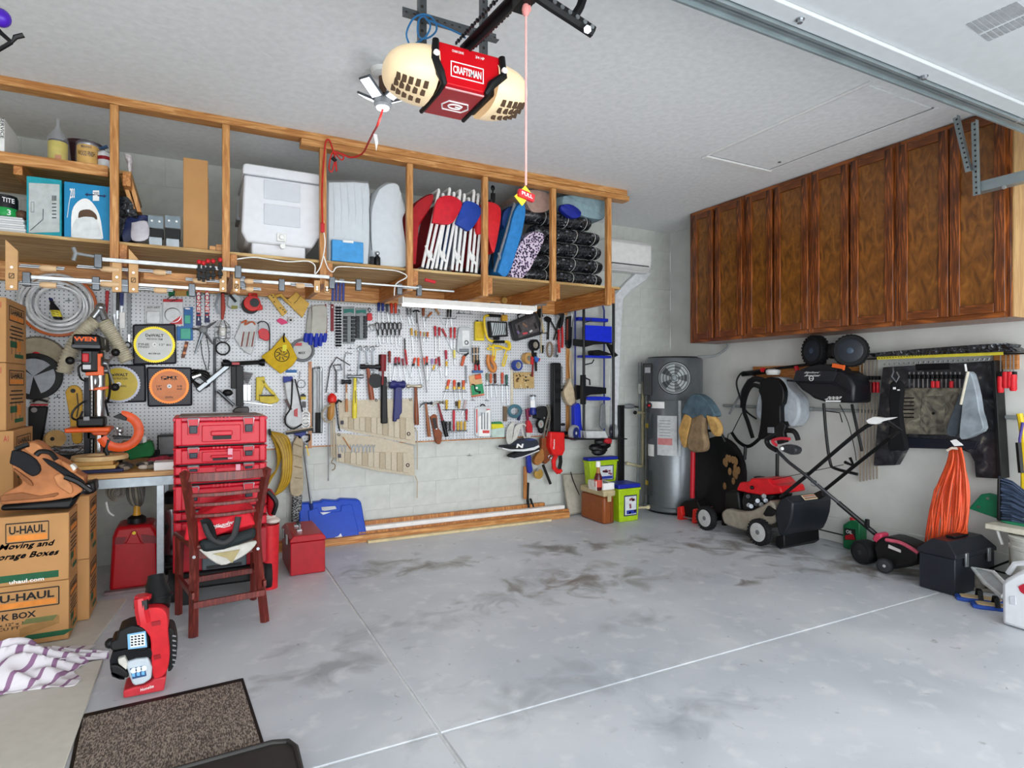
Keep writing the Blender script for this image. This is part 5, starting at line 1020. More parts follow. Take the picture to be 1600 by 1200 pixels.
t = Thing('blister_card','white blister card of wire brushes above the yellow edged blade','package'); t.p('card',MB(M('#c9cccd',.5)).rect(990,200,1135,360,.004,.01),bev=.002); t.p('header',MB(BLK).wtext('KIT-SET',1015,208,1120,222,.0105)); t.p('blister',MB(M('#d9dcde',.2)).rect(1005,245,1120,350,.01,.025),bev=.006)
t = Thing('blister_card','package with a red header and round saw disc','package'); t.p('card',MB(M('#d5d8da',.4)).rect(1145,140,1310,360,.006,.012),bev=.002); t.p('header',MB(M('#c0303a',.5)).rect(1145,145,1310,170,.012,.014)); t.p('disc',MB(STEEL).ring(P(1228,280,.016),(0,1,0),.05,.003,N=28)); t.p('red_corner',MB(RED).slab([(1190,355),(1300,280),(1305,355)],.013,.015)); t.p('wire_hanger',MB(BLK).rod([(1180,145),(1230,110),(1265,145),(1210,165)],.003,.02))
t = Thing('blister_card','blue package with green inserts right of the yellow edged blade','package'); t.p('card',MB(M('#2f6aa8',.5)).slab([(1318,215),(1395,210),(1395,490),(1260,490),(1258,375),(1318,370)],.004,.012),bev=.003); t.p('insert',MB(M('#4fae96',.5)).rect(1325,280,1375,350,.012,.018).rect(1290,390,1375,480,.012,.018),bev=.004); t.p('logo',MB(WHT).disc(1350,225,.018,.012,.014,yr=.006))
t = Thing('sandpaper_strip','strip of green and tan sandpaper sheets at the top of the left pegboard','sandpaper')
for k,(x0,x1,c_) in enumerate(((1190,1240,'#1f6f45'),(1245,1340,'#b8924e'),(1345,1408,'#1f6f45'))): t.p('sheet',MB(M(c_,.8)).rect(x0,78,x1,120,.004,.012+.002*k))
t = Thing('small_level','small orange and black torpedo level beside the blue package','level'); t.p('body',MB(M('#6b3a26',.5)).strip([(1345,500),(1310,635)],.022,.006,.025),bev=.003); t.p('vial',MB(M('#d9834a',.4)).rect(1322,525,1345,545,.025,.03).rect(1312,585,1335,605,.025,.03))
pt('v'); m = MB(M('#b08a54',.7)).lathe(P(448,245,.14),(.35,-1,.1),[(.015,0),(.055,.004),(.055,.010),(.035,.016),(.035,.05),(.055,.056),(.055,.062),(.015,.064)],20); t = Thing('wire_spool','round wooden wire spool on the wall left of the drill press','spool'); t.p('spool',m); t.p('hub_hole',MB(BLK).ball(P(436,245,.207),(.012,.006,.012)))
t = Thing('wire_tangle','tangle of steel wire on the bench behind the tool bag','wire'); random.seed(5)
for k in range(4): t.p('wire',MB(DST).tube(smooth([P(400+random.random()*300,300+random.random()*70,.12+.05*k) for _ in range(8)],4),.003,5))
# tile b: bag with blue header etc.
pt('b')
t = Thing('yellow_plane','yellow plastic mitre tool hanging left of the clear bag','tool'); YP = M('#cdb62c',.45)
t.p('frame',MB(YP).slab([(440,70),(535,60),(540,130),(480,330),(460,335),(435,330)],.01,.04).strip([(500,90),(560,180),(640,260),(690,340)],.022,.01,.04).slab([(470,285),(650,285),(690,350),(600,375),(480,350)],.01,.05),bev=.005); t.p('slot',MB(BLK).rect(470,268,650,280,.04,.043)); t.p('tongue',MB(STEEL).strip([(290,350),(620,388)],.006,.02,.024))
t = Thing('hanging_parts_bag','clear plastic bag with a blue header and black cord loop','bag'); t.p('bag',MB(M('#cdd0d2',.25,alpha=.8)).slab(spx([(755,130),(890,120),(930,300),(970,580),(900,640),(800,620),(770,540),(790,350)],3),.01,.05),bev=.01); t.p('header',MB(M('#172a86',.5)).rect(745,60,855,128,.02,.035),bev=.002); t.p('cord',MB(BLK).rod(spx([(850,90),(845,260),(830,420),(770,520),(780,610),(860,655),(960,600)],3),.006,.06).rod([(880,90),(920,250),(965,460)],.005,.06)); t.p('red_part',MB(RED2).slab([(870,440),(910,420),(910,520),(870,510)],.05,.058)); t.p('brown_part',MB(M('#4a3530',.5)).strip([(775,320),(835,440)],.02,.05,.06))
t = Thing('blister_card','blue blister card behind the yellow pouch','package'); t.p('card',MB(M('#1f5f9e',.5)).rect(775,-15,900,18,.004,.01)); t.p('lower_half',MB(WHT).rect(775,18,900,40,.004,.01))
t = Thing('white_cable','white coiled charging cable beside the clear hanging bag','cable')
for k in range(4): t.p('loop',MB(WHT).ring(P(1000,500+k*35,.04),(0,1,.1),.03,.006,N=18))
t = Thing('caulk_tube','small yellow and black packet beside the batten','packet'); t.p('packet',MB(M('#c9b23a',.5)).rect(945,290,1005,320,.005,.02)); t.p('black_top',MB(BLK).slab([(945,270),(975,252),(1005,275),(1005,290),(945,290)],.005,.02)); t.p('print',MB(M('#55585a',.6)).rect(965,345,1005,415,.005,.02))
solo('wire_loop','thin steel wire loop hanging left of the batten','wire',MB(DST).rod([(935,0),(930,90)],.0025,.02).ring(P(952,145,.02),(0,1,0),.03,.0025))
t = Thing('squeegee','squeegee with a black blade and blue handle body hanging over the batten','squeegee'); t.p('blade',MB(BLK).slab([(778,695),(1085,640),(1088,672),(780,725)],.03,.05),bev=.003); t.p('wood_edge',MB(M('#b9a58a',.6)).slab([(778,685),(1085,632),(1085,642),(778,696)],.03,.055)); t.p('body',MB(M('#1f2f7a',.5)).slab([(860,712),(1010,685),(1005,720),(960,740),(950,770),(920,770),(900,735)],.03,.06),bev=.004); t.p('hook',MB(BLK).tube([P(1000,720,.05),P(1045,725,.06),P(1045,780,.06),P(1005,805,.05)],.008))
t = Thing('canvas_sleeve','long tan canvas tool sleeve hanging below the squeegee','bag'); q = [(905,720),(950,735),(975,830),(965,1000),(975,1180),(960,1400),(830,1400),(825,1150),(850,1000),(850,850),(880,780)]
t.p('sleeve',MB(M('#b5a68c',.9,var=.15)).slab(spx(q,3),.02,.06),bev=.012)
for k in range(4): t.p('strap',MB(M('#9c8c70',.9)).rod([(860+k*6,820+k*130),(960,860+k*120)],.004,.064))
t.p('black_cover',MB(ramp_mat('black_lace',[(.45,'#17171a'),(.6,'#8f9090')],'ShaderNodeTexVoronoi',(1,1,1),.7,0,Scale=90.0)).slab([(850,1405),(965,1405),(960,1500),(955,1720),(840,1720),(845,1500)],.025,.055),bev=.01)
t = Thing('steel_pole','white and blue telescoping pole hanging beside the canvas sleeve','pole'); t.p('tube',MB(STEEL).rod([(1030,830),(985,820),(975,860),(1010,1100),(1065,1520)],.011,.05)); t.p('grip',MB(M('#1d2f6e',.4)).bar(1060,1500,1085,1690,.015,.05)); t.p('yellow_strap',MB(YEL).strip([(1010,840),(1035,960)],.008,.06,.064))
t = Thing('torque_wrench','steel torque wrench with a black grip in a grey tray case','wrench'); pt('b'); t.p('tray',MB(M('#565a5e',.5)).rect(1078,-40,1192,705,.004,.02),bev=.004); t.p('liner',MB(M('#b7bcbf',.5)).rect(1090,-25,1182,690,.02,.023)); t.p('shaft',MB(STEEL).bar(1146,-10,1146,480,.010,.034)); t.p('grip',MB(BLK).bar(1142,470,1142,700,.02,.04)); t.p('head',MB(STEEL).ring(P(1146,-20,.034),(0,1,0),.02,.006))
t.p('scale',MB(BLK).rect(1150,540,1154,670,.061,.062))
# ---- right part of the pegboard ----
pt('a')
t = Thing('hinge_package','grey blister package hanging right of the tall red screwdrivers','package'); t.p('shell',MB(M('#b4b9bd',.25)).slab(spx([(120,460),(150,440),(265,455),(270,560),(255,730),(120,735),(105,640)],3),.006,.03),bev=.006); t.p('insert',MB(M('#d7dadb',.3)).slab([(160,480),(245,480),(245,660),(165,665)],.03,.035),bev=.003); t.p('ring',MB(DST).ring(P(210,620,.038),(0,1,0),.016,.005)); t.p('foot',MB(DST).rect(130,690,240,725,.03,.037),bev=.003)
t = Thing('stud_finder_box','yellow plastic box left of the yellow framed work light','box'); t.p('body',MB(M('#d8c020',.4)).rect(312,378,418,598,.006,.045),bev=.006); t.p('panel',MB(M('#c7a818',.4)).rect(325,400,405,570,.045,.05),bev=.004); t.p('tabs',MB(BLK).rect(330,365,345,378,.01,.03))
t = Thing('work_light','portable work light with a yellow tubular frame and black grille','work light'); YT = M('#e0c12a',.35)
t.p('frame',MB(YT).tube(smooth([P(520,310,.08),P(440,315,.09),P(412,345,.09),P(425,480,.09),P(465,590,.08),P(600,612,.07),P(680,610,.07),P(705,650,.06),P(690,700,.06),P(600,665,.05),P(500,655,.05)],4),.011,8))
t.p('grip',MB(BLK).bar(455,310,598,318,.014,.085)); t.p('grip',MB(BLK).bar(510,612,640,612,.013,.078)); t.p('housing',MB(BLK).slab([(465,375),(675,385),(685,550),(485,560)],.03,.075),bev=.005); t.p('glass',MB(M('#aeb6ba',.15)).slab([(490,392),(655,400),(662,530),(505,540)],.075,.078))
g = MB(BLK)
for k in range(7): g.rod([(500+k*26,535),(500+k*26+(18 if k < 6 else 0),470),(530+k*22,398)],.0025,.082)
t.p('grille',g); t.p('junction_box',MB(BLKM).rect(530,555,590,590,.05,.08),bev=.003)
t.p('cord',MB(YT).tube(smooth([P(460,640,.04),P(520,700,.05),P(440,690,.05),P(560,650,.05),P(620,690,.05),P(540,700,.05),P(500,660,.05)],4),.0055,6).tube(smooth([P(660,610,.05),P(690,660,.05),P(660,720,.05),P(620,860,.05),P(640,880,.05),P(670,760,.05)],4),.007,6).tube(smooth([P(520,640,.05),P(510,780,.05),P(530,820,.05),P(540,700,.05)],4),.007,6))
t = Thing('yellow_knob','yellow screw knob on a steel rod above the work light','knob'); t.p('knob',MB(M('#c8992a',.5)).rect(615,305,680,375,.03,.06),bev=.006); t.p('rod',MB(STEEL).bar(648,305,648,262,.012,.045)); t.p('disc',MB(M('#b8924a',.5)).disc(645,140,.028,.05,.07))
t = Thing('tool_case','tilted black case with a clear lid full of small tools','case'); t.p('shell',MB(M('#232327',.4)).slab([(712,385),(985,272),(1020,290),(1080,500),(1060,530),(790,602),(760,590)],.01,.07),bev=.008); t.p('lid',MB(M('#4e4a4c',.3,var=.5,sc=40)).slab([(760,410),(985,310),(1045,490),(805,570)],.07,.075),bev=.003); t.p('handle',MB(BLK).tube([P(800,355,.05),P(790,310,.055),P(870,275,.055),P(890,315,.05)],.008))
for k,(p,q,c_) in enumerate((((850,520),(905,510),'#d04a5a'),((930,500),(960,480),'#d8d8d8'),((800,420),(830,500),'#1a1a1d'),((980,400),(1010,460),'#1a1a1d'),((850,400),(900,440),'#8b6a5a'),((790,490),(810,520),'#7b6a9a'))): t.p('tool',MB(M(c_,.4)).strip([p,q],.018,.075,.084),bev=.003)
t = Thing('foam_block','white and silver gadget lying on top of the pegboard edge','tool'); t.p('block',MB(STEEL).slab([(950,190),(1120,175),(1120,200),(960,210)],-.0,.05).rod([(870,175),(900,120),(880,160)],.005,.04))
t = Thing('hacksaw','brass and black hacksaw hanging right of the clear lidded case','saw'); t.p('frame',MB(STEEL).rod([(1060,200),(1065,260),(1058,500)],.006,.09)); t.p('grip',MB(M('#c9b98e',.4)).strip([(1058,340),(1085,480),(1090,510)],.02,.02,.045).rod([(1056,500),(1060,740)],.006,.03),bev=.003); t.p('black_grip',MB(BLK).strip([(1038,240),(1070,330)],.035,.02,.05).strip([(1082,650),(1076,740)],.018,.02,.035).bar(1030,508,1130,514,.005,.04),bev=.003)
t = Thing('wrench','black adjustable wrench right of the hacksaw','wrench'); t.p('handle',MB(BLK).strip([(1150,380),(1145,490),(1138,585)],[.02,.014,.022],.02,.035),bev=.003); t.p('jaw',MB(BLKM).slab(spx([(1110,370),(1100,340),(1130,320),(1175,345),(1172,385),(1145,395)],3),.02,.04),bev=.003)
t = Thing('tin_snips','black crossed pliers leaning right of the adjustable wrench','pliers'); t.p('arm',MB(BLK).strip([(1170,370),(1250,520),(1240,590)],.014,.03,.042).strip([(1285,250),(1240,470),(1205,590)],.012,.03,.044),bev=.002); t.p('jaw',MB(STEEL).slab([(1240,300),(1280,310),(1260,360),(1235,400)],.02,.045),bev=.002)
t = Thing('pipe_wrench','black headed pipe wrench with bright red handles at the right edge','wrench'); t.p('head',MB(BLK).slab(spx([(1255,270),(1290,240),(1320,255),(1322,340),(1300,440),(1270,450),(1290,340),(1270,300)],3),.03,.065),bev=.004); t.p('red_handle',MB(M('#c32028',.4)).strip([(1300,430),(1308,560),(1305,680)],.018,.03,.055).strip([(1265,470),(1262,600),(1275,735)],.018,.03,.055),bev=.004)
t = Thing('duct_tape','roll of black tape hanging below the clear lidded case','tape');
def roll(t,x,y,R_,r_,c_,dd=.02,h=.045,ang=.25):
    c = P(x,y,dd); t.p('roll',MB(M(c_,.45)).lathe(c,(ang,-1,0),[(r_,0),(R_,0),(R_,h),(r_,h),(r_,.001)],28)); t.p('core',MB(M('#b8b2a4',.7)).lathe(c,(ang,-1,0),[(r_*.97,.002),(r_*.99,h-.002),(r_*.86,h-.002),(r_*.86,.002)],24))
roll(t,958,650,.052,.03,'#17181b');
t = Thing('masking_tape','roll of tan masking tape between the black and the blue tape rolls','tape'); roll(t,885,800,.052,.028,'#c59a5c')
t = Thing('painters_tape','roll of blue painters tape above the small parts board','tape'); roll(t,765,880,.05,.032,'#2e4594',.03)
t = Thing('parts_board','tan board of small hardware below the tape rolls','board'); t.p('board',MB(M('#b79a66',.6)).slab([(750,960),(978,955),(980,1138),(755,1142)],.006,.022),bev=.002); random.seed(9)
for k in range(22):
    x,y = 770+random.random()*185,975+random.random()*150; t.p('part',MB(M(['#2b2118','#6a4a2a','#d9c9a4'][k % 3],.5)).rect(x,y,x+10+random.random()*16,y+8+random.random()*12,.022,.027))
t = Thing('red_pliers','red handled pliers with long red lower grip between the tape rolls and hacksaw','pliers'); t.p('jaw',MB(BLKM).slab([(950,690),(975,690),(985,790),(965,790)],.07,.085)); t.p('grip',MB(RED).strip([(960,780),(960,870)],.02,.07,.09),bev=.004); t.p('grip',MB(M('#7c1820',.4)).strip([(975,800),(962,1010)],.014,.06,.08),bev=.004)
t = Thing('wire_stripper','blue and black wire stripper right of the red pliers','pliers'); t.p('blue_grip',MB(M('#2a5fb4',.4)).slab([(985,770),(1045,800),(1020,850),(990,830)],.05,.07),bev=.004); t.p('shaft',MB(BLK).strip([(1000,730),(1005,945)],.018,.04,.06),bev=.003); t.p('red_tip',MB(RED).strip([(1035,830),(1048,800)],.01,.06,.075))
t = Thing('copper_coil','coil of brown cord hanging above the black tube','cord')
for k in range(4): t.p('loop',MB(M('#8b7a66',.7)).tube([P(1150+30*math.cos(a)+k*4,700+85*math.sin(a),.03+.005*k) for a in [2*math.pi*i_/16 for i_ in range(16)]],.005,6,closed=True))
t = Thing('steel_hook_tool','small dark curved hook right of the brown cord coil','tool'); t.p('hook',MB(DST).tube(smooth([P(1235,640,.04),P(1225,740,.04),P(1235,780,.04),P(1245,760,.04)],3),.01,8))
m = MB(STEEL)
for k in range(14): m.ring(P(1290+6*math.sin(k*2),900+k*18,.03),(1,k % 2,.2),.012,.003,N=10,k=5)
solo('steel_chain','steel chain hanging beside the black tube','chain',m)
# brown forked tool, green card
t = Thing('wooden_clamp','orange brown curved wooden hook below the work light','hook'); t.p('body',MB(M('#c07a3c',.5)).tube(smooth([P(460,760,.04),P(455,850,.04),P(490,930,.04),P(525,940,.04),P(535,890,.04),P(500,820,.04),P(515,770,.04)],4),.018,10))
t = Thing('orange_handsaw','orange and black handled small saw right of the package','saw'); t.p('handle',MB(M('#b8502a',.4)).strip([(190,770),(160,885)],.026,.02,.04),bev=.005); t.p('blade',MB(BLK).strip([(235,735),(190,775)],.018,.02,.03)); t.p('rod',MB(DST).bar(205,880,208,1080,.006,.02))
t = Thing('gimlet_holder','wire holder of small bits above the green card','holder'); t.p('rack',MB(STEEL).rect(265,665,360,675,.01,.04).rect(275,745,355,755,.01,.04))
for k in range(5): t.p('bit',MB(M('#b08a5a' if k % 2 else '#26262a',.5)).bar(278+k*18,660,280+k*17,850,.005,.03))
t = Thing('red_multi_grip','red and black bundle of grips on a blue rail above the green card','pliers'); t.p('grips',MB(RED2).strip([(320,870),(318,935)],.016,.02,.05).strip([(355,870),(362,935)],.012,.02,.05),bev=.003); t.p('black_jaws',MB(BLK).strip([(325,820),(322,880)],.018,.02,.045).strip([(352,820),(352,880)],.014,.02,.045)); t.p('rail',MB(M('#3d5f8e',.5)).rect(285,935,400,965,.02,.05),bev=.003)
pt('d')
t = Thing('green_package','tilted green orange and black package of hooks','package'); t.p('card',MB(M('#c8a074',.6)).slab([(385,55),(520,25),(560,265),(415,295)],.006,.014),bev=.003); t.p('green_panel',MB(M('#2a8a5c',.5)).slab([(405,165),(540,140),(558,250),(420,275)],.014,.02),bev=.003); t.p('orange_top',MB(M('#d2522f',.5)).slab([(450,45),(520,30),(530,80),(460,95)],.014,.022),bev=.003); t.p('hook',MB(BLK).rod(spx([(500,250),(515,235),(460,222),(450,160),(415,150)],3),.005,.026)); t.p('label',MB(WHT).rect(450,180,485,200,.02,.022)); t.p('edge',MB(M('#b4472e',.5)).slab([(412,285),(560,262),(560,272),(415,297)],.014,.018))
for k,(q,col,nm) in enumerate((((590,20,590,105,592,330),'#6d7a68','grey green'),((632,25,632,140,634,300),'#c46236','orange'),((680,25,683,140,698,300),'#46211c','dark brown'),((762,15,763,145,762,360),'#bd4a30','orange red'),((810,38,812,155,826,390),'#23544c','dark green'))):
    sdr(q[:2],q[2:4],q[4:],col,nm+' handled long screwdriver in the row right of the green package',w=.014)
for k,(q,col,c2,nm) in enumerate((((158,95,135,200,95,320),'#cc4a2c','#d9a93a','tilted orange and yellow'),((218,98,218,205,235,350),'#cf4326','#d9b03a','upright orange and yellow'),((270,125,270,200,280,335),'#222326','#d9b03a','black and yellow'),((322,103,322,205,322,320),'#c8502c','#d9b03a','rightmost orange and yellow'))):
    sdr(q[:2],q[2:4],q[4:],col,nm+' screwdriver on the wire rack left of the green package',w=.014,col2=c2)
for k,(q,col,nm) in enumerate((((130,325,130,432,130,450),'#cda52e','yellow handled chisel at the left'),((243,342,243,400,235,440),'#3d2c1c','short black handled chisel'),((276,328,270,425,262,450),'#caa23a','tilted yellow handled chisel'),((348,325,325,435,300,500),'#b9a8a8','clear handled driver'))):
    sdr(q[:2],q[2:4],q[4:],col,nm+' in the short row below the wire rack',w=.013)
for k,(q,col) in enumerate((((127,570,130,665,130,770),'#232427'),((168,570,168,680,172,775),'#2a2b2e'),((212,440,213,685,212,765),'#b51f30'),((258,570,258,672,258,765),'#c7a238'),((295,570,296,672,300,765),'#cda43a'),((338,567,338,672,335,760),'#c79f3c'),((357,430,355,560,352,620),'#a81f30'))):
    sdr(q[:2],q[2:4],q[4:],col,ORD[k]+' from the left of the bottom row of drivers right of the claw hammers',w=.012)
for y0,y1,x0,x1,nm in ((232,236,90,365,'below the orange and yellow screwdrivers'),(440,436,90,365,'above the bottom row of drivers'),(680,672,95,365,'through the bottom row of drivers'),(160,158,560,830,'under the long screwdrivers beside the green package')):
    solo('wire_rack','thin wire tool rack '+nm,'rack',MB(DST).rod([(x0,y0),(x1,y1)],.003,.03))
t = Thing('tool_set_package','clear and red packaged tool set hanging near the bottom of the pegboard','package'); t.p('shell',MB(M('#c3c7ca',.25)).slab(spx([(455,420),(500,400),(600,400),(638,420),(638,640),(630,745),(500,745),(460,740)],3),.006,.03),bev=.006); t.p('card',MB(WHT).slab([(500,520),(620,430),(620,735),(500,740)],.03,.034)); t.p('red_print',MB(M('#cf4a4a',.5)).rect(540,672,615,705,.034,.036).rect(580,430,622,440,.034,.036).rect(468,430,480,700,.03,.033)); t.p('hanger',MB(BLK).tube([P(515,400,.02),P(525,380,.02),P(555,380,.02),P(565,400,.02)],.006))
for k in range(3): t.p('bit',MB(DST).bar(530+k*32,470,530+k*32,660,.006,.038))
t = Thing('glove_box','green and yellow printed bag right of the packaged tool set','bag'); t.p('bag',MB(M('#b9ccc4',.4)).rect(645,640,790,752,.006,.04),bev=.005); t.p('yellow_band',MB(M('#d8cf2a',.5)).slab([(645,600),(770,600),(785,640),(645,660)],.01,.045),bev=.003); t.p('green_top',MB(M('#2a7a4a',.5)).slab([(655,578),(750,572),(775,600),(645,602)],.01,.045),bev=.003)
t = Thing('wood_ruler','narrow white batten board on the pegboard right of the green handled screwdriver','board'); t.p('stick',MB(M('#cfc6b0',.6)).rect(862,-20,884,400,.001,.012)); t.p('tan_block',MB(M('#6d5a46',.6)).rect(780,400,820,570,.006,.03),bev=.003)
t = Thing('blue_strap_coil','coiled grey blue strap above the white cable','strap')
for k in range(3): t.p('loop',MB(M('#47707f',.6)).tube([P(905+(75-k*10)*math.cos(a),455+(70-k*9)*math.sin(a),.04+.01*k) for a in [2*math.pi*i_/20 for i_ in range(20)]],.009,6,closed=True))
t.p('tail',MB(NAVY).strip([(975,440),(950,560)],.02,.03,.05))
t = Thing('white_cable_coil','large coil of white cable hanging above the dark sneaker','cable')
for k in range(5): t.p('loop',MB(M('#c9c8c2',.5)).tube(smooth([P(880+k*5,580,.05+.006*k),P(825+k*14,660,.06),P(815+k*14,780,.06),P(850+k*12,830-k*4,.06),P(890+k*8,760,.06),P(910+k*14,640,.06),P(980+k*6,600,.06),P(1060-k*6,640,.06),P(1080-k*9,740,.06),P(1040,790-k*6,.06),P(1000,720,.06),P(985,620,.06)],3),.0065,6))
def shoe(lab,pts,y0,y1,main,n=True):
    t = Thing('sneaker',lab,'shoe','pair of dark sneakers');
    t.p('upper',MB(M(main,.7)).slab(spx(pts,3),.05,.14),bev=.02); return t
t = shoe('dark blue sneaker with a white N hanging under the white cable',[(770,870),(775,850),(890,838),(960,790),(1010,775),(1110,765),(1165,790),(1180,840),(1180,870),(1000,885)],0,0,'#262c3b')
t.p('sole',MB(M('#d9dadc',.6)).strip([(768,878),(860,900),(1010,900),(1130,880),(1185,850)],[.010,.016,.02,.026,.02],.045,.146),bev=.003); t.p('toe_cap',MB(M('#17181b',.7)).slab(spx([(775,870),(785,850),(880,842),(960,860),(950,882),(850,885)],3),.139,.144)); t.p('emblem',MB(WHT).wtext('N',925,825,1000,872,.145,bold=.06,ital=.15)); t.p('collar',MB(M('#2f3f78',.7)).slab([(1010,778),(1080,790),(1160,780),(1110,765)],.138,.143))
t = shoe('second dark sneaker turned sole up below the first one',[(855,970),(900,940),(1010,905),(1130,890),(1185,870),(1185,900),(1100,930),(960,985),(880,990)],0,0,'#1b1c20')
t.p('sole',MB(M('#c9cacb',.6)).strip([(850,985),(900,995),(990,975),(1100,935),(1185,900)],.009,.045,.146))
t = Thing('spray_bottle','white labelled clear bottle with a blue lower part hanging right','bottle'); c = P(1110,500,.09); t.p('body',MB(M('#1d2a7c',.4)).lathe(c,(0,0,1),[(.012,0),(.03,.008),(.034,.03),(.026,.07)],16)); t.p('barrel',MB(M('#ccd2dc',.2)).lathe(c,(0,0,1),[(.028,.07),(.028,.17)],16)); t.p('label',MB(WHT).rect(1085,330,1132,410,.118,.1195)); t.p('top',MB(DST).lathe(c,(0,0,1),[(.03,.17),(.03,.18),(.02,.185)],16))
t = Thing('red_staple_gun','red clamp tool with a purple grip beside the clear bottle','tool'); t.p('body',MB(M('#c11f2a',.4)).slab([(1050,560),(1080,560),(1105,620),(1110,700),(1050,700),(1045,640)],.05,.09),bev=.004); t.p('grip',MB(M('#7a2346',.4)).strip([(1045,430),(1060,560)],.02,.05,.08).strip([(1070,420),(1085,520)],.014,.05,.08),bev=.004)
t = Thing('pressure_gauge','round grey gauge beside the red clamp tool','gauge'); c = P(1170,600,.1); t.p('case',MB(BLK).lathe(c,(.35,-1,0),[(.03,0),(.042,.005),(.042,.03),(.038,.033)],20)); t.p('dial',MB(M('#9fa6a0',.4)).lathe(c,(.35,-1,0),[(.036,.033),(.036,.035)],20)); q = c+V((.35,-1,0)).normalized()*.036; t.p('needle',MB(RED2).cyl(q+V((-.008,0,.018)),q+V((.005,0,-.012)),.0025))
t.p('stem',MB(BLKM).tube([P(1170,650,.09),P(1180,690,.08),P(1210,700,.08)],.008))
t = Thing('black_helmet_bag','black rounded bag with straps hanging left of the long black tube','bag'); t.p('bag',MB(BLK).slab(spx([(1150,470),(1200,410),(1260,400),(1290,460),(1290,600),(1270,690),(1225,690),(1215,560),(1150,540)],3),.03,.11),bev=.02); t.p('strap',MB(M('#6a665c',.7)).rod([(1270,380),(1290,480),(1250,640),(1230,760)],.009,.125).rod([(1300,380),(1305,560),(1260,740)],.006,.125)); t.p('buckle',MB(STEEL).disc(1240,530,.008,.112,.118,n=10).disc(1255,660,.01,.112,.12,n=10))
t = Thing('tool_pouch','brown leather tool pouch with a hammer loop hanging below the black bag','pouch'); t.p('back',MB(LEA).slab(spx([(1215,760),(1290,760),(1335,860),(1340,960),(1270,1045),(1235,1040),(1210,900)],3),.04,.09),bev=.008); t.p('front_pocket',MB(M('#a06a34',.6)).slab(spx([(1195,900),(1225,880),(1240,1000),(1170,1070),(1130,1040),(1140,980)],3),.06,.11),bev=.008); t.p('steel_loop',MB(STEEL).tube([P(1285,760,.1),P(1330,900,.1),P(1315,960,.1)],.006)); t.p('ring',MB(STEEL).ring(P(1305,975,.1),(0,1,.3),.018,.004))
t = Thing('blue_handled_tool','dark blue plastic handled tool hanging under the sneakers','tool'); t.p('body',MB(M('#1d2f9a',.4)).slab(spx([(1045,940),(1085,945),(1095,1040),(1110,1130),(1065,1160),(1050,1060)],3),.03,.07),bev=.006)
t = Thing('brass_brush','round yellow brush with a black handle hanging below the leather pouch','brush'); t.p('brush',MB(M('#a8853a',.6)).lathe(P(1160,1165,.06),(0,-1,0),[(.03,0),(.045,.01),(.045,.03),(.03,.035)],18)); t.p('hub',MB(STEEL).disc(1165,1120,.014,.09,.1,n=14)); t.p('handle',MB(BLK).bar(1225,1065,1310,1280,.014,.05))
t = Thing('sliding_bevel','wooden slat with black spring clamp hanging under the blue tool','tool'); tile('z','B',PB); t.p('slat',MB(HWOOD).rect(1276,28,1292,192,.02,.035),bev=.002); t.p('clamp',MB(BLK).strip([(1299,110),(1296,185),(1304,262)],.02,.02,.045).strip([(1310,190),(1334,255)],.016,.02,.04),bev=.003)
# leaf blower style pole tool hanging: long black tube with red body
pt('d')
t = Thing('hedge_trimmer','red powered trimmer with a long black sheath hanging at the pegboard edge','trimmer')
pt('a'); a = P(1228,850,.09); pt('d'); b_ = P(1370,690,.09)
t.p('sheath',MB(BLK).box((a.x-.045,PB-.12,b_.z),(a.x+.04,PB-.05,a.z)),bev=.012)
for k in range(4): t.p('sheath_ridge',MB(BLKM).box((a.x-.03,PB-.126,a.z-.1-.09*k),(a.x+.025,PB-.12,a.z-.06-.09*k)))
t.p('body',MB(M('#d8201f',.35)).slab([(1310,690),(1475,695),(1478,900),(1450,960),(1350,960),(1305,860)],.04,.16),bev=.012); t.p('guard',MB(BLKM).strip([(1310,700),(1530,705)],.03,.1,.13),bev=.004)
t.p('handle',MB(M('#d8201f',.35)).tube([P(1380,940,.1),P(1345,1020,.1),(P(1350,1100,.1)),P(1400,1150,.1)],.022,8).tube([P(1400,1150,.1),P(1430,1120,.1)],.022,8)); t.p('grip',MB(BLK).tube([P(1420,960,.1),P(1425,1030,.1),P(1410,1110,.1)],.018,8)); t.p('lettering',MB(WHT).text('Milwaukee',P(1350,830,.162),V((.0,0,.09)),V((-.018,0,0)))); t.p('knob',MB(BLK).ball(P(1450,605,.08),(.028,.014,.014)))
# canvas bag and folding saw right of the post
pt('e')
t = Thing('folding_saw','black and brown saw sheath hooked right of the pine stud','saw'); t.p('sheath',MB(BLK).slab(spx([(335,260),(400,250),(395,400),(385,590),(350,610),(330,560)],3),.02,.05),bev=.005); t.p('brown_edge',MB(M('#6b2d20',.5)).strip([(340,280),(338,520)],.018,.05,.056)); t.p('hook',MB(STEEL).tube([P(385,370,.06),P(395,230,.06),P(370,205,.06),P(350,215,.06)],.006))
t = Thing('canvas_bag','small natural canvas bag with a long drawstring right of the pine stud','bag'); t.p('bag',MB(M('#c5b295',.9,var=.15)).slab(spx([(375,950),(395,1020),(430,1120),(440,1200),(400,1270),(340,1230),(300,1110),(340,1030)],3),.02,.08),bev=.012); t.p('drawstring',MB(M('#c5b295',.8)).rod([(372,640),(365,800),(378,960)],.006,.05).rod([(380,640),(395,780),(400,960)],.004,.05))
t = Thing('black_handle_tool','black curved handle below the steel chain at the pegboard edge','tool'); t.p('handle',MB(BLK).tube(smooth([P(310,1040,.03),P(290,1080,.04),P(255,1090,.04)],3),.012,8))
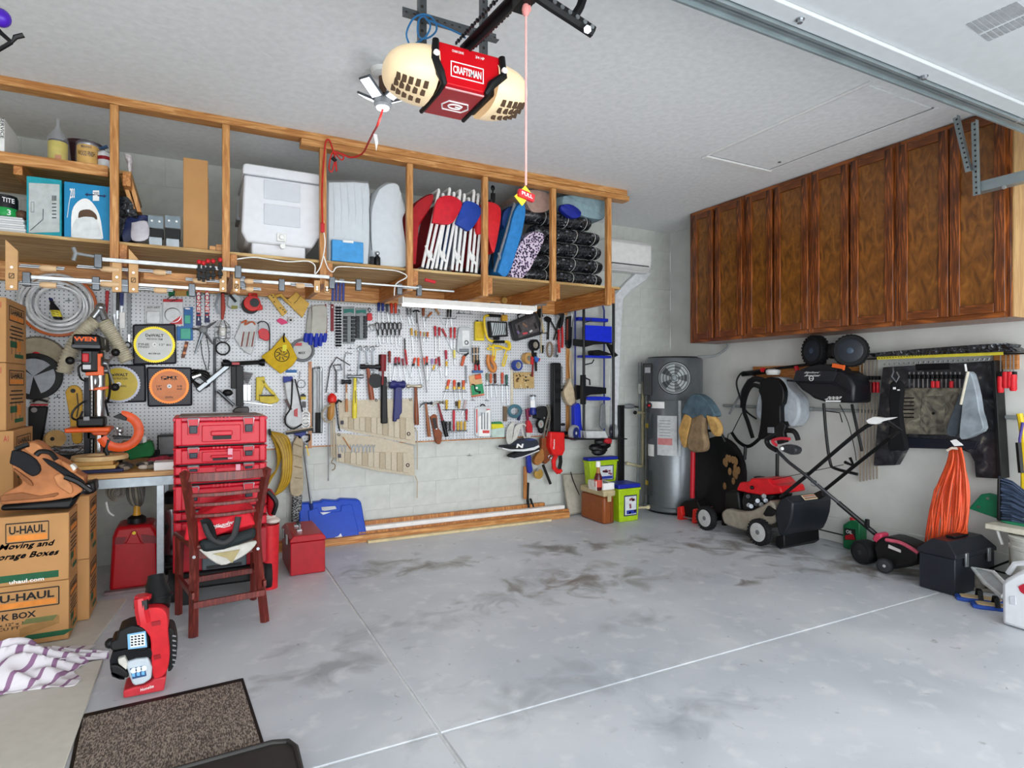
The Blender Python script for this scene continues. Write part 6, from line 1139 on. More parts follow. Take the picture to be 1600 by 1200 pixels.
# ---- blue hand truck hung on the wall ----
t = Thing('hand_truck','blue and black folding hand truck hung on the wall right of the pegboard','hand truck'); DB = M('#1a2eb8',.35); BT_ = M('#131418',.35)
pt('e'); d1 = .16; yv = YB-d1
xa,xb = P(525,400,.2).x,P(862,400,.2).x; xc_,xd = P(440,400,.08).x,P(770,300,.08).x
zT = P(862,70,.2).z+.02; tile('g','B',PB); zBt = P(440,400,.2).z
t.p('side_tube',MB(BT_).cyl((xa,YB-.23,zBt),(xa,YB-.23,zT),.013)); t.p('side_tube',MB(BT_).cyl((xb,YB-.23,zBt),(xb,YB-.23,zT),.013))
t.p('blue_tube',MB(M('#27357e',.35)).cyl((xc_,YB-.09,zBt+.05),(xc_,YB-.09,zT-.02),.009)); t.p('blue_tube',MB(M('#27357e',.35)).cyl((xd,YB-.09,zBt+.05),(xd,YB-.09,zT-.10),.009).cyl((xd,YB-.09,zT-.1),(xd-.03,YB-.09,zT-.02),.009))
pt('e')
def zz(x,y,d=.2): return P(x,y,d).z
t.p('crossbar',MB(DB).box((xc_,YB-.15,zz(600,290)),(xb,YB-.09,zz(600,250))),bev=.004)
t.p('back_plate',MB(M('#1730d4',.4)).box((xa+.012,YB-.222,zz(600,540)),(xb-.012,YB-.216,zz(600,350))),bev=.002)
t.p('seat_strap',MB(BLK).slab([(415,505),(850,550),(850,560),(640,570),(540,600),(415,580)],.18,.20)); t.p('crossbar',MB(DB).box((xc_,YB-.2,zz(600,718)),(xb,YB-.12,zz(600,690))),bev=.004)
t.p('black_seat',MB(BLK).slab(spx([(630,640),(700,630),(850,680),(850,690),(640,690)],2),.1,.19)); t.p('triangle_flap',MB(BLK).slab([(790,560),(860,570),(862,640),(918,692),(865,720),(830,640)],.19,.21))
t.p('hook_bar',MB(BT_).rod([(530,320),(610,300),(610,270)],.005,.2).rod([(530,800),(620,780),(640,740)],.006,.2).rod([(545,950),(590,970),(595,1030)],.008,.2)); t.p('crossbar_black',MB(BT_).slab([(440,1030),(780,1060),(780,1130),(600,1140),(450,1200),(440,1100)],.1,.13)); t.p('sleeve',MB(BT_).box((xa-.03,YB-.25,zz(500,1250)),(xa+.012,YB-.21,zz(500,915))),bev=.003)
tile('g','B',PB)
t.p('lower_crossbar',MB(DB).slab(spx([(350,20),(370,0),(560,0),(580,25),(560,35),(370,35)],2),.12,.2),bev=.004); t.p('toe_plate',MB(BT_).slab([(230,400),(740,400),(740,410),(230,416)],.05,.3)); t.p('side_bracket',MB(DB).slab(spx([(232,90),(260,65),(290,80),(300,250),(315,400),(235,402)],2),.1,.16),bev=.004)
t.p('grey_plate',MB(M('#8e9296',.4,.5)).slab([(490,80),(510,60),(530,80),(535,290),(505,320),(480,280)],.1,.12),bev=.003)
def wheel(t,c,ax,R_,w_,tc,hc,hub='#c8ccd0',name='wheel',tread=0,n=26):
    c = V(c); ax = V(ax).normalized(); w = t.p(name,MB(M(tc,.7)).lathe(c-ax*w_/2,ax,[(R_*.72,0),(R_*.95,0),(R_,w_*.18),(R_,w_*.82),(R_*.95,w_),(R_*.72,w_)],n))
    if tread:
        m = MB(M(tc,.8)); a = ax.orthogonal().normalized(); b_ = ax.cross(a)
        for k in range(tread):
            th = 2*math.pi*k/tread; r_ = a*math.cos(th)+b_*math.sin(th); s_ = ax.cross(r_)
            for e in (-1,1): m.boxa(c+r_*R_*1.01+ax*w_*.25*e+s_*R_*.06*e,r_*R_*.03,s_*R_*math.pi/tread*.55,ax*w_*.22)
        t.p('tread',m,w,kind='stuff')
    t.p('rim',MB(M(hc,.4)).lathe(c-ax*w_*.54,ax,[(R_*.2,0),(R_*.56,0),(R_*.62,w_*.02),(R_*.7,w_*.02),(R_*.73,w_*.04),(R_*.73,w_*1.04),(R_*.7,w_*1.06),(R_*.62,w_*1.06),(R_*.56,w_*1.08),(R_*.2,w_*1.08)],n),w)
    t.p('hub',MB(M(hub,.4)).lathe(c-ax*w_*.58,ax,[(R_*.1,0),(R_*.22,w_*.05),(R_*.22,w_*1.11),(R_*.1,w_*1.16)],14),w); return w
wheel(t,P(228,348,.16),(.45,-1,0),.075,.045,'#9b9ea0','#27306e')
wheel(t,P(605,335,.12),(1,-.25,0),.075,.04,'#9b9ea0','#3a4064')
m = MB(M('#c3c6c6',.6)).slab([(345,330),(530,330),(560,405),(350,415)],.1,.26); t.p('folded_plate',m,bev=.003)
# ---- plumbing and things below ----
BEI = M('#c9bf9a',.5); GP = M('#8f9494',.5)
tile('g','B',YB)
t = Thing('water_pipes','cream plastic water pipes with elbows beside the water heater','pipe')
pz = lambda x,y,d=.06: P(x,y,d)
t.p('pipe',MB(BEI).tube([pz(890,-120),pz(888,660),pz(870,672),pz(740,640)],.014,10)); t.p('pipe',MB(BEI).tube([pz(935,-70,.08),pz(935,170,.08),pz(915,200,.08),pz(895,170,.07)],.013,10))
t.p('elbow',MB(BEI).ball(pz(882,662),.02).ball(pz(740,640),.019).cyl(pz(888,20),pz(888,60),.018)); t.p('valve_pipe',MB(BEI).tube([pz(830,152,.1),pz(960,156,.12)],.012,8)); t.p('valve_cap',MB(BLK).ball(pz(815,152,.1),.02)); t.p('pipe',MB(BEI).tube([pz(888,-120),pz(905,-125,.07),pz(935,-110,.08),pz(935,-70,.08)],.014,8))
solo('grey_conduit','vertical grey conduit behind the cream pipes','conduit',MB(GP).tube([P(862,-160,.03),P(858,60,.03),P(845,680,.03),P(840,860,.03)],.011,8).cyl(P(862,-330,.03),P(862,-150,.03),.02))
solo('white_vertical_pipe','short white pipe rising above the cream pipes','pipe',MB(M('#d5d5cf',.5)).cyl(P(862,-125,.06),P(862,-30,.06),.02))
t = Thing('squeegee_broom','black pole broom with a grey grip leaning upside down beside the hand truck','broom'); tile('g','B',YB-.02); t.p('pole',MB(BLK).box(P(665,830,.08),P(695,80,.05)),bev=.003); t.p('head',MB(M('#7c8084',.4)).lathe(P(710,92,.07),(1,0,0),[(.012,0),(.022,.02),(.026,.06),(.022,.11),(.012,.12)],12)); t.p('arm',MB(DST).cyl(P(790,95,.07),P(845,98,.07),.009))
# bins (rest on floor)
def frustum(c,w0,d0,w1,d1,h,mat):     # base centre, tapered box
    c = V(c); return MB(mat).add([c+V((sx*(w1 if z else w0)/2,sy*(d1 if z else d0)/2,h*z)) for z in (0,1) for sx,sy in ((-1,-1),(1,-1),(1,1),(-1,1))],[(0,1,2,3),(7,6,5,4),(0,4,5,1),(1,5,6,2),(2,6,7,3),(3,7,4,0)])
tile('g')
LIM = M('#a6c61c',.4); LIDB = M('#1c2a9a',.4)
def bin_(lab,a,b_,Y,z0,z1,dep=.2,lid=True):
    x0 = AY(a,600,Y).x; x1 = AY(b_,600,Y).x; w_ = x1-x0; c = V(((x0+x1)/2,Y+dep/2,z0)); h = z1-z0
    t = Thing('detergent_bin',lab,'bin','lime green bins by the water heater',loc=c); t.p('body',frustum(c,w_*.88,dep*.9,w_,dep,h*.86,LIM),bev=.008); t.p('rim',MB(LIM).boxa(c+V((0,0,h*.84)),V((w_*.53,0,0)),V((0,dep*.53,0)),V((0,0,h*.03))),bev=.004)
    t.p('lid',MB(LIDB).boxa(c+V((0,0,h*.93)),V((w_*.52,0,0)),V((0,dep*.52,0)),V((0,0,h*.055))),bev=.008)
    f = c+V((0,-dep*.485,h*.42)); lw = w_*.3; m = MB(M('#2a2b58',.5)).boxa(f+V((w_*.05,0,0)),V((lw,0,0)),V((0,.003,0)),V((0,0,h*.27))); l_ = t.p('label',m)
    q = MB(M('#d3d8dd',.5)).boxa(f+V((w_*.05,-.004,h*.0)),V((lw*.88,0,0)),V((0,.001,0)),V((0,0,h*.24))); t.p('label_print',q,l_)
    m = MB(M('#8c4a58',.5)); random.seed(int(a))
    for k in range(9): m.boxa(f+V((w_*.05+lw*random.uniform(-.2,.7),-.0055,h*random.uniform(-.2,.2))),V((lw*.14,0,0)),V((0,.0005,0)),V((0,0,h*.03)))
    m.boxa(f+V((w_*.05+lw*.1,-.0055,-h*.17)),V((lw*.75,0,0)),V((0,.0005,0)),V((0,0,h*.05)),M('#2b3a9c')); t.p('label_pictures',m,l_); return t,c,w_,h
fl_ = AZ(983,815,0)
bin_('lime green bin with a blue lid and picture label on the floor',967,1000,fl_.y,0,AY(967,757,fl_.y).z)
# brown cooler
c0 = AZ(903,806,0); c1 = AZ(965,818,0)
tan = Thing('brown_cooler','brown and tan ice chest on the floor left of the lime green bin','cooler'); xa = c0.x; xb = c1.x-.02; ya = min(c0.y,c1.y)-.0; zt_ = AY(935,768,ya).z
tan.p('body',MB(M('#8a4a22',.4)).box((xa,ya+.02,0),(xb,ya+.38,zt_-.06)),bev=.02); tan.p('rib',MB(M('#7a3f1c',.4)).box((xa+(xb-xa)*.6,ya+.014,.02),(xa+(xb-xa)*.8,ya+.02,zt_-.08)),bev=.003)
tan.p('lid',MB(M('#b9aa84',.5)).box((xa-.006,ya+.005,zt_-.058),(xb+.006,ya+.385,zt_)),bev=.015)
tan.p('latch',MB(M('#b9aa84',.5)).box((xb-.09,ya-.004,zt_-.10),(xb-.05,ya+.004,zt_-.03)),bev=.003)
tr_ = Thing('white_tray','white shallow tray with gear lying on the brown cooler','tray'); za = zt_+.001; x0 = (xa+xb)/2-.06
tr_.p('tray',MB(WHT).box((x0,ya+.02,za),(xb+.0,ya+.26,za+.008)).box((x0,ya+.02,za+.008),(xb,ya+.03,za+.06)).box((x0,ya+.25,za+.008),(xb,ya+.26,za+.06)).box((x0,ya+.03,za+.008),(x0+.01,ya+.25,za+.06)).box((xb-.01,ya+.03,za+.008),(xb,ya+.25,za+.06)),bev=.003)
random.seed(2); m = MB(BLKM)
for k in range(9): q = V((x0+.05+random.random()*(xb-x0-.1),ya+.06+random.random()*.14,za+.045)); m.ball(q,(.035,.025,.022),8,[BLK,STEEL,BLKM][k % 3])
solo('bicycle_parts','black and silver metal parts lying in the white tray','parts',m)
b2 = Thing('steel_box','small white and grey box at the left end of the brown cooler lid','box'); b2.p('box',MB(M('#cfcdc6',.5)).box((xa+.0,ya+.03,za),(x0-.07,ya+.15,za+.085)),bev=.004); b2.p('keyhole',MB(BLK).box((xa+.03,ya+.028,za+.03),(xa+.045,ya+.03,za+.055)))
bt = Thing('syrup_bottle','dark red bottle with a white and gold cap on the cooler','bottle'); c = V((x0-.035,ya+.05,za)); hb = AY(917,722,c.y).z-za; bt.p('body',MB(M('#541418',.25)).lathe(c,(0,0,1),[(.03,0),(.035,.01),(.035,hb*.45),(.02,hb*.6),(.014,hb*.72)],18)); bt.p('neck_foil',MB(M('#a8763a',.4)).lathe(c,(0,0,1),[(.021,hb*.58),(.015,hb*.74),(.014,hb*.8)],16)); bt.p('cap',MB(WHT).lathe(c,(0,0,1),[(.022,hb*.8),(.022,hb*.93),(.018,hb)],16)); bt.p('label',MB(M('#c9463a',.5)).lathe(c,(0,0,1),[(.0352,hb*.12),(.0358,hb*.13),(.0358,hb*.36),(.0352,hb*.37)],18))
up = bin_('lime green bin without its lid open, standing behind the white tray on the cooler',921,965,ya+.28,zt_+.001,AY(940,714,ya+.28).z,.1)
g_ = MB(BLK); c = up[1]+V((0,0,up[3]*.99)); random.seed(4)
for k in range(6): g_.ball(c+V((random.uniform(-.06,.06),random.uniform(-.02,.03),.05+k*.018)),(.08,.05,.04),10)
solo('black_cap_pile','crumpled black fabric on top of the upper lime green bin','clothing',g_)
solo('baseball_cap','small red cap on the crumpled black fabric','cap',MB(M('#b5202c',.6)).ball(c+V((.04,-.06,.15)),(.045,.03,.028),12).boxa(c+V((.02,-.085,.135)),V((.035,0,-.005)),V((0,.02,0)),V((0,0,.003))))
# leaning frame panel
t = Thing('leaning_tray','pale plastic panel leaning on the wall left of the brown cooler','panel'); fz = AZ(895,806,0)
yb_ = YB-.03; a = AY(878,741,yb_); b_ = AY(905,741,yb_); f0 = AZ(892,808,0); f1 = AZ(902,806,0)
t.p('panel',MB(M('#b9b3a6',.5)).prism([a,b_+V((.12,0,0)),V((a.x+.30,f0.y+.1,.01)),V((f0.x,f0.y+.05,.01))],(0,-.012,0)),bev=.003); t.p('rim',MB(M('#a39c8e',.5)).tube([a+V((0,-.014,0)),b_+V((.12,-.014,0)),V((a.x+.30,f0.y+.086,.02)),V((f0.x,f0.y+.036,.02))],.008,6,closed=True)); t.p('hook',MB(BLK).tube([a+V((.08,-.03,.02)),a+V((.1,-.04,-.06)),a+V((.15,-.07,-.2))],.005))
# lumber along the floor
for k,(y0,y1,x0p,x1p,h0,h1,mt,lab) in enumerate(((.02,.06,575,888,.0,.045,WHT,'white board lying lowest along the back wall floor'),(.065,.10,430,885,.0,.085,HWOOD,'brown board lying on edge along the back wall'),(.10,.16,560,880,.04+.046,.12,WHT,'white metal track lying on the boards along the back wall'),(.02,.06,560,850,.125,.145,HWOOD,'thin brown strip lying on top of the stack along the back wall'))):
    pass
tile('px','B',YB)
for (d0,d1,ua,ub,z0,z1,mt,lab) in ((.215,.26,574,860,0,.02,M('#d2bf95',.6),'pale thin board lying in front along the back wall floor'),(.16,.21,420,888,0,.055,PX,'brown board standing on edge along the back wall floor'),(.13,.158,420,888,0,.07,HWOOD,'darker board standing behind the brown board along the back wall'),(.07,.125,560,880,0,.10,WHT,'white metal channel lying behind the boards along the back wall'),(.03,.065,560,850,0,.13,HWOOD,'reddish strip of wood standing against the back wall')):
    xa_,xb_ = P(ua,700,(d0+d1)/2).x,P(ub,700,(d0+d1)/2).x; solo('board',lab,'board',MB(mt).box((xa_,YB-d1,z0),(xb_,YB-d0,z1)),'lumber along the back wall',bev=.002)
# ================= left side: bench, drill press, boxes, chair, tool stack =================
ZBN = .73; YBF = 4.1
t = Thing('workbench','wooden topped bench with grey metal legs under the left pegboard','workbench',loc=(-.7,4.5,0))
xb1 = .05
t.p('top',MB(wood('bench_top','#b07e42','#d2a468','#c08f52','x')).box((-.84,YBF,ZBN-.028),(xb1,YB-PD-.03,ZBN)),bev=.003); t.p('apron',MB(M('#8f979d',.4,.6)).box((-.83,YBF+.01,ZBN-.085),(xb1,YBF+.03,ZBN-.03)),bev=.002)
tile('px','B',YBF)
for x in (P(250,800).x,-.80): t.p('leg',MB(M('#9aa1a6',.35,.6)).box((x-.02,YBF+.035,0),(x+.02,YBF+.075,ZBN-.03)),bev=.003); t.p('leg',MB(M('#9aa1a6',.35,.6)).box((x-.02,YB-.12,0),(x+.02,YB-.08,ZBN-.03)),bev=.003)
solo('dark_backsplash','black strip along the back of the workbench','strip',MB(BLK).box((-.84,YB-PD-.028,ZBN-.02),(xb1,YB-PD-.004,ZBN+.05)))
# drill press
YD = 4.52; tile('t4','B',YD); OR = M('#e05a1c',.4);
colx = P(607,900).x
t = Thing('drill_press','black and orange benchtop drill press on the workbench','drill press',loc=(colx,YD+.02,ZBN))
t.p('base',MB(BLK).box((colx-.13,YD-.18,ZBN),(colx+.12,YD+.16,ZBN+.035)),bev=.01); t.p('column',MB(M('#c3c6c8',.18,1)).cyl((colx,YD+.03,ZBN+.03),(colx,YD+.03,P(600,480).z),.034,n=24)); t.p('column_rack',MB(BLKM).box((colx-.075,YD+.0,ZBN+.03),(colx-.042,YD+.04,P(500,800).z)),bev=.003)
zh0,zh1 = P(550,590).z,P(550,455).z; xh0,xh1 = P(418,500).x,P(650,500).x
t.p('pulley_cover',MB(BLK).prism([V((xh0,YD-.17,zh0+.012)),V((xh0+.01,YD-.17,zh1)),V((xh1,YD-.17,zh1)),V((xh1+.01,YD-.17,zh0+.012))],(0,.4,0)),bev=.014); zm = P(550,533).z
t.p('cover_band',MB(M('#3b3f44',.35)).box((xh0+.004,YD-.176,zh0+.016),(xh1+.004,YD-.168,zm-.004)),bev=.003); t.p('red_label',MB(M('#241416',.5)).box((xh0+.015,YD-.176,zm+.008),(xh1-.01,YD-.170,zh1-.012)),bev=.002)
t.p('lettering',MB(M('#f2641e',.5)).text('WEN',V(((xh0+xh1)/2,YD-.178,(zm+zh1)/2)),V((.11,0,0)),V((0,0,.026)),bold=.04))
xn0,xn1 = P(495,600).x,P(600,600).x; zn0 = P(550,760).z
t.p('head',MB(BLK).box((xn0,YD-.15,zn0),(P(655,600).x,YD+.08,zh0+.01)),bev=.012); t.p('switch_plate',MB(M('#2b2d31',.4)).box((xn0+.008,YD-.157,P(550,690).z),(xn1-.01,YD-.151,zh0-.0)),bev=.003)
q = P(535,643); t.p('power_switch',MB(RED).box((q.x-.017,YD-.172,q.z-.026),(q.x+.017,YD-.157,q.z+.026)),bev=.006); t.p('orange_bracket',MB(OR).slab([(598,600),(640,598),(640,625),(625,630),(625,700),(650,710),(650,780),(500,785),(498,755),(598,750)],.15,.175),bev=.003); t.p('label',MB(M('#cfd2d5',.5)).box((xn0+.01,YD-.156,P(550,735).z),(xn1-.015,YD-.151,P(550,700).z)))
t.p('feed_hub',MB(STEEL).cyl(P(640,680,.0),P(690,685,.0),.03).cyl(P(655,740),P(700,740),.022));
for (a,b_) in (((680,700),(745,880)),((680,680),(750,590)),((490,660),(370,658))): t.p('feed_lever',MB(STEEL).cyl(P(*a,.12),P(*b_,.16),.006)); t.p('lever_knob',MB(BLK).ball(P(*b_,.16),.024))
t.p('chuck',MB(STEEL).lathe(P(575,880,.02),(0,0,1),[(.008,-.02),(.02,.0),(.026,.02),(.026,.05),(.018,.075)],16)); t.p('lower_collar',MB(OR).slab([(525,890),(690,870),(695,890),(640,905),(530,905)],.08,.1),bev=.003); t.p('depth_stop',MB(STEEL).cyl(P(548,780,.1),P(552,900,.1),.014))
t.p('cable',MB(BLK).tube(smooth([P(470,690,.08),P(440,720,.09),P(455,800,.08),P(495,830,.05)],4),.006).tube(smooth([P(500,990,.05),P(410,1060,.08),P(385,1130,.08),P(440,1150,.07),P(475,1080,.05)],4),.006).tube(smooth([P(690,700,.1),P(705,850,.1),P(690,980,.06),P(665,1000,.05),P(690,1120,.05)],4),.007))
pt('v'); tile('v','B',YD); zt0 = P(700,175).z; zt1 = P(700,138).z
t.p('table',MB(OR).box((P(585,150).x,YD-.19,zt0),(P(950,150).x,YD+.0,zt1)),bev=.008); t.p('table_arm',MB(OR).slab([(740,178),(910,178),(890,215),(780,215)],-.0,.12),bev=.006); t.p('vise',MB(BLK).box((P(670,100).x,YD-.15,zt1+.001),(P(900,100).x,YD-.03,P(700,55).z)),bev=.012); t.p('vise_plate',MB(GRY).slab([(695,62),(745,58),(745,90),(695,92)],.151,.154)); t.p('table_clamp',MB(BLK).box((P(720,240).x,YD+.0,P(720,250).z),(P(860,240).x,YD+.09,zt0+.03)),bev=.006)
t = Thing('pipe_cutter','orange C shaped pipe clamp tool leaning on the drill press','clamp'); tile('v','B',YD-.2)
c = P(1000,180); t.p('ring',MB(M('#e0531a',.4)).tube([c+V((.098*math.cos(a),0,.098*math.sin(a))) for a in [math.radians(d_) for d_ in range(-160,100,13)]],.028,8,flat=V((0,1,0)))); t.p('jaw',MB(BLK).slab([(940,60),(1000,30),(1060,70),(1050,95),(960,70)],-.02,.02).slab([(930,220),(1090,225),(1090,240),(960,245)],-.02,.03),bev=.003); t.p('screw',MB(STEEL).cyl(P(975,150),P(1000,210),.012).ball(P(1000,175),.02)); t.p('foot',MB(BLK).tube([P(905,250),P(880,340),(P(900,380))],.012))
# bench clutter
tile('v','B',4.3)
def bb(x,y,Y): tile('v','B',Y); p = P(x,y); return V((p.x,Y,ZBN))
c = bb(780,440,4.24); t = Thing('wood_blocks','stack of pale wood scraps on the bench edge','wood blocks',loc=c)
for k,(w_,z0,z1,c_) in enumerate(((.17,0,.022,'#1d2145'),(.15,.022,.045,'#caa25e'),(.16,.045,.07,'#b98d4e'))): t.p('block',MB(M(c_,.6)).box((c.x-w_,c.y-.08,ZBN+z0),(c.x+w_*.9-.02*k,c.y+.1,ZBN+z1-.001)),bev=.004)
solo('wood_ring','oval pale wooden ring lying on the wood scraps','ring',MB(M('#cdae7d',.6)).lathe(V((c.x+.03,c.y+.02,ZBN+.071)),(0,0,1),[(.07,0),(.14,0),(.142,.012),(.138,.024),(.07,.024),(.07,.001)],28))
random.seed(11)
t = Thing('rope_hank','hank of tan rope on the bench behind the green glove','rope')
tile('v','B',4.6)
for k in range(6): t.p('rope',MB(M('#9c8c74',.8)).tube(smooth([P(1000+k*8,470),P(1010+k*5,330),P(1030+k*14,260),(P(1080+k*8,280)),P(1050+k*4,360),P(990+k*6,420)],4),.006))
for k in range(5): t.p('rope',MB(M('#8c857a',.8)).tube([P(1180+(70-k*9)*math.cos(a),270+(85-k*10)*math.sin(a),.01*k) for a in [math.pi*i_/10 for i_ in range(-1,12)] for _ in (0,)][::-1],.006))
t.p('paper_tag',MB(WHT).slab([(1185,225),(1218,222),(1222,275),(1190,280)],.07,.075))
lump_g = MB(M('#1d6b38',.8)).slab(spx([(1035,360),(1060,310),(1170,290),(1260,265),(1278,380),(1180,400),(1080,425)],3),0,.1); t = Thing('green_glove','dark green cloth glove in the bench clutter','glove'); t.p('cloth',lump_g,bev=.02)
t = Thing('red_glove','dusty red glove on the bench beside the tool stack','glove'); c = bb(1350,420,4.45); m = MB(M('#a8374a',.8,var=.3,sc=60))
for k in range(6): m.ball(c+V((-.05+.03*k,.01*(k % 2),.022+.006*(k % 3))),(.035,.03,.022),10)
t.p('glove',m)
c = bb(1200,460,4.3); m = MB(M('#6a6664',.7,var=.4,sc=70))
for k in range(14): q = c+V((random.uniform(-.13,.12),random.uniform(-.1,.18),.015)); m.ball(q,(.03,.03,.015),8,[M('#4c4a4a',.7),M('#8d8374',.7),M('#c8c0b4',.7)][k % 3])
solo('shop_rags','jumble of grey and tan rags spread on the bench top','rags',m,kind=None)
c = bb(1375,480,YBF+.08); solo('white_box','small white box at the right end of the bench top','box',MB(WHT).box((c.x-.055,YBF+.03,ZBN),(xb1-.002,YBF+.15,ZBN+.048)),bev=.003)
c = bb(1395,330,4.75); solo('black_crate','small black wire crate at the back of the bench beside the tool stack','crate',MB(BLK).box((c.x-.06,4.74,ZBN),(c.x+.12,4.86,ZBN+.02)).box((c.x-.06,4.74,ZBN+.02),(c.x-.05,4.75,ZBN+.16)).box((c.x+.11,4.74,ZBN+.02),(c.x+.12,4.75,ZBN+.16)).box((c.x-.06,4.74,ZBN+.15),(c.x+.12,4.75,ZBN+.165)).box((c.x-.05,4.85,ZBN+.02),(c.x+.11,4.86,ZBN+.165),GRY),bev=.002)
# under the bench
tile('v','B',4.4)
t = Thing('hanging_ropes','bundles of grey and tan rope hanging under the bench','rope'); random.seed(6)
for k in range(6): t.p('rope',MB(M(['#a59a8a','#6f6a64'][k % 2],.8)).tube(smooth([P(900+k*20,625,.02*k),P(890+k*12,700,.02*k),P(950+k*6,760-k*6,.02*k),P(1010+k*5,700,.02*k),P(1000,625,.02*k)],4),.007))
for k in range(5): t.p('rope',MB(M(['#5d5a55','#8a8377'][k % 2],.8)).tube(smooth([P(1060+k*22,625,.03*k),P(1070+k*24,740,.03*k),P(1120+k*12,800,.02),P(1190,740,.03*k),P(1200-k*8,625,.03*k)],4),.008))
t.p('rope_end',MB(WHT).tube(smooth([P(885,770),P(905,850),P(950,885)],3),.006)); t.p('hook_rail',MB(DST).box((P(890,600).x,4.36,ZBN-.05),(P(1220,600).x,4.38,ZBN-.03)))
# red fuel can
fb = AZ(240,918,0); Yc = fb.y; tile('w','B',Yc); x0,x1 = P(680,480).x,P(1000,470).x; xt0,xt1 = P(725,110).x,P(965,100).x; zt_ = P(850,85).z
t = Thing('fuel_can','dark red tapered fuel container with a yellow spout under the bench','fuel can'); RC = M('#a50f19',.35,var=.08)
t.p('body',MB(RC).prism([V((x0,Yc,.005)),V((x1,Yc,.005)),V((xt1+.02,Yc,zt_-.06)),V((xt1-.01,Yc,zt_)),V((xt0,Yc,zt_)),V((xt0-.02,Yc,zt_-.06))],(0,.24,0)),bev=.02)
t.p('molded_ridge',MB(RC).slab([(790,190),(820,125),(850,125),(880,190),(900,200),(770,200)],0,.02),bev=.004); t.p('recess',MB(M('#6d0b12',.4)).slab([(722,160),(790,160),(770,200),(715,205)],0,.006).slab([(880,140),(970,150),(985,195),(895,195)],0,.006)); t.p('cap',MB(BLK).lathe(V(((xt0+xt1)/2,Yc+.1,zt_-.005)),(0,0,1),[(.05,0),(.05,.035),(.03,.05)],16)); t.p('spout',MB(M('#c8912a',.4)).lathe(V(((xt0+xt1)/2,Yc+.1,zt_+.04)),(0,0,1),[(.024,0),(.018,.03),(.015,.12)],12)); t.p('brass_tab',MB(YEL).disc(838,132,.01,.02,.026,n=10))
solo('floor_board','grey red board lying on the floor under the fuel container','board',MB(M('#7d6a6a',.6)).box((x0-.02,Yc-.05,0),(x1+.05,Yc-.005,.02)),bev=.002)
tile('v','B',4.55); t = Thing('chrome_motor','chrome canister vacuum with black hose under the bench beside the tool stack','vacuum'); c = P(1385,1000); c.z = .0; q = V((c.x+.04,4.66,.0))
t.p('body',MB(M('#b9bdc2',.15,.9)).lathe(q,(0,0,1),[(.09,.1),(.1,.12),(.1,P(1385,840).z),(.07,P(1385,800).z)],20)); t.p('base',MB(BLK).lathe(q,(0,0,1),[(.13,0),(.14,.02),(.12,.1)],20)); t.p('motor_top',MB(BLKM).lathe(q,(0,0,1),[(.07,P(1385,800).z),(.075,P(1385,740).z),(.04,P(1385,700).z)],16)); t.p('hose',MB(BLK).tube(smooth([q+V((-.05,-.1,.3)),q+V((-.14,-.16,.2)),q+V((-.05,-.22,.08)),q+V((.08,-.24,.1))],5),.024,10))
# ---- moving boxes ----
YH = 3.57; GRN_ = M('#1f5a3c',.7); ORP = M('#e08a3a',.7); INK = M('#1a1c1c',.7)
def logo(m,c,U,W,n_):       # U,W half vectors of the framed logo
    c = V(c)
    for s_ in (-1,1): m.boxa(c+W*s_,U,W*.06,n_*.0006,INK); m.boxa(c+U*s_,U*.02,W,n_*.0006,INK)
    m.boxa(c-W*.55,U*.92,W*.3,n_*.0004,ORP); m.text('U-HAUL',c+W*.3+n_*.001,U*1.7,W*.85,INK,bold=.03)
def mbox(lab,lo,hi,kind,grp='cardboard moving boxes'):
    lo = V(lo); hi = V(hi); t = Thing('moving_box',lab,'box',grp,loc=((lo.x+hi.x)/2,(lo.y+hi.y)/2,lo.z)); t.p('carton',MB(CARD).box(lo+V((0,0,.001)),hi-V((0,0,.001))),bev=.004)
    w_ = hi.x-lo.x; h = hi.z-lo.z; dp = hi.y-lo.y; f = V((0,-1,0)); c = V(((lo.x+hi.x)/2,lo.y-.001,(lo.z+hi.z)/2)); m = MB(INK)
    ux,uz = V((1,0,0)),V((0,0,1))
    return t,c,m,w_,h,dp,ux,uz,f
xr = -.549; xl_ = xr-.455
def fx_(u,v): return AY(u,v,YH-.001)
zA = fx_(60,911).z; zT_ = fx_(111,800).z
t,c,m,w_,h,dp,ux,uz,f = mbox('front upper moving box reading Moving and Storage Boxes under the brown tool bag',(xl_,YH,zA),(xr,YH+.24,zT_),0)
a,b_ = fx_(9,825),fx_(76,838); logo(m,(a+b_)/2,V(((b_.x-a.x)/2,0,0)),V((0,0,.045)),f)
for dx in (-.0016,0,.0016): q = fx_(42,853)+V((dx,0,dx)); m.text('Moving and',q,V((.20,0,0)),V((0,0,.032)),INK,.008,.06); q = fx_(42,865)+V((dx,0,dx)); m.text('Storage Boxes',q-V((.01,0,.01)),V((.26,0,0)),V((0,0,.034)),INK,.008,.06)
m.boxa(V((xl_+w_/2-.02,YH-.001,zA+.035)),V((w_/2-.02,0,0)),V((0,.0004,0)),V((0,0,.016)),GRN_); m.text('uhaul.com',fx_(42,907)+V((0,-.001,0)),V((.13,0,0)),V((0,0,.018)),WHT,.02)
t.p('print',m);
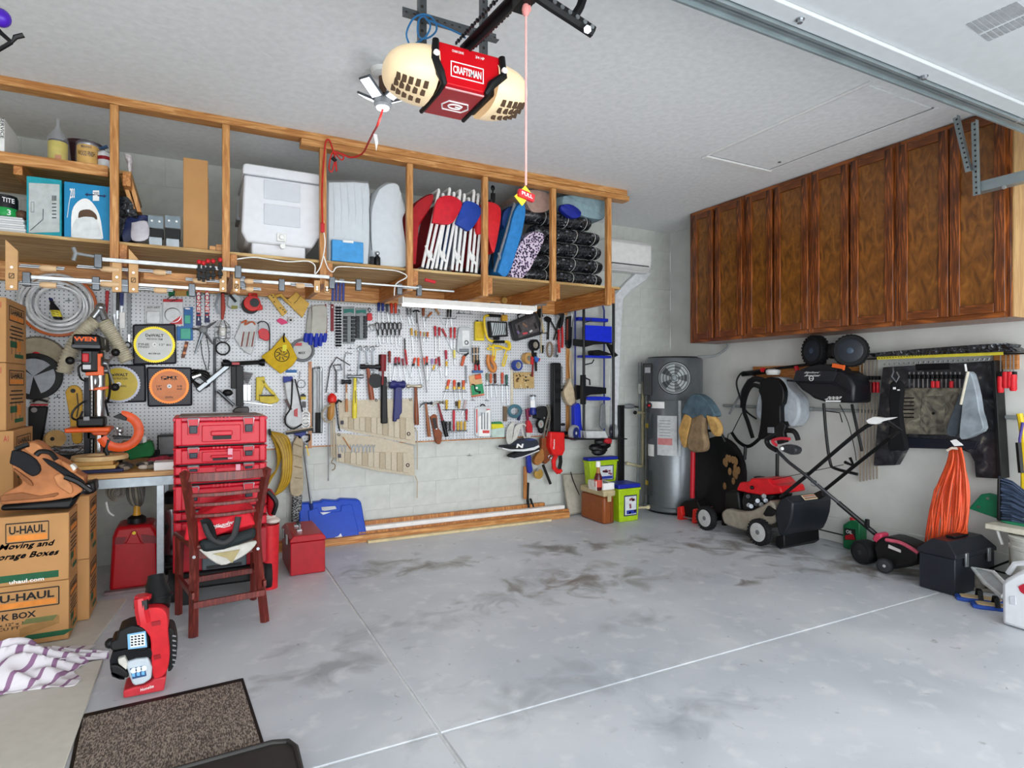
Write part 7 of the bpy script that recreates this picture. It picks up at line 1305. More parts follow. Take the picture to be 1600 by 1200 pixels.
def sideprint(t,x,y0,y1,z0,z1):        # print on a +X face
    m = MB(INK); L = y1-y0; h = z1-z0; c = V((x+.001,y0+L*.5,z1-h*.22)); logo(m,c,V((0,L*.36,0)),V((0,0,h*.11)),V((1,0,0)))
    for k in range(4): m.boxa(V((x+.0006,y0+L*.5,z1-h*(.42+.06*k))),V((.0004,0,0)),V((0,L*(.34 if k % 2 else .28),0)),V((0,0,h*.010)))
    m.boxa(V((x+.0006,y0+L*.35,z0+h*.3)),V((.0004,0,0)),V((0,L*.16,0)),V((0,0,h*.05)),GRN_); m.boxa(V((x+.0006,y0+L*.62,z0+h*.12)),V((.0004,0,0)),V((0,L*.22,0)),V((0,0,h*.03)),GRN_); m.boxa(V((x+.0006,y0+L*.6,z0+h*.28)),V((.0004,0,0)),V((0,L*.1,0)),V((0,0,h*.08)),ORP)
    for k in range(3): m.boxa(V((x+.0006,y0+L*(.25+.2*k),z0+h*.28)),V((.0004,0,0)),V((0,L*.005,0)),V((0,0,h*.14)))
    t.p('side_print',m)
sideprint(t,xr,YH,YH+.24,zA,zT_)
ZW = .014
t,c,m,w_,h,dp,ux,uz,f = mbox('front lower moving box reading Book Box on the white board',(xl_,YH,ZW),(xr,YH+.24,zA),0)
a,b_ = fx_(-8,932),fx_(92,940); logo(m,(a+b_)/2+V((0,0,0)),V(((b_.x-a.x)/2,0,0)),V((0,0,.042)),f)
q = fx_(10,965); m.text('BOOK BOX',q,V((.22,0,0)),V((0,0,.03)),INK,.03); q = fx_(15,976); m.text('12" x 12" x 12"',q,V((.15,0,0)),V((0,0,.014)),INK,.02); q = fx_(5,983); m.text('1.0 CU FT',q-V((0,0,.003)),V((.12,0,0)),V((0,0,.014)),INK,.02)
q = fx_(62,978); m.boxa(q,V((.075,0,.02)),V((0,.0005,0)),V((0,0,.02)),M('#a47c4a',.8)); m.boxa(q+V((0,0,.03)),V((.06,0,0)),V((0,.0006,0)),V((.01,0,.012)),M('#6f7448',.8)); m.boxa(fx_(72,992),V((.09,0,.0)),V((0,.0004,0)),V((.02,0,.012)),GRN_)
t.p('print',m); sideprint(t,xr,YH,YH+.24,ZW,zA)
x2 = -.50; Y2 = YH+.245; zs = .33
for (lab,z0,z1) in (('moving box on the floor behind the front Book Box',ZW,zs),('upper moving box behind the front stack beside the bench leg',zs,.66)):
    t,c,m,w_,h,dp,ux,uz,f = mbox(lab,(x2-.42,Y2,z0),(x2,Y2+.27,z1),0); sideprint(t,x2,Y2,Y2+.27,z0,z1)
XT_ = -.87; zz0 = ZW; hs = [ZW,.34,.66,1.0,1.35,1.685]
nm = ['bottom','second from the bottom','middle','second from the top','top']
for k in range(5):
    e = .03 if k == 2 else (.0 if k > 2 else -.10); t,c,m,w_,h,dp,ux,uz,f = mbox(nm[k]+' moving box in the tall stack at the left edge',(XT_-.42,3.95 if k > 1 else 4.0 + .12,hs[k]),(XT_+e-(.0),4.3 if k < 2 else 4.36,hs[k+1]),0,'tall stack of moving boxes')
    if k > 1: sideprint(t,XT_+e,3.95,4.36,hs[k],hs[k+1]); m.text('A1',V((XT_+e+.0-.03,3.949,hs[k+1]-.04)),V((.02,0,0)),V((0,0,.03)),RED2); t.p('red_print',m)
# white boards on the floor and towel
WBM = M('#cfccc2',.45,var=.04)
f1,f2,f3,f4 = AZ(160,1032,ZW),AZ(118,1200,ZW),AZ(199,934,ZW),AZ(130,1024,ZW)
solo('melamine_board','long cream white panel lying on the floor under the moving boxes','board',MB(WBM).prism([AZ(199,934,.012),AZ(131,1026,.012),AZ(90,1028,.012)+V((-.5,0,0)),AZ(150,934,.012)+V((-.6,0,0))],(0,0,-.012)),bev=.002)
p1,p2,p3 = AZ(161,1030,.012),AZ(100,1200,.012),AZ(0,1045,.012); d_ = (p2-p1)
solo('melamine_board','near cream white panel lying on the floor in the lower left corner','board',MB(WBM).prism([p1,p2+d_*.2,p2+d_*.2+V((-.8,0,0)),p1+V((-.8,-.02,0))],(0,0,-.011)),bev=.002)
STR = bpy.data.materials.new('striped_towel'); STR.use_nodes = True; nt = STR.node_tree; N = nt.nodes.new; L = nt.links.new
wv = N('ShaderNodeTexWave'); wv.inputs['Scale'].default_value = 5; wv.inputs['Distortion'].default_value = 1.2; tc = N('ShaderNodeTexCoord'); mp_ = N('ShaderNodeMapping'); mp_.inputs['Rotation'].default_value = (0,0,.5); L(tc.outputs['Object'],mp_.inputs['Vector']); L(mp_.outputs[0],wv.inputs['Vector']); cr = N('ShaderNodeValToRGB'); L(wv.outputs['Fac'],cr.inputs['Fac']); cr.color_ramp.elements[0].position = .84; cr.color_ramp.elements[0].color = hexc('#ddd8de'); cr.color_ramp.elements[1].position = .9; cr.color_ramp.elements[1].color = hexc('#8f6a8c'); L(cr.outputs[0],nt.nodes['Principled BSDF'].inputs['Base Color']); nt.nodes['Principled BSDF'].inputs['Roughness'].default_value = .9
ca = AZ(40,1060,.012)
def tw(a,b):
    x = a-.5; y = b-.5; r = math.hypot(x,y); bulge = max(0,1-r*2.0)**.7
    z = .016+.13*bulge*(.75+.25*math.sin(9*a+5*b))+.022*math.sin(23*a+7*math.sin(8*b))*min(1,bulge*2+.25)+.018
    return V((ca.x-.12+x*.62+.02*math.sin(14*b),ca.y+.06+y*.42+.02*math.sin(11*a),max(.016,z-.018*(1-bulge))))
t = Thing('striped_towel','crumpled white towel with purple stripes on the white panel','towel'); t.p('cloth',MB(STR).sheet(tw,60,44,(0,0,-.003)),sm=80)
pa,pb = AZ(75,1035,.03),AZ(170,1022,.014)
t.p('corner',MB(STR).sheet(lambda a,b: pa.lerp(pb,a)+V((0,(b-.5)*.16*(1-.75*a),.03*(1-a)+.012*math.sin(b*14+a*4))),20,14,(0,0,-.003)),sm=80)
# brown tool bag on the box
TB = M('#b5754a',.8,var=.25,sc=9,bump=1); tile('v','B',YH+.02)
t = Thing('tool_bag','collapsed brown and black canvas tool bag lying on the front moving boxes','bag',loc=(-.8,YH+.1,zT_))
t.p('black_base',MB(BLK).slab([(0,800),(570,745),(640,700),(660,640),(790,590),(800,690),(720,716),(660,700),(590,830),(0,848)],-.12,.0),bev=.015)
body = [(0,770),(30,700),(180,620),(140,540),(95,470),(180,330),(250,268),(330,290),(420,380),(540,440),(650,540),(700,580),(610,730),(0,795)]
t.p('canvas',MB(TB).slab(spx(body,3),-.11,.012),bev=.03)
def patch(pts,c_,d,nm='panel'): t.p(nm,MB(M(c_,.8,var=.15)).slab(spx(pts,2),.0,d),bev=.006)
patch([(95,340),(190,350),(300,420),(340,510),(270,560),(160,490),(75,450)],'#17171b',.03); patch([(345,405),(450,440),(640,560),(700,610),(690,660),(560,570),(400,460)],'#141418',.035)
patch([(195,330),(250,272),(330,300),(380,370),(300,380),(250,370)],'#c08052',.03); patch([(110,490),(250,590),(270,640),(200,590),(110,500)],'#8a5634',.03,'fold'); patch([(440,560),(510,530),(600,640),(590,710),(480,640)],'#c28356',.025,'pocket')
patch([(0,720),(180,690),(330,720),(480,690),(450,730),(150,760),(0,770)],'#8d5a38',.02,'fold'); patch([(520,430),(640,500),(600,530),(500,450)],'#b5754a',.045,'strap'); patch([(580,465),(600,455),(635,490),(610,512)],'#d8d4cc',.05,'label')
for pts in ([(300,380),(340,350),(420,360),(470,420)],[(540,560),(640,600),(700,640),(760,680)],[(130,330),(200,300),(240,290)]): t.p('strap',MB(BLK).tube(smooth([P(x,y,.04) for x,y in pts],4),.012,6))
patch([(690,640),(740,630),(750,670),(700,680)],'#a9aeb4',.02,'reflector')
# ---- leaf blower on the floor ----
fb = AZ(225,1085,0); Yf = fb.y; tile('w','B',Yf); BR = M('#c3222c',.35)
def FP(x,y,d=0): return P(x,y,d)
t = Thing('leaf_blower','red and black petrol leaf blower standing on the floor by the chair','leaf blower',loc=(fb.x,fb.y,0))
t.p('base',MB(M('#b8303a',.4)).slab([(768,1120),(770,1168),(1025,1118),(1040,1030),(960,1040),(940,1065),(900,1085),(840,1095)],-.10,.02),bev=.006)
t.p('fan_housing',MB(BR).slab(spx([(865,620),(900,605),(1000,600),(1045,650),(1050,760),(1060,900),(1035,1010),(960,1040),(945,900),(935,780),(870,720)],3),-.12,.03),bev=.02)
t.p('intake_grille',MB(BLK).slab(spx([(1050,725),(1085,740),(1105,830),(1100,920),(1075,985),(1050,1000)],3),-.12,-.01),bev=.015)
for k in range(7): t.p('grille_rib',MB(GRY).slab([(1078,770+k*30),(1100,775+k*30),(1100,781+k*30),(1078,778+k*30)],-.01,-.004))
t.p('engine_cover',MB(BLK).slab(spx([(740,745),(830,710),(910,740),(930,830),(900,870),(790,860),(700,870),(690,820),(730,800)],3),-.08,.035),bev=.015)
t.p('label',MB(M('#7eb4e0',.4)).slab([(795,765),(910,745),(920,845),(800,860)],.035,.039),bev=.001); m = MB(M('#e8edf2',.5)).slab([(812,772),(902,757),(908,835),(815,848)],.039,.0405)
m2 = MB(INK)
for k in range(4):
    for j in range(4): m2.rect(818+k*22,777+j*17-k*3,832+k*22,786+j*17-k*3,.0405,.042)
t.p('label_print',m); t.p('label_symbols',m2)
t.p('engine',MB(BLKM).slab(spx([(700,880),(780,860),(940,850),(940,920),(850,930),(760,940),(700,1010),(780,1050),(700,1030),(685,930)],2),-.08,.03),bev=.008)
t.p('fuel_tank',MB(M('#b9c3cc',.35,var=.04)).slab(spx([(780,945),(925,915),(945,1045),(845,1088),(820,1060)],2),-.06,.045),bev=.012); t.p('tank_label',MB(M('#2a4a78',.5)).slab([(812,980),(905,960),(915,1025),(828,1045)],.045,.048)); m = MB(M('#dce8f2',.5))
for k in range(3): m.disc(835+k*32,992-k*7,.011,.048,.0495,n=12); m.rect(824+k*30,1010-k*6,844+k*30,1030-k*6,.048,.0495,M('#6fb0e0',.5))
t.p('label_print',m)
t.p('carburetor',MB(M('#c4c2ba',.4)).slab([(735,920),(780,905),(800,950),(790,990),(740,950)],.0,.05),bev=.004); t.p('starter',MB(BLK).slab(spx([(690,960),(740,960),(800,1010),(790,1040),(700,1005)],2),-.05,.05),bev=.01); t.p('choke_knob',MB(BLK).ball(FP(690,820,.0),.02))
t.p('handle',MB(BR).tube([FP(880,540,.02),FP(885,620,.03),FP(900,690,.03)],.024,8).tube([FP(895,520,.0),FP(893,545,.0)],.03)); t.p('black_grip',MB(BLK).tube([FP(862,545,.02),FP(862,600,.02)],.014).tube([FP(898,550,.03),FP(900,610,.035)],.016))
yy = Yf+.12
t.p('air_tube',MB(BLK).tube([V((FP(975,620).x,Yf+.05,FP(975,620).z)),V((FP(980,560).x,Yf+.08,FP(980,560).z)),V((FP(968,480).x,Yf+.10,FP(968,480).z)),V((FP(965,440).x,Yf+.11,FP(965,440).z))],[.048,.05,.036,.03],16)); t.p('tube_ring',MB(BLKM).ring(V((FP(980,560).x,Yf+.08,FP(980,560).z)),(0,.1,1),.05,.007).ring(V((FP(970,500).x,Yf+.10,FP(970,500).z)),(0,.1,1),.038,.007))
t.p('logo',MB(WHT).text('Homelite',FP(920,1100,.0225),V((.045,0,.006)),V((0,0,.012)))); t.p('rib',MB(M('#8f141d',.4)).slab([(960,900),(1000,890),(1005,915),(965,925)],.03,.036).slab([(945,690),(1000,680),(1003,705),(950,715)],.03,.036))
# ---- door mats ----
ma,mb_,mc = AZ(380,1061,0),AZ(125,1119,0),AZ(414,1166,0); ux = (mb_-ma); vy = (mc-ma)
MAT = ramp_mat('mat_pile',[(.40,'#453a35'),(.62,'#a09184'),(.5,'#75675d')],'ShaderNodeTexNoise',(1,.3,1),.95,.6,Scale=260.0,Detail=3.0)
uu = V((-1,0,0)); uu = V((ux.x,0,0)).normalized(); L1 = abs(ux.x);
y1 = ma.y; y0 = ma.y-.55; x1 = ma.x; x0 = x1-.95
t = Thing('door_mat','brown ribbed door mat with a black rubber edge on the floor','door mat'); Q = [ma,mb_,mb_+vy*3.4,ma+vy*3.4]; cc_ = sum(Q,V())/4
t.p('rubber_border',MB(BLK).prism([q+V((0,0,.006)) for q in Q],(0,0,-.0055)),bev=.002); q1 = [cc_+(q-cc_)*.955 for q in Q]; t.p('pile',MB(MAT).prism([q+V((0,0,.012)) for q in q1],(0,0,-.006)),bev=.002)
qa = AZ(300,1192,.03); t = Thing('rubber_tray','dark grey rubber boot tray with a raised rim at the bottom edge','tray'); pts = [AZ(u_,v_,.035) for u_,v_ in ((255,1215),(300,1192),(430,1160),(452,1160),(463,1170),(475,1230))]
pts = [AZ(250,1210,.035),AZ(425,1161,.035),AZ(450,1159,.035),AZ(462,1168,.035),AZ(480,1240,.035),AZ(300,1300,.035)]
t.p('tray',MB(M('#2c2a29',.5)).prism(pts,(0,0,-.03)),bev=.008); t.p('rim',MB(M('#2c2a29',.5)).tube(pts,.010,8,closed=True))
# ---- red tool box stack ----
YS_ = 3.84; sx0,sx1 = -.122,.366; tile('x','B',YS_); RT = M('#cf1f33',.35,var=.06); RT2 = M('#a81626',.4)
def zx(y): return P(700,y).z
def latch(t,x,z,w_,h):
    a = t.p('latch',MB(RT).box((x-w_/2,YS_-.012,z-h),(x+w_/2,YS_-.001,z)).box((x-w_/2,YS_-.014,z-.004),(x+w_/2,YS_+.03,z+.004),GRY),bev=.003); t.p('latch_grip',MB(M('#26303a',.4)).box((x-w_*.36,YS_-.022,z-h*.92),(x+w_*.36,YS_-.012,z-h*.42)),a,bev=.004)
    t.p('latch_wire',MB(STEEL).tube([V((x-w_*.5,YS_-.015,z)),V((x-w_*.42,YS_-.017,z-h*.5)),V((x+w_*.42,YS_-.017,z-h*.5)),V((x+w_*.5,YS_-.015,z))],.002),a)
ss = [(165,402,'top thick red tool case with two black latches',1),(412,556,'second red tool case from the top with a paper tag',1),(566,640,'thin third red tool case from the top',1),(650,715,'thin fourth red tool case behind the chair top rail',0),(725,930,'tall fifth red tool case behind the chair slats',0),(940,1010,'thin sixth red tool case low in the stack',0),(1020,1100,'thin seventh red tool case low in the stack',0)]
zl = []
for k,(ya,yb_,lab,full) in enumerate(ss):
    z1,z0 = zx(ya),zx(yb_); nxt = zx(ss[k+1][0]) if k < 6 else z0-.012; z0 = max(z0,nxt+.003) if z0 < nxt else z0
    t = Thing('tool_case',lab+' in the rolling stack','tool case','stack of red tool cases',loc=((sx0+sx1)/2,YS_+.2,nxt+.001)); h = z1-z0
    t.p('body',MB(RT).box((sx0+.004,YS_,z0),(sx1-.004,YS_+.4,z1-h*.16)),bev=.008); t.p('lid',MB(RT if k else M('#c9485a',.35)).box((sx0,YS_-.004,z1-h*.15),(sx1,YS_+.404,z1-.004)),bev=.006); t.p('feet',MB(BLK).box((sx0+.03,YS_+.01,nxt+.0012),(sx1-.03,YS_+.39,z0)))
    if k == 0: t.p('lid_top',MB(M('#85756f',.6,var=.3)).box((sx0+.03,YS_+.02,z1-.004),(sx1-.03,YS_+.38,z1+.004)),bev=.003)
    for e in (sx0+.012,sx1-.045): t.p('corner_post',MB(RT).box((e,YS_-.012,z0+.004),(e+.033,YS_,z1-.004)),bev=.005)
    for xx in (P(545,0).x,P(1005,0).x): latch(t,xx,z1-h*.06,.056,min(h*.62,.09))
    xc = (sx0+sx1)/2
    if full and h > .07: t.p('front_frame',MB(RT).box((xc-.1,YS_-.012,z0+h*.12),(xc+.1,YS_,z0+h*.7)),bev=.004); t.p('handle',MB(RT).box((xc-.055,YS_-.034,z0+h*.34),(xc+.055,YS_-.012,z0+h*.5)),bev=.005); t.p('handle_gap',MB(BLK).box((xc-.045,YS_-.02,z0+h*.2),(xc+.05,YS_-.012,z0+h*.33)))
    elif full: t.p('handle',MB(RT).box((xc-.03,YS_-.02,z0+h*.2),(xc+.10,YS_-.004,z0+h*.65)),bev=.004)
    for j in range(5): t.p('rib',MB(RT).box((xc-.045+.02*j,YS_-.008,z1-h*.14),(xc-.035+.02*j,YS_,z1-.003)))
    if k in (1,2): q = P((850,915)[k-1],(470,600)[k-1]); t.p('paper_tag',MB(M('#e8a8b8',.6)).box((q.x-.012,YS_-.03,q.z-.03),(q.x+.012,YS_-.027,q.z+.03)),label='pink paper tag')
zbt_ = zx(1105)
tile('w','B',YS_); t = Thing('rolling_tool_chest','large rolling red and black tool chest at the bottom of the red stack','tool chest',loc=((sx0+sx1)/2,YS_+.2,0))
zq = P(1400,350).z
t.p('upper_body',MB(RT2).box((sx0,YS_,zq),(sx1,YS_+.42,zbt_-.014)),bev=.01); t.p('lower_body',MB(BLK).box((sx0+.02,YS_-.01,.09),(sx1-.01,YS_+.42,zq-.002)),bev=.015); t.p('badge',MB(RT).box((P(1340,0).x,YS_-.016,P(0,398).z),(P(1425,0).x,YS_-.01,P(0,360).z)),bev=.003); t.p('lettering',MB(WHT).text('Milwaukee',V((P(1382,0).x,YS_-.0175,P(0,378).z)),V((.065,0,.004)),V((0,0,.018)),ital=.1))
t.p('lock_tag',MB(RED).box((P(1437,0).x,YS_-.03,P(0,450).z),(P(1470,0).x,YS_-.018,P(0,395).z)),bev=.003,label='red plastic tag'); t.p('grey_panel',MB(M('#4c555a',.4)).box((P(1262,0).x,YS_-.022,P(0,520).z),(P(1540,0).x,YS_-.01,P(0,420).z)),bev=.006); t.p('vent',MB(BLK).box((P(1290,0).x,YS_-.027,P(0,510).z),(P(1510,0).x,YS_-.022,P(0,490).z)))
for x in (sx0-.005,sx1+.012): wheel(t,(x,YS_+.12,.09),(1,0,0),.09,.04,'#121214','#2a2b2e','#6a6d70')
for x in (sx0+.05,sx1-.05): t.p('front_foot',MB(BLK).box((x-.03,YS_+.02,0),(x+.03,YS_+.06,.09)),bev=.004)
# red backpack behind the chair and Milwaukee bag on the chair
RB = M('#d0182a',.7,var=.2,sc=10,bump=1)
# chair
t = Thing('wooden_chair','dark red brown wooden slat back chair with worn edges facing the tool stack','chair',loc=(.15,3.55,0)); CWD = wood('mahogany_chair','#4a1712','#7d332a','#611f19','z',.35)
L0,R0 = AZ(302,996,0),AZ(414,972,0); tile('px','B',3.32)
LT,RT_ = P(288,738),P(418,733); LM,RM_ = AY(310,880,3.40),AY(398,880,3.44); Lm = V((LM.x-.0,3.42,.43));
pl = [V((L0.x,L0.y,0)),V((P(303,870).x+.0,3.44,.42)),V((P(297,800).x,3.40,.62)),V((LT.x,3.32,LT.z))];
pr = [V((R0.x,R0.y,0)),V((P(400,870).x+.015,3.46,.42)),V((P(410,800).x,3.42,.62)),V((RT_.x,3.34,RT_.z))]
for pp in (pl,pr): t.p('back_leg',MB(CWD).tube(smooth(pp,5),[.022]*16,4),sm=60)
for (va,vb_,wd) in ((741,736,.045),(771,765,.02),(789,779,.018),(808,797,.018)):
    fl_2 = (va-741)/140; za = AY(300,va+3,3.36).z; zb_ = AY(410,vb_+3,3.36).z; z_ = (za+zb_)/2
    def onl(pp,z):
        for i_ in range(len(pp)-1):
            if pp[i_].z <= z <= pp[i_+1].z: return pp[i_].lerp(pp[i_+1],(z-pp[i_].z)/(pp[i_+1].z-pp[i_].z))
        return pp[-1]
    a,b_ = onl(smooth(pl,5),z_),onl(smooth(pr,5),z_); cv = V((0,-.03 if 1 else 0,0)); n_ = 9; top = []
    m = MB(CWD).sheet(lambda s_,r_: a.lerp(b_,s_)+V((0,-.035*math.sin(math.pi*s_),(r_-.5)*wd)),n_,1,(0,.016,0)); t.p('top_rail' if wd > .03 else 'slat',m,bev=.003)
F1,F2 = AZ(279,960,0),AZ(396,937,0)
for q in (F1,F2): t.p('front_leg',MB(CWD).tube([V((q.x,q.y,0)),V((q.x+.005,q.y-.0,.42))],[.018,.022],4))
sz = .435; Sp = [V((pl[1].x-.01,3.43,sz)),V((pr[1].x+.01,3.46,sz)),V((F2.x+.03,3.82,sz)),V(((F1.x+F2.x)/2,3.835,sz)),V((F1.x-.03,3.82,sz))]
Sp = [Sp[0],Sp[1],V((F2.x+.03,3.80,sz)),V((F1.x-.03,3.80,sz))]
t.p('seat',MB(CWD).prism(Sp,(0,0,-.03)),bev=.012)
for (a,b_,z_) in ((pl[0],pr[0],.155),(F1,F2,.17),(pl[0],F1,.20),(pr[0],F2,.20)):
    a,b_ = V((a.x,a.y,z_)),V((b_.x,b_.y,z_)); t.p('stretcher',MB(CWD).boxa((a+b_)/2,(b_-a)/2,V((0,0,.016)),(b_-a).normalized().cross(V((0,0,1)))*.008),bev=.003)
for pp in (pl,pr): q = pp[1].lerp(pp[0],.1); t.p('screw_cap',MB(STEEL).cyl(q+V((0,-.024,0)),q+V((0,-.020,0)),.008,n=10))
t.p('apron',MB(CWD).boxa((pl[1]+pr[1])/2+V((0,.03,-.045)),(pr[1]-pl[1])/2,V((0,.01,0)),V((0,0,.025))),bev=.003)
tile('w','B',3.5)
t = Thing('tool_bag','red and black canvas tool bag with handles sitting on the chair','bag',loc=(.2,3.6,sz+.001))
def PZ(x,y,d=0): p = P(x,y,d); p.z = max(p.z,sz+.002); return p
tile('x','B',3.55)
m = MB(RB).prism([PZ(x,y) for x,y in spx([(560,1160),(590,1000),(700,935),(880,850),(1000,900),(1080,1000),(1085,1140)],3)],(0,.2,0)); t.p('body',m,bev=.02)
tile('w','B',3.44); blk = [(1240,185),(1500,130),(1600,95),(1600,170),(1400,240),(1265,258)]
t.p('black_bottom',MB(M('#1c2426',.7)).slab(blk,-.01,.035),bev=.02)
t.p('handle',MB(BLK).tube(smooth([P(1275,60,.03),P(1310,150,.05),P(1390,195,.06),P(1460,150,.05),P(1490,30,.03)],5),.016,8,flat=V((0,1,0))).tube(smooth([P(1260,70,.03),P(1300,60,.04),P(1330,130,.05),P(1340,180,.05)],4),.018,6,flat=V((0,1,0))))
t.p('lettering',MB(WHT).text('Milwaukee',P(1395,78,.01),V((.10,0,.02)),V((0,0,.02)),bold=.008,ital=.15).tube([P(1350,90,.01),P(1400,96,.01),P(1440,84,.01)],.002)); t.p('red_front',MB(RB).slab([(1150,180),(1170,60),(1260,60),(1560,0),(1600,80),(1440,120),(1250,185)],-.05,.0),bev=.01)
rg = Thing('plastic_liner','pale crumpled plastic bag hanging below the red tool bag on the chair','bag'); rg.p('bag',MB(M('#c3c0b8',.5,var=.12)).slab(spx([(1240,235),(1420,225),(1600,180),(1570,240),(1480,300),(1385,335),(1300,290)],3),-.03,.012),bev=.01); rg.p('inner_fold',MB(M('#a89a6e',.6)).slab([(1330,262),(1500,235),(1450,320),(1420,290)],.012,.018))
tile('x','B',3.86); t = Thing('backpack','red and black backpack hung on the right side of the tool stack','backpack'); x1 = sx1+.006
t.p('body',MB(RB).box((x1,YS_+.02,P(1200,1000).z),(P(1228,900).x,YS_+.22,P(1200,800).z)),bev=.03); t.p('strap',MB(BLK).tube(smooth([P(1165,790,.03),P(1220,850,.04),P(1235,900,.04),(P(1210,980,.03))],4),.014,6));
t = Thing('paint_bucket','red bucket with rags and a white bag beside the tool stack','bucket'); c = V((P(1190,1000).x,YS_+.12,0)); zt_ = P(1180,1090).z; t.p('bucket',MB(RED).lathe(c,(0,0,1),[(.05,0),(.06,zt_),(.056,zt_),(.05,zt_-.02)],20)); m = MB(M('#d3c8c0',.7,var=.1))
for k in range(5): m.ball(c+V((.02*math.cos(k*1.3),.02*math.sin(k*1.3),zt_+.02+.018*k)),(.045-.004*k,.045-.004*k,.022),10)
t.p('rags',m)
# yellow air hose coil
pt('x'); tile('x','B',PB); t = Thing('yellow_hose','coil of yellow hose hanging under the pegboard right of the tool stack','hose')
for k in range(9):
    o_ = k*17-20; t.p('loop',MB(M('#c9a32c' if k % 2 else '#a98420',.4)).tube(smooth([P(1180,290,.05),P(1230+o_*.8,330,.06+.004*k),P(1290+o_*.6,450,.07),P(1300+o_*.55,600,.07),P(1280+o_*.5,720,.06),P(1215+o_*.3,830-k*3,.05),P(1150,790,.05+.004*k),P(1160+o_*.2,700,.04),P(1240,600,.04),P(1245+o_*.3,440,.04),P(1180,290,.045)],4),.0068,6))
t.p('hook',MB(BLK).tube([P(1180,275,.0),P(1180,290,.06),P(1185,320,.06)],.01))
# red metal box and blue case
a,b_ = AZ(455,901,0),AZ(508,897,0); Yr = a.y; tile('z','B',Yr); x0,x1 = P(108,500).x,P(282,500).x; z1 = P(190,405).z
t = Thing('red_metal_box','dark red metal tool box with chrome latches on the floor','tool box'); RM2 = M('#a4121f',.4,var=.1)
dpt = .42; t.p('body',MB(RM2).box((x0,Yr,.002),(x1,Yr+dpt,z1)),bev=.006); t.p('lid',MB(RM2).prism([V((x0-.004,Yr-.004,z1+.002)),V((x1+.004,Yr-.004,z1+.002)),V((x1+.004,Yr-.004,z1+.02)),V((x1-.02,Yr-.004,z1+.045)),V((x0+.02,Yr-.004,z1+.045)),V((x0-.004,Yr-.004,z1+.02))],(0,dpt+.008,0)),bev=.005)
zt_ = z1+.046; xc = (x0+x1)/2; t.p('handle',MB(STEEL).box((xc-.05,Yr+.12,zt_),(xc-.02,Yr+.15,zt_+.01)).box((xc-.05,Yr+.26,zt_),(xc-.02,Yr+.29,zt_+.01)).tube([V((xc-.035,Yr+.13,zt_+.01)),V((xc-.03,Yr+.14,zt_+.035)),V((xc-.03,Yr+.27,zt_+.035)),V((xc-.035,Yr+.28,zt_+.01))],.006)); t.p('handle_grip',MB(BLK).tube([V((xc-.03,Yr+.17,zt_+.035)),V((xc-.03,Yr+.25,zt_+.035))],.012)); t.p('latch',MB(STEEL).box((x0-.012,Yr+.1,z1-.03),(x0-.004,Yr+.14,z1+.03)).box((x0-.012,Yr+.28,z1-.03),(x0-.004,Yr+.32,z1+.03)),bev=.002)
# blue case leans on the wall
tile('z','B',4.78); BC = M('#1746b8',.4,var=.08); t = Thing('blue_case','blue plastic tool case leaning against the back wall','case')
q = [(160,225),(275,215),(285,205),(360,210),(375,200),(465,203),(478,215),(495,385),(480,398),(300,418),(250,420),(160,425)]
pts = [P(x,y) for x,y in q]; zmin = min(p.z for p in pts); pts = [p+V((0,(p.z)*.35,-zmin+.003)) for p in pts]
t.p('shell',MB(BC).prism(pts,(0,.09,0)),bev=.01)
def PL(x,y,d): p = P(x,y); return p+V((0,p.z*.35-d,-zmin+.003))
def sl(pts_,d0,d1,mt): return MB(mt).prism([PL(x,y,d1) for x,y in pts_],(0,d1-d0,0))
t.p('handle_slot',sl([(275,240),(345,235),(350,248),(290,258),(276,255)],0,.004,M('#bfc4c8',.5))); t.p('molded_panel',sl([(205,260),(255,240),(262,268),(370,258),(375,230),(430,225),(455,370),(300,395),(215,400)],0,.01,BC),bev=.005); t.p('scuff',sl([(265,265),(320,262),(300,270),(280,276)],.01,.011,M('#dfe3e8',.6))); t.p('scuff',sl([(320,385),(350,375),(362,362),(370,380),(350,390)],.01,.011,M('#dfe3e8',.6)))
for k,x in enumerate((218,405)): t.p('latch',sl([(x,395),(x+35,392),(x+36,410),(x+1,413)],0,.014,BC),bev=.003)
# ================= right side =================
def rt(k,X=None): tile(k,'R',X if X else XR)
# water heater
HX,HY,HR = 4.17,4.58,.275; WH = M('#6f7478',.3,.5,var=.05); tile('px','B',4.4)
hz = lambda v_,d=5.95: 1.24+(600-v_)/948*d
t = Thing('water_heater','tall grey hybrid water heater with a round fan grille in the back corner','water heater',loc=(HX,HY,0)); c = V((HX,HY,0)); zt_ = hz(560)
t.p('tank',MB(WH).lathe(c,(0,0,1),[(HR,.02),(HR+.01,.03),(HR+.01,.06),(HR,.07),(HR,1.08),(HR-.004,1.085),(HR,1.09),(HR,zt_-.02),(HR-.015,zt_)],40)); t.p('base_ring',MB(BLK).lathe(c,(0,0,1),[(HR-.02,0),(HR-.01,.022)],32)); t.p('top_cap',MB(BLK).lathe(c,(0,0,1),[(HR-.02,zt_),(HR-.03,zt_+.012)],32))
vd = V((-HX,-HY,0)).normalized(); A0 = math.atan2(vd.y,vd.x)
def cp(off,z,e=.002):     # point on the shell; off = fraction of radius to the right as seen
    a = A0+math.asin(max(-1,min(1,off))); return V((HX+(HR+e)*math.cos(a),HY+(HR+e)*math.sin(a),z))
def cpatch(o0,o1,z0,z1,e,mt): return MB(mt).sheet(lambda a,b: cp(o0+(o1-o0)*a,z0+(z1-z0)*b,e),8,2,vd*-.001)
def of(u_): return (u_-1061)/46
gz = hz(591); g = MB(BLK)
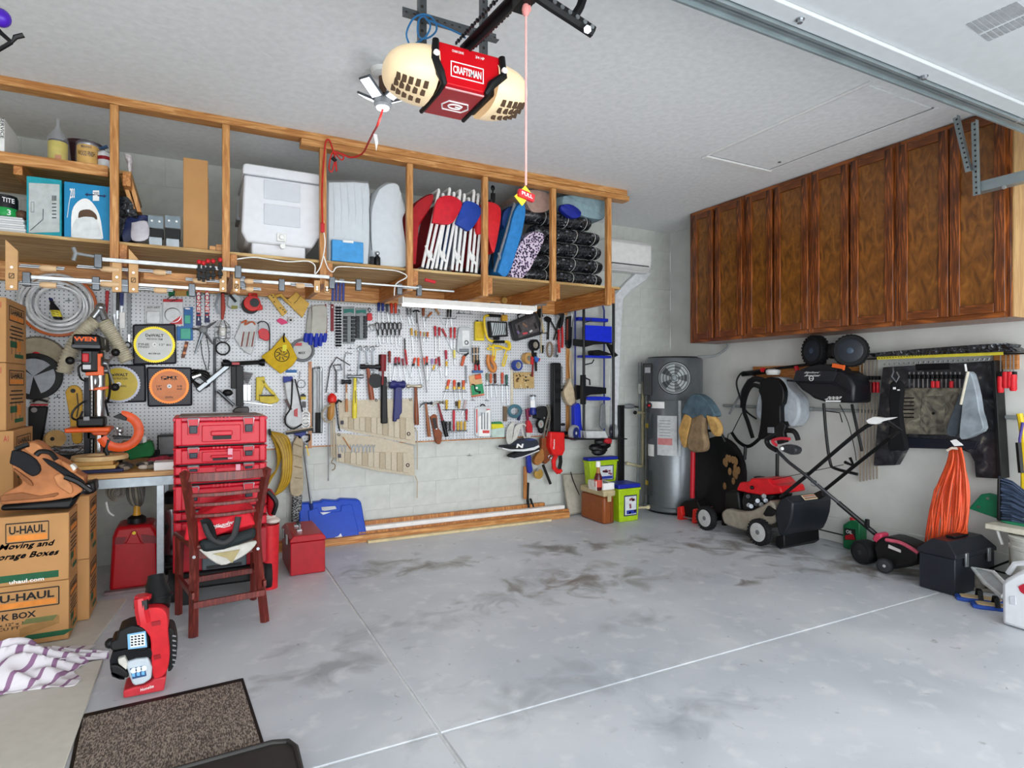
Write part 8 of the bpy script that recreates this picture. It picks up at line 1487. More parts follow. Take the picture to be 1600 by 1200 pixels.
t.p('fan_recess',MB(M('#9aa0a2',.4)).sheet(lambda a,b: cp(of(1062)+.52*(b+.01)*math.cos(2*math.pi*a),gz+.148*b*math.sin(2*math.pi*a),.003),32,2))
for r_ in (.3,.5,.7,.9,1.02): g.tube([cp(of(1062)+.52*r_*math.cos(a),gz+.15*r_*math.sin(a),.008) for a in [2*math.pi*i_/28 for i_ in range(28)]],.0035,4,closed=True)
t.p('fan_grille',g)
for k in range(5): a0 = k*2*math.pi/5; t.p('fan_blade',MB(M('#43484b',.4)).sheet(lambda a,b: cp(of(1062)+.46*(.25+.7*a)*math.cos(a0+(b-.5)*.55),gz+.135*(.25+.7*a)*math.sin(a0+(b-.5)*.55),.005),4,3))
t.p('fan_hub',MB(M('#8b9296',.4)).ball(cp(of(1062),gz,.006),.03)); t.p('rating_label',cpatch(of(1036),of(1066),hz(708),hz(648),.003,M('#c5c8ca',.5))); t.p('label_red',cpatch(of(1037),of(1059),hz(692),hz(682),.005,M('#c98080',.5)))
for k in range(6): t.p('label_line',cpatch(of(1039),of(1056),hz(656+k*4.5),hz(655+k*4.5),.005,M('#8a8e92',.5)))
t.p('white_stripe',cpatch(of(1018),of(1047),hz(637),hz(627),.003,WHT)); t.p('white_tag',cpatch(of(1018),of(1031),hz(711),hz(693),.004,WHT)); t.p('white_strip',cpatch(of(1068),of(1072),hz(708),hz(625),.004,M('#b9bfc2',.4)))
for (a,b_) in ((645,683),(733,772)): t.p('access_cover',cpatch(of(1018),of(1029),hz(b_),hz(a),.012,M('#5c6164',.35,.5))); t.p('yellow_sticker',cpatch(of(1019),of(1023),hz((a+b_)/2+4),hz((a+b_)/2-3),.016,YEL))
q = cp(of(1023),hz(593),.02); t.p('controller',MB(BLK).boxa(q,V((-vd.y,vd.x,0))*.043,vd*.03,V((0,0,.155))),bev=.006); t.p('display',MB(GRY).boxa(q+vd*.031+V((0,0,.09)),V((-vd.y,vd.x,0))*.026,vd*.001,V((0,0,.026))))
t.p('wire_conduit',MB(BLK).tube([cp(of(1022),hz(618),.01),cp(of(1021),hz(700),.012),cp(of(1022),hz(790),.01)],.008)); q = cp(of(1024),hz(789),.02); t.p('drain_valve',MB(BEI).cyl(q,q+vd*.05,.018).cyl(q+vd*.04,q+vd*.04+V((-.12,.03,0)),.012)); q = cp(of(1024),hz(633),.01); t.p('relief_valve',MB(RED2).ring(q+vd*.02,vd,.022,.007,BLK).ball(q+vd*.02,.014))
solo('power_conduit','grey flexible conduit from the water heater top to the cabinet','conduit',MB(GP).tube(smooth([V((HX+.1,HY-.22,zt_+.012)),V((HX+.2,HY-.35,zt_+.02)),V((XR-.05,HY-.45,zt_+.09)),V((XR-.05,HY-.45,zc0-.001))],5),.011,8))
# conduit along right wall
rt('px'); a,b_ = P(1112,636,.03),P(1600,648,.03); z_ = (a.z+b_.z)/2; solo('wall_conduit','grey conduit running along the right wall behind the tools','conduit',MB(GP).cyl((XR-.025,4.2,z_),(XR-.025,.8,z_),.013).cyl((XR-.025,3.3,z_),(XR-.025,3.25,z_),.018).cyl((XR-.025,2.3,z_),(XR-.025,2.25,z_),.018))
# gloves on jack handle
rt('h',3.95); t = Thing('floor_jack','red floor jack with its long red handle standing by the water heater','jack'); fj = AZ(1082,812,0)
rt('i',3.97); t.p('handle',MB(M('#b51a28',.35)).cyl(P(222,735),P(228,330),.022)); t.p('chassis',MB(BLK).slab([(115,800),(160,760),(260,760),(290,830),(280,900),(130,900)],-.1,.02),bev=.01)
for q in ([(95,815),(125,805),(135,880),(120,930),(95,920)],[(225,830),(320,815),(285,850),(275,920),(240,950),(215,945)]): t.p('red_side_plate',MB(M('#d4261f',.35)).slab(q,-.05,.06),bev=.006)
t.p('axle',MB(STEEL).bar(130,890,240,910,.008,.03)); t.p('caster',MB(BLK).bar(110,925,130,925,.02,.02))
rt('h',3.93); t = Thing('work_gloves','blue grey and tan leather gloves draped over the red jack handle','gloves')
t.p('cuff',MB(M('#4f6470',.8,var=.3,sc=14,bump=1)).slab(spx([(340,560),(380,470),(430,410),(490,410),(560,470),(620,580),(560,600),(440,610),(370,570)],3),-.06,.03),bev=.02)
for k,q in enumerate(([(365,570),(420,600),(400,720),(370,850),(335,800),(318,700)],[(430,600),(530,570),(525,700),(545,860),(470,890),(400,870),(385,780)],[(540,570),(620,600),(660,680),(650,750),(600,745),(560,650)])): t.p('glove',MB(M(['#c49a5a','#8b7559','#c59d5e'][k],.8,var=.3,sc=14,bump=1)).slab(spx(q,3),-.04+.01*k,.035),bev=.02)
# black round pan
rt('px',4.12); c = P(1122,741); ax = V((-1,.05,.12)).normalized(); t = Thing('round_pan','large black round pan with flaking rust leaning between the jack and the mower','pan',loc=(c.x,c.y,0)); R_ = c.z-.10
t.p('pan',MB(BLK).lathe(c,ax,[(R_*.3,-.1),(R_*.8,-.06),(R_,0),(R_*1.01,.01),(R_*.94,.008),(R_*.74,-.045),(R_*.1,-.075)],32)); m = MB(M('#8c6a44',.8)); random.seed(8)
for k in range(16):
    a = random.uniform(1.8,4.4); r_ = R_*random.uniform(.25,.62); q = c+V((0.0,math.cos(a+math.pi/2)*r_*-1*.0-r_*math.cos(a)*-1,math.sin(a)*r_)); q.x = c.x+.045; m.ball(q,(.006,.022,.035),6)
t.p('rust_flakes',m); t.p('handle',MB(BLK).tube([c+V((-.02,-.1,R_*.9)),c+V((-.05,-.08,R_+.05)),c+V((-.05,.08,R_+.05)),c+V((-.02,.1,R_*.9))],.012)); t.p('foot',MB(BLK).box((c.x-.03,c.y-.1,0),(c.x+.16,c.y-.07,.09)).box((c.x-.03,c.y+.07,0),(c.x+.16,c.y+.1,.09))); t.p('hook_top',MB(BLK).tube([c+V((-.03,.02,R_+.05)),c+V((-.03,.04,R_+.14)),c+V((-.03,.07,R_+.13))],.014))
# backpack sprayer
rt('h'); t = Thing('backpack_sprayer','backpack sprayer with black harness and translucent tank hung on the wall','sprayer')
t.p('tank',MB(M('#c5ced6',.3,alpha=.9)).slab(spx([(1090,260),(1190,270),(1220,340),(1300,420),(1325,500),(1320,600),(1260,680),(1190,640),(980,620),(965,480),(990,380)],3),.02,.16),bev=.03); t.p('lid',MB(WHT).lathe(P(1110,225,.1),(0,0,1),[(.05,-.02),(.06,0),(.06,.02),(.04,.03)],18))
t.p('harness',MB(BLK).slab(spx([(1000,290),(1090,260),(1160,300),(1195,380),(1185,480),(1165,520),(1170,700),(1150,740),(1060,740),(1040,760),(980,780),(1000,660),(1010,460),(985,380)],3),.16,.22),bev=.02)
t.p('shoulder_strap',MB(BLK).tube(smooth([P(1010,350,.22),P(940,330,.23),(P(890,400,.23)),P(865,530,.22),P(900,640,.22),P(940,770,.21)],5),[.02]*26,8,flat=V((1,0,0)))); t.p('shoulder_strap',MB(BLK).tube(smooth([P(1050,300,.2),P(950,280,.22),P(870,370,.22),P(855,520,.22)],4),.026,8,flat=V((1,0,0)))); t.p('waist_strap',MB(BLK).tube(smooth([P(765,725,.2),P(820,800,.21),P(900,840,.21),P(980,790,.21),P(1040,720,.2)],5),.017,6,flat=V((1,0,0)))); t.p('waist_strap',MB(BLK).rod([(880,840),(872,950)],.014,.21).rod([(1145,900),(1142,1120)],.014,.2))
t.p('hose',MB(BLK).tube(smooth([P(960,250,.12),P(860,220,.13),P(805,300,.14),P(830,420,.14),P(880,540,.14),P(970,610,.14)],5),.008)); t.p('wand',MB(GRY).bar(905,280,745,570,.011,.12)); t.p('thin_strap',MB(BLK).rod([(850,560),(770,720),(735,740),(722,830)],.004,.2)); t.p('pump',MB(BLKM).slab([(1160,650),(1200,630),(1215,670),(1180,690)],.2,.25).rect(1060,680,1110,730,.22,.235,GRY),bev=.004)
rl = Thing('wall_rail','wooden and black rail carrying the sprayer and spreader','rail'); rt('px'); rl.p('board',MB(PY_).box(P(1345,592,.03),P(1180,573,.0)),bev=.002); rl.p('black_arm',MB(BLK).bar(1165,582,1290,566,.012,.09).bar(1160,585,1215,578,.02,.1)); rl.p('red_knob',MB(RED).bar(1190,578,1194,578,.02,.12).bar(1244,572,1246,582,.018,.1))
# spreader
rt('j',4.3); t = Thing('broadcast_spreader','black lawn spreader hung upside down with two black wheels on top','spreader'); SPK = M('#17181d',.4)
hop = [(150,760),(190,625),(690,630),(760,640),(860,700),(915,830),(905,1040),(560,1030),(400,980),(340,930),(260,880)]
t.p('hopper',MB(SPK).slab(spx(hop,1),-.1,.12),bev=.02); t.p('front_band',MB(M('#1e2026',.35)).slab([(150,762),(190,628),(685,635),(700,660),(650,780),(170,760)],.12,.128),bev=.003); t.p('top_plate',MB(SPK).slab([(330,580),(480,550),(620,560),(700,620),(690,640),(200,640)],-.08,.1),bev=.01); t.p('orange_lever',MB(ORG).strip([(640,565),(780,590),(760,610)],.03,.1,.12),bev=.004); t.p('skirt',MB(SPK).tube([P(80,755,.1),P(150,760,.12),P(400,785,.13),P(650,785,.13),P(880,930,.12)],.008))
t.p('lettering',MB(WHT).wtext('EdgeGuard',300,645,470,672,.13,ital=.2).wtext('Broadcast',310,680,490,706,.13,ital=.2).ring(P(380,730,.13),(1,0,0),.018,.0025).wtext('Scotts',350,722,410,738,.13)); t.p('lettering',MB(WHT).wtext('2000',570,955,750,995,.126,ital=.3).rect(560,1005,745,1025,.125,.127))
for (x,y,d_) in ((430,385,.02),(875,385,.05)): wheel(t,P(x,y,d_),(-1,-.5 if x > 600 else .25,0),.115,.07,'#0e0f11','#1d232c','#3a4a5c',tread=26)
t.p('gear_box',MB(BLK).lathe(P(645,385,.0),(-1,0,0),[(.05,-.04),(.062,0),(.05,.04),(.02,.05)],16)); t.p('axle',MB(DST).cyl(P(430,385,.02),P(875,385,.05),.008)); rt('px',4.28)
t.p('handle_tube',MB(BLK).tube(smooth([P(1287,630,.04),P(1291,680,.05),P(1297,722,.05),P(1305,732,.05),P(1340,741,.04)],4),.011,8).tube(smooth([P(1331,632,.0),P(1337,660,.02),P(1347,705,.03)],4),.010,8)); t.p('control_cable',MB(BLK).tube(smooth([P(1312,632),P(1325,660),P(1335,700),P(1338,720)],4),.003)); t.p('lever',MB(BLKM).tube([P(1320,722,.05),P(1334,728,.05),P(1328,715,.05)],.012).tube([P(1290,642,.04),P(1312,645,.04),P(1316,660,.04)],.004))
# hanging clamps, panel
rt('l'); t = Thing('clamp_rack','long black clamp rack on a wood cleat under the nearest cabinets','rack'); t.p('rail',MB(BLK).box(P(1610,175,.09),P(130,245,.02)),bev=.003)
rt('l'); t.p('cleat',MB(PY_).box(P(110,360,.02),P(20,290,0)),bev=.002); t.p('cleat',MB(PY_).box(P(1540,325,.03),P(1350,200,0)),bev=.002); h_ = MB(STEEL)
for k in range(22): x = 350+k*44; h_.tube([P(x,275-k*2.2,.09),P(x+8,290-k*2.2,.12),P(x+22,270-k*2.2,.12)],.003,4)
t.p('hooks',h_,kind='stuff')
t = Thing('yellow_ruler','long yellow measuring ruler on the front of the black clamp rack','ruler'); t.p('ruler',MB(M('#d3c43a',.5)).slab([(285,215),(1410,170),(1412,198),(288,240)],.12,.126)); m = MB(INK)
for k in range(44): x = 300+k*25; m.rect(x,224-k*1.72,x+10,231-k*1.72,.1262,.127)
t.p('marks',m,kind='stuff'); t = Thing('plastic_roll','long black wrapped roll lying on top of the clamp rack','roll'); t.p('roll',MB(PLB).slab(spx([(200,185),(480,160),(900,125),(1440,92),(1480,120),(1540,160),(1400,170),(250,215)],2),.03,.15),bev=.015)
for k in range(6):
    x = 135+k*30; t = Thing('bar_clamp',ORD[k]+' from the left of six long upright bar clamps hanging on the right wall','clamp','upright bar clamps on the right wall'); t.p('bar',MB(M('#b5aa9a',.35,.5)).rect(x-5,242,x+5,1330-k*5,.05,.058)); t.p('head',MB(BLK).rect(x-12,385,x+12,420,.04,.075),bev=.003)
    if k > 1: t.p('handle',MB(RED2 if k > 3 else M('#4a1a1c',.4)).rect(x-9,440,x+9,535,.075,.1),bev=.004)
for k in range(12):
    x = 575+k*41; t = Thing('bar_clamp',ORD[k]+' from the left of the short clamps in front of the black panel','clamp','short clamps in front of the black panel'); t.p('bar',MB(STEEL).rect(x-5,350,x+5,490,.16,.166)); t.p('head',MB(BLK).rect(x-12,372,x+12,412,.15,.18),bev=.003)
    if k in (5,6,9): t.p('handle',MB(RED).rect(x-14,430,x+16,492,.18,.2),bev=.005)
for k,(x,y) in enumerate(((1375,425),(1422,385),(1462,385),(1490,410))): t = Thing('hand_clamp',ORD[k]+' from the left of four red handled clamps at the right of the black panel','clamp','red handled clamps at the right edge'); t.p('rod',MB(STEEL).rect(x+10,195,x+18,y,.08,.086)); t.p('head',MB(BLK).rect(x-6,345,x+30,y-2,.07,.1),bev=.003); t.p('handle',MB(M('#d3202a',.4)).lathe(P(x+14,y+110,.09),(0,0,1),[(.014,0),(.019,.01),(.017,.1),(.019,P(x,y).z-P(x,y+110).z-.01),(.012,P(x,y).z-P(x,y+110).z)],10))
MBL = ramp_mat('marbled_black_plastic',[(.4,'#16171b'),(.6,'#34363c'),(.8,'#8b8474')],'ShaderNodeTexNoise',(1,1,1),.4,.2,Scale=14.0,Detail=6.0,Distortion=1.0); MBG = ramp_mat('dusty_plate',[(.35,'#45413a'),(.55,'#7a7466'),(.75,'#a39a86')],'ShaderNodeTexNoise',(1,1,1),.6,.2,Scale=12.0,Detail=6.0,Distortion=1.5)
rt('px'); t = Thing('tailgate_liner','large worn black plastic panel with legs hanging on the right wall','panel'); t.p('shell',MB(MBL).slab([(1379,574),(1548,564),(1556,600),(1560,748),(1524,746),(1522,722),(1515,708),(1500,702),(1413,700),(1398,727),(1365,728),(1372,640)],.02,.09),bev=.006); t.p('plate',MB(MBG).slab([(1408,606),(1511,606),(1513,680),(1410,678)],.09,.1),bev=.003)
t.p('plate_door',MB(MBG).slab([(1441,619),(1477,619),(1474,669),(1437,667)],.1,.106),bev=.002); t.p('lower_bar',MB(M('#1b1f2a',.4)).slab([(1410,683),(1528,690),(1522,702),(1412,699)],.09,.105),bev=.003); t.p('handle_bezel',MB(BLKM).slab([(1430,569),(1484,567),(1484,577),(1431,579)],.09,.097),bev=.002); t.p('knob',MB(BLK).disc(1458,646,.008,.106,.112,n=12)); t.p('side_flange',MB(BLK).slab([(1548,564),(1554,563),(1565,748),(1559,748)],.02,.12),bev=.003)
for k in range(6): t.p('vent_slot',MB(BLK).rect(1410,621+k*6,1428,623+k*6,.1,.102))
rt('l'); t = Thing('black_apron','black folded apron hanging on a bull clip in front of the black panel','apron'); t.p('cloth',MB(M('#0e0e11',.9)).slab(spx([(400,440),(450,425),(500,440),(515,520),(500,700),(525,900),(552,1045),(460,1050),(375,1040),(395,800),(385,600)],2),.2,.24),bev=.015); t.p('clip',MB(STEEL).tube([P(430,310,.2),P(435,350,.22),P(420,390,.23),P(460,440,.24),P(485,390,.23),P(465,350,.22)],.005)); t.p('print',MB(WHT).rect(430,485,455,505,.24,.242).rect(468,505,490,516,.24,.242))
t = Thing('grey_tarp_bag','folded silver grey bag hanging above the orange cord','bag'); t.p('bag',MB(M('#8b949c',.45,var=.35,sc=9,bump=1)).slab(spx([(1090,345),(1130,370),(1180,560),(1200,700),(1240,850),(1180,900),(1080,945),(1020,930),(1040,700),(1060,500)],2),.2,.26),bev=.02); t.p('inner_fold',MB(M('#4c545c',.6)).slab(spx([(1075,350),(1085,480),(1040,700),(1010,900),(940,925),(900,880),(960,700),(1040,500)],2),.18,.21),bev=.01); t.p('hook',MB(WHT).bar(1075,280,1085,345,.006,.22)); t.p('string',MB(M('#c9c2b0',.7)).bar(1100,345,1035,640,.008,.265))
rt('m'); t = Thing('extension_cord','long orange extension cord looped and hanging from the grey bag hook','cord',loc=P(960,760,.3)); random.seed(12)
for k in range(15):
    f_ = k/14; xb = 785+f_*330; yb2 = 800-f_*90+random.uniform(-20,10); xb2 = min(1120,xb+random.uniform(30,90))
    t.p('loop',MB(M('#e2572c' if k % 3 else '#c9431e',.45)).tube(smooth([P(990+f_*80,-5,.24+.004*k),P(960+f_*140,130,.25+.004*(k % 5)),P(xb+60-f_*50,400+random.uniform(-40,40),.26+.006*(k % 4)),P(xb,yb2-60,.27),P(xb+8,yb2,.27),P(xb2,yb2-70,.27+.005*(k % 3)),P(xb2+20,350,.26),P(1075,80,.24),P(1030,-5,.24)],4),.0068,6))
t.p('tie',MB(WHT).slab([(985,-60),(1015,-70),(1060,-35),(1075,-20),(1020,-15)],.26,.29)); t.p('white_loop',MB(M('#e8d8c8',.6)).tube([P(960,20,.28),P(1000,0,.29),P(1060,5,.28)],.008))
# mower
XM = 3.86; rt('i',XM); DK = M('#a29a8c',.45,.3,var=.15); t = Thing('lawn_mower','red and grey petrol lawn mower with a black rear flap against the right wall','lawn mower',loc=(4.08,3.5,0))
t.p('deck',MB(DK).slab(spx([(455,870),(500,825),(600,850),(720,840),(830,780),(880,760),(930,860),(920,930),(860,960),(720,1015),(560,985),(480,950)],2),-.40,-.02),bev=.02)
EY = 3.53; t.p('engine_block',MB(M('#2a2b2e',.35,.6)).slab([(650,690),(900,715),(860,800),(840,850),(640,840),(630,760)],-.33,-.1),bev=.01); t.p('engine_cover',MB(M('#d0141f',.3)).slab(spx([(590,660),(615,605),(690,600),(710,572),(850,575),(885,620),(950,640),(968,700),(800,715),(680,695),(590,675)],1),-.36,-.08),bev=.025); t.p('starter_cap',MB(BLK).lathe(P(790,575,-.22),(0,0,1),[(.05,0),(.05,.012),(.03,.018)],18)); t.p('fuel_cap',MB(BLK).ball(P(720,650,-.07),.016))
random.seed(1)
for k in range(9): x,y = 660+random.random()*200,720+random.random()*90; t.p('engine_part',MB([GRY,BLKM,DST][k % 3]).cyl(P(x,y,-.1),P(x+8,y,-.075),.018,n=8))
t.p('air_filter',MB(BLK).slab([(495,680),(600,680),(620,840),(490,830)],-.3,-.08),bev=.015); t.p('rear_flap',MB(M('#1b1f26',.4,var=.3,sc=6)).slab(spx([(1005,722),(960,745),(925,800),(908,880),(925,960),(945,1045),(1000,1035),(1050,900),(1060,780)],2),-.44,.0),bev=.015); q = P(955,765,-.15)
t.p('lower_skirt',MB(BLK).slab([(920,1060),(985,1045),(990,1140),(950,1165),(915,1130)],-.42,-.02),bev=.006)
lp,lq = P(1012,735),P(1056,785); dl = (lq-lp)/2; ws = V((1,0,0)); nl = ws.cross(dl).normalized(); nl = nl if nl.z > 0 else -nl; lc = (lp+lq)/2+ws*.21+nl*.014
t.p('warning_label',MB(M('#d9c9a8',.6)).boxa(lc,ws*.075,dl*.8,nl*.001).boxa(lc-dl*.45+nl*.0015,ws*.065,dl*.16,nl*.0005,M('#b5604a',.6)).boxa(lc+dl*.35+nl*.0015,ws*.065,dl*.16,nl*.0005,M('#8a5a4a',.6)).boxa(lc-dl*.05+nl*.0015,ws*.065,dl*.1,nl*.0005,GRY))
for (x,y,X_) in ((355,905,XM-.0),(800,1045,XM-.0)):
    for e in (0,.44): q = AX(1040+x*.1875,640+y*.1875,XM); q.x = X_+e-.02; rr = .098; q.z = rr+.004; wheel(t,q,(1,0,0),rr,.05,'#151618','#b5b7b6','#6a6d70',tread=24)
t.p('height_lever',MB(BLK).slab([(810,870),(850,800),(890,830),(920,860),(880,890),(830,890)],-.03,.0),bev=.004); rt('px',3.88)
tubes = smooth([P(1219,777),P(1262,742),P(1340,676),P(1368,660),P(1385,657)],3); t.p('handle_tube',MB(BLK).tube(tubes,.013,8)); far = [AX(1266,784,4.22),AX(1340,724,4.2),AX(1392,683,4.12)]; t.p('handle_tube',MB(BLK).tube(far,.013,8)); t.p('grip_bar',MB(BLK).tube([tubes[-1],AX(1407,671,3.98),far[-1]],.013,8)); t.p('white_lever',MB(WHT).slab(spx([(1352,657),(1365,651),(1380,653),(1398,652),(1380,658),(1368,663),(1356,662)],2),-.02,.02),bev=.005)
t.p('handle_bracket',MB(BLK).slab([(1262,775),(1282,766),(1286,775),(1268,786)],-.3,-.26),bev=.003); t.p('pull_cord',MB(BLK).tube([P(1205,750,-.1),P(1318,726,0)],.0025)); t.p('clip',MB(DST).ring(P(1272,755,.02),(1,.4,0),.02,.003))
# electric edger
t = Thing('lawn_edger','black and pink electric edger with a long shaft leaning across the mower handle','edger',loc=(4.1,2.5,0)); b0 = AX(1370,836,4.08); s1 = AX(1262,745,3.84); s2 = AX(1232,722,3.80); s3 = AX(1212,702,3.78)
t.p('shaft',MB(M('#3a3b3e',.3,.6)).tube([b0,s1,s2,s3],.012,8)); t.p('lower_tube',MB(BLK).tube([b0,b0.lerp(s1,.55)],.016,8)); k_ = AX(1355,818,4.03); t.p('clamp_knob',MB(BLK).boxa(k_,V((.01,0,0)),V((0,.012,0)),V((0,0,.03))),bev=.004); rt('i',3.77)
t.p('loop_handle',MB(BLK).tube(smooth([P(925,340),P(860,300),P(845,250),P(900,220),P(980,180),P(1050,175),P(1085,200),P(1105,255)],4),.018,8)); t.p('motor_grip',MB(M('#2f3236',.4)).slab(spx([(940,310),(1000,290),(1085,320),(1075,370),(1030,375),(950,340)],2),-.04,.03),bev=.01); t.p('trigger',MB(M('#c0303e',.4)).tube(smooth([P(925,300,.02),P(890,260,.02),P(960,240,.02),P(1035,245,.02)],4),.012)); t.p('button',MB(WHT).ball(P(970,325,.035),.014)); t.p('grip_core',MB(BLK).slab([(900,170),(960,90),(1000,130),(980,200),(1000,270),(930,290)],-.02,.02),bev=.006)
rt('m',4.08); t.p('body',MB(BLK).slab(spx([(340,830),(370,770),(440,740),(560,770),(690,830),(720,880),(715,960),(600,1000),(450,1010),(370,950)],2),-.12,.06),bev=.02); t.p('pink_cover',MB(M('#c43a58',.4)).slab(spx([(330,760),(360,710),(410,720),(400,780),(360,790)],2),-.04,.05),bev=.01); t.p('pink_stripe',MB(M('#c8566c',.4)).tube(smooth([P(450,765,.065),P(560,785,.065),P(650,830,.065),P(718,875,.06)],3),.012,6)); t.p('label',MB(M('#cfc8c8',.5)).slab([(470,805),(570,850),(570,872),(468,832)],.06,.066)); q = P(275,885,.0); q.z = .085; wheel(t,q,(-1,.2,0),.082,.09,'#121315','#1a1b1e','#333333'); q = P(440,960,.08); q.z = .05; wheel(t,q,(-1,-.3,0),.05,.03,'#1a1b1e','#2c2e31','#a8abad')
# oil jug
rt('i',4.33); pts = [(1480,1110),(1475,970),(1540,920),(1590,935),(1600,1130)]; t = Thing('oil_jug','green plastic oil bottle with a red cap against the right wall','bottle'); jb = [P(x,y) for x,y in ((1475,1000),(1530,925),(1600,930),(1640,960))]; zb_ = 0
t.p('body',MB(M('#1c6b42',.35)).prism([V((4.33,jb[0].y,.002)),V((4.33,jb[0].y,P(1475,960).z)),V((4.33,P(1535,920).y,P(1535,922).z)),V((4.33,P(1590,920).y,P(1590,925).z)),V((4.33,P(1618,950).y,P(1618,950).z)),V((4.33,P(1618,950).y,.002))],(.09,0,0)),bev=.01); t.p('cap',MB(RED).cyl(P(1562,925,-.04),P(1562,900,-.04),.022)); t.p('label',MB(M('#14201c',.5)).slab([(1490,985),(1580,1000),(1585,1090),(1490,1085)],.0,.003)); t.p('label_red',MB(RED2).slab([(1495,1050),(1560,1035),(1580,1085),(1495,1082)],.003,.005)); t.p('lettering',MB(WHT).text('OIL',P(1530,1020,.004),V((0,-.05,0)),V((0,0,.025))))
# black toolbox
t = Thing('black_tool_box','black plastic tool box with a faceted lid and steel latches on the floor','tool box'); X0,X1,Y0,Y1 = 3.92,4.36,1.95,2.15; zb_ = .215; TBX = M('#1d2129',.4,var=.35,sc=8)
t.p('body',MB(TBX).box((X0,Y0,.002),(X1,Y1,zb_)),bev=.006); vs = [V((X0-.008,Y0-.008,zb_+.002)),V((X1+.008,Y0-.008,zb_+.002)),V((X1+.008,Y1+.008,zb_+.002)),V((X0-.008,Y1+.008,zb_+.002))]; mid = [v_+V((0,0,.022)) for v_ in vs]; top = [V((X0+.03,Y0+.055,.305)),V((X1-.03,Y0+.055,.305)),V((X1-.03,Y1-.055,.305)),V((X0+.03,Y1-.055,.305))]
t.p('lid',MB(TBX).add(vs+mid+top,[(3,2,1,0),(0,1,5,4),(1,2,6,5),(2,3,7,6),(3,0,4,7),(4,5,9,8),(5,6,10,9),(6,7,11,10),(7,4,8,11),(8,9,10,11)]),bev=.004); t.p('handle',MB(BLK).box((X0+.14,Y0+.075,.306),(X1-.14,Y1-.075,.318)),bev=.004)
for x in (X0+.08,X1-.11): t.p('latch',MB(STEEL).box((x,Y0-.018,zb_-.05),(x+.03,Y0-.008,zb_+.03)),bev=.002)
# broom, dustpan, table leg, shoes, white jug, bucket
rt('m'); t = Thing('dustpan','green plastic dustpan hanging behind the blue broom','dustpan'); t.p('pan',MB(M('#1f7a55',.45)).slab(spx([(1135,505),(1240,385),(1300,378),(1380,400),(1375,590)],1),.1,.14),bev=.006)
for q in ((1295,420),(1220,490)): t.p('rivet',MB(STEEL).disc(*q,.008,.14,.144,n=10))
t = Thing('push_broom','broom with blue bristles and a green plate at the right edge','broom'); random.seed(4); t.p('stock',MB(BLK).slab([(1375,260),(1395,240),(1395,610),(1370,600)],.15,.22),bev=.004); m = MB(M('#3a475e',.8))
for k in range(46): f_ = k/45; m.tube([P(1390,240+f_*370,.16+.05*random.random()),P(1500,280+f_*330,.16+.05*random.random()),P(1680,420+f_*250+random.uniform(-12,12),.18)],.0055,4)
t.p('bristles',m,kind='stuff'); t.p('green_plate',MB(M('#1f7a55',.45)).slab([(1395,605),(1500,615),(1700,660),(1700,690),(1480,635)],.15,.22))
rt('m',4.2); t = Thing('folding_table_leg','white folding table end on a pale post behind the toolbox','table'); t.p('top_edge',MB(M('#c8c4b4',.5)).box(V((4.15,AX(1800,600,4.2).y,P(1400,680).z)),V((4.42,P(1310,640).y,P(1400,635).z))),bev=.004); ly = P(1500,700).y; t.p('post',MB(M('#8d8676',.5)).box((4.2,ly-.02,0),(4.24,ly+.015,P(1500,680).z))); t.p('brace',MB(WHT).bar(1375,680,1420,805,.008,0)); t.p('dark_post',MB(BLK).box((4.196,ly-.004,0),(4.20,ly+.006,P(1500,680).z))); t.p('cross_brace',MB(BLK).bar(1300,1010,1640,880,.006,-.1))
t = Thing('white_bucket','white ribbed bucket behind the pale table post at the right edge','bucket'); c = V((4.22,1.66,0)); t.p('bucket',MB(M('#cfd0c8',.5)).lathe(c,(0,0,1),[(.12,0),(.14,.3),(.146,.305),(.146,.32),(.14,.325),(.142,.35),(.148,.355),(.148,.37),(.13,.37)],26))
rt('l'); t = Thing('yellow_mop','yellow and purple handled mop at the right frame edge','mop'); t.p('pole',MB(YEL).tube([P(1560,720,.1),P(1575,800,.1),P(1600,1000,.1),P(1600,1500,.1)],.016,8)); t.p('purple_strip',MB(M('#4a3a8a',.5)).tube([P(1590,800,.12),P(1562,950,.12),P(1565,1250,.12)],.008)); t.p('black_grip',MB(BLK).tube([P(1550,980,.12),P(1575,1250,.12)],.016))
sc0 = AZ(1528,938,0)
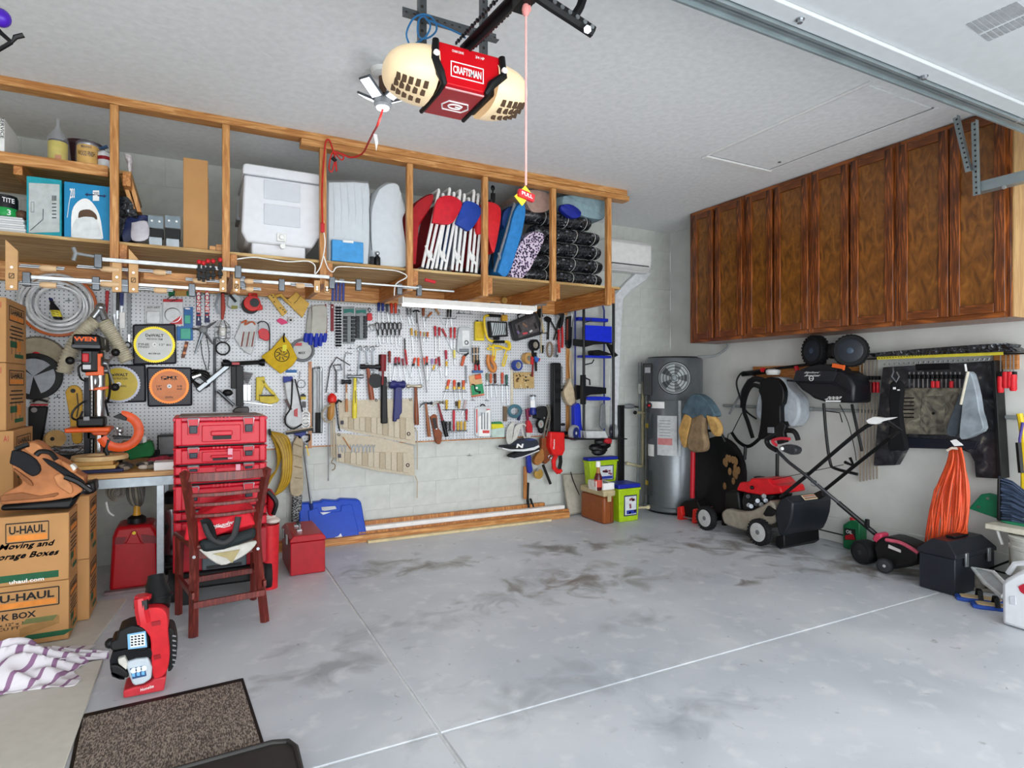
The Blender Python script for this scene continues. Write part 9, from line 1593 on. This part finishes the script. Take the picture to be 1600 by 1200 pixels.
for k,(du,dv,col,h_,lab) in enumerate(((0,0,'#22489c',.05,'blue sandal nearest the black tool box'),(26,12,'#2a4fa8',.05,'blue sandal next to the white jug'),(-2,-22,'#5a554e',.1,'left grey shoe behind the blue sandals'),(16,-16,'#6a655c',.1,'right grey shoe behind the blue sandals'))):
    c = AZ(1530+du,940+dv,0); c.z = 0; t = Thing('shoe',lab,'shoe','shoes on the floor beside the toolbox',loc=c); d_ = V((.6,-.8,0)); s_ = V((.8,.6,0)); prof = [(-.11,.03),(-.08,.042),(0,.036),(.07,.045),(.11,.035),(.13,.01)]
    t.p('sole',MB(M(col,.6)).prism([c+d_*a+s_*b_ for a,b_ in prof]+[c+d_*a-s_*b_ for a,b_ in prof[::-1]],(0,0,.022)),bev=.005)
    if k < 2: t.p('strap',MB(BLK).tube([c+s_*.042+V((0,0,.02)),c+s_*.02+V((0,0,.065)),c-s_*.02+V((0,0,.065)),c-s_*.042+V((0,0,.02))],.014,6,flat=V((0,0,1)))); t.p('footbed',MB(M('#c9b08a',.7)).prism([c+V((0,0,.0225))+(d_*a+s_*b_)*.8 for a,b_ in prof]+[c+V((0,0,.0225))+(d_*a-s_*b_)*.8 for a,b_ in prof[::-1]],(0,0,.004)))
    else: t.p('upper',MB(M('#57524b',.8,var=.3)).ball(c+d_*.03+V((0,0,.045)),(.055,.06,.04),12).lathe(c-d_*.06+V((0,0,.02)),(0,0,1),[(.04,0),(.04,h_),(.032,h_),(.03,.04)],14))
tr0 = AX(1522,885,4.1); t = Thing('white_scoop','long white oval tray leaning between the toolbox and the white jug','tray',loc=(4.0,1.75,.1)); a,b_ = AX(1520,888,4.05),AX(1568,922,3.9); t.p('rim',MB(M('#c9cccb',.4)).tube([a,a.lerp(b_,.5)+V((.06,0,.03)),b_+V((.06,0,0)),b_+V((-.02,0,-.03)),a.lerp(b_,.5)+V((-.03,0,-.02))],.012,6,closed=True)); t.p('pan',MB(M('#9da3a4',.4)).prism([a,a.lerp(b_,.5)+V((.06,0,.03)),b_+V((.06,0,0)),b_+V((-.02,0,-.03)),a.lerp(b_,.5)+V((-.03,0,-.02))],(0,0,-.006))); t.p('leg',MB(BLK).cyl(b_+V((.02,0,-.01)),V((b_.x+.02,b_.y,0)),.01))
j0 = AZ(1564,976,0); t = Thing('white_jug','large white plastic jug with a red label at the right frame edge','jug'); Xj = j0.x; rt('n',Xj); JW = M('#d9dbe0',.35,var=.03)
pj = [(870,1065),(865,660),(900,630),(1000,570),(1060,545),(1100,545)]; pp = [P(x,y) for x,y in pj]; pp[0].z = .004; yr_ = pp[-1].y-.12
t.p('body',MB(JW).prism(pp+[V((Xj,yr_,pp[-1].z)),V((Xj,yr_,.004))],(.16,0,0)),bev=.018); t.p('indent',MB(M('#c9ccd4',.4)).slab([(940,790),(1000,790),(1005,870),(945,865)],0,.004),bev=.003); t.p('label',MB(M('#b51f34',.5)).slab(spx([(1025,700),(1075,675),(1140,680),(1140,770),(1075,768),(1040,740)],2),0,.004)); q = V((Xj+.08,yr_+.06,pp[-1].z)); t.p('cap',MB(WHT).cyl(q,q+V((0,0,.04)),.03)); t.p('handle',MB(JW).tube([q+V((0,.04,0)),q+V((0,.06,.03)),q+V((0,.14,.0)),q+V((0,.17,-.06))],.014))
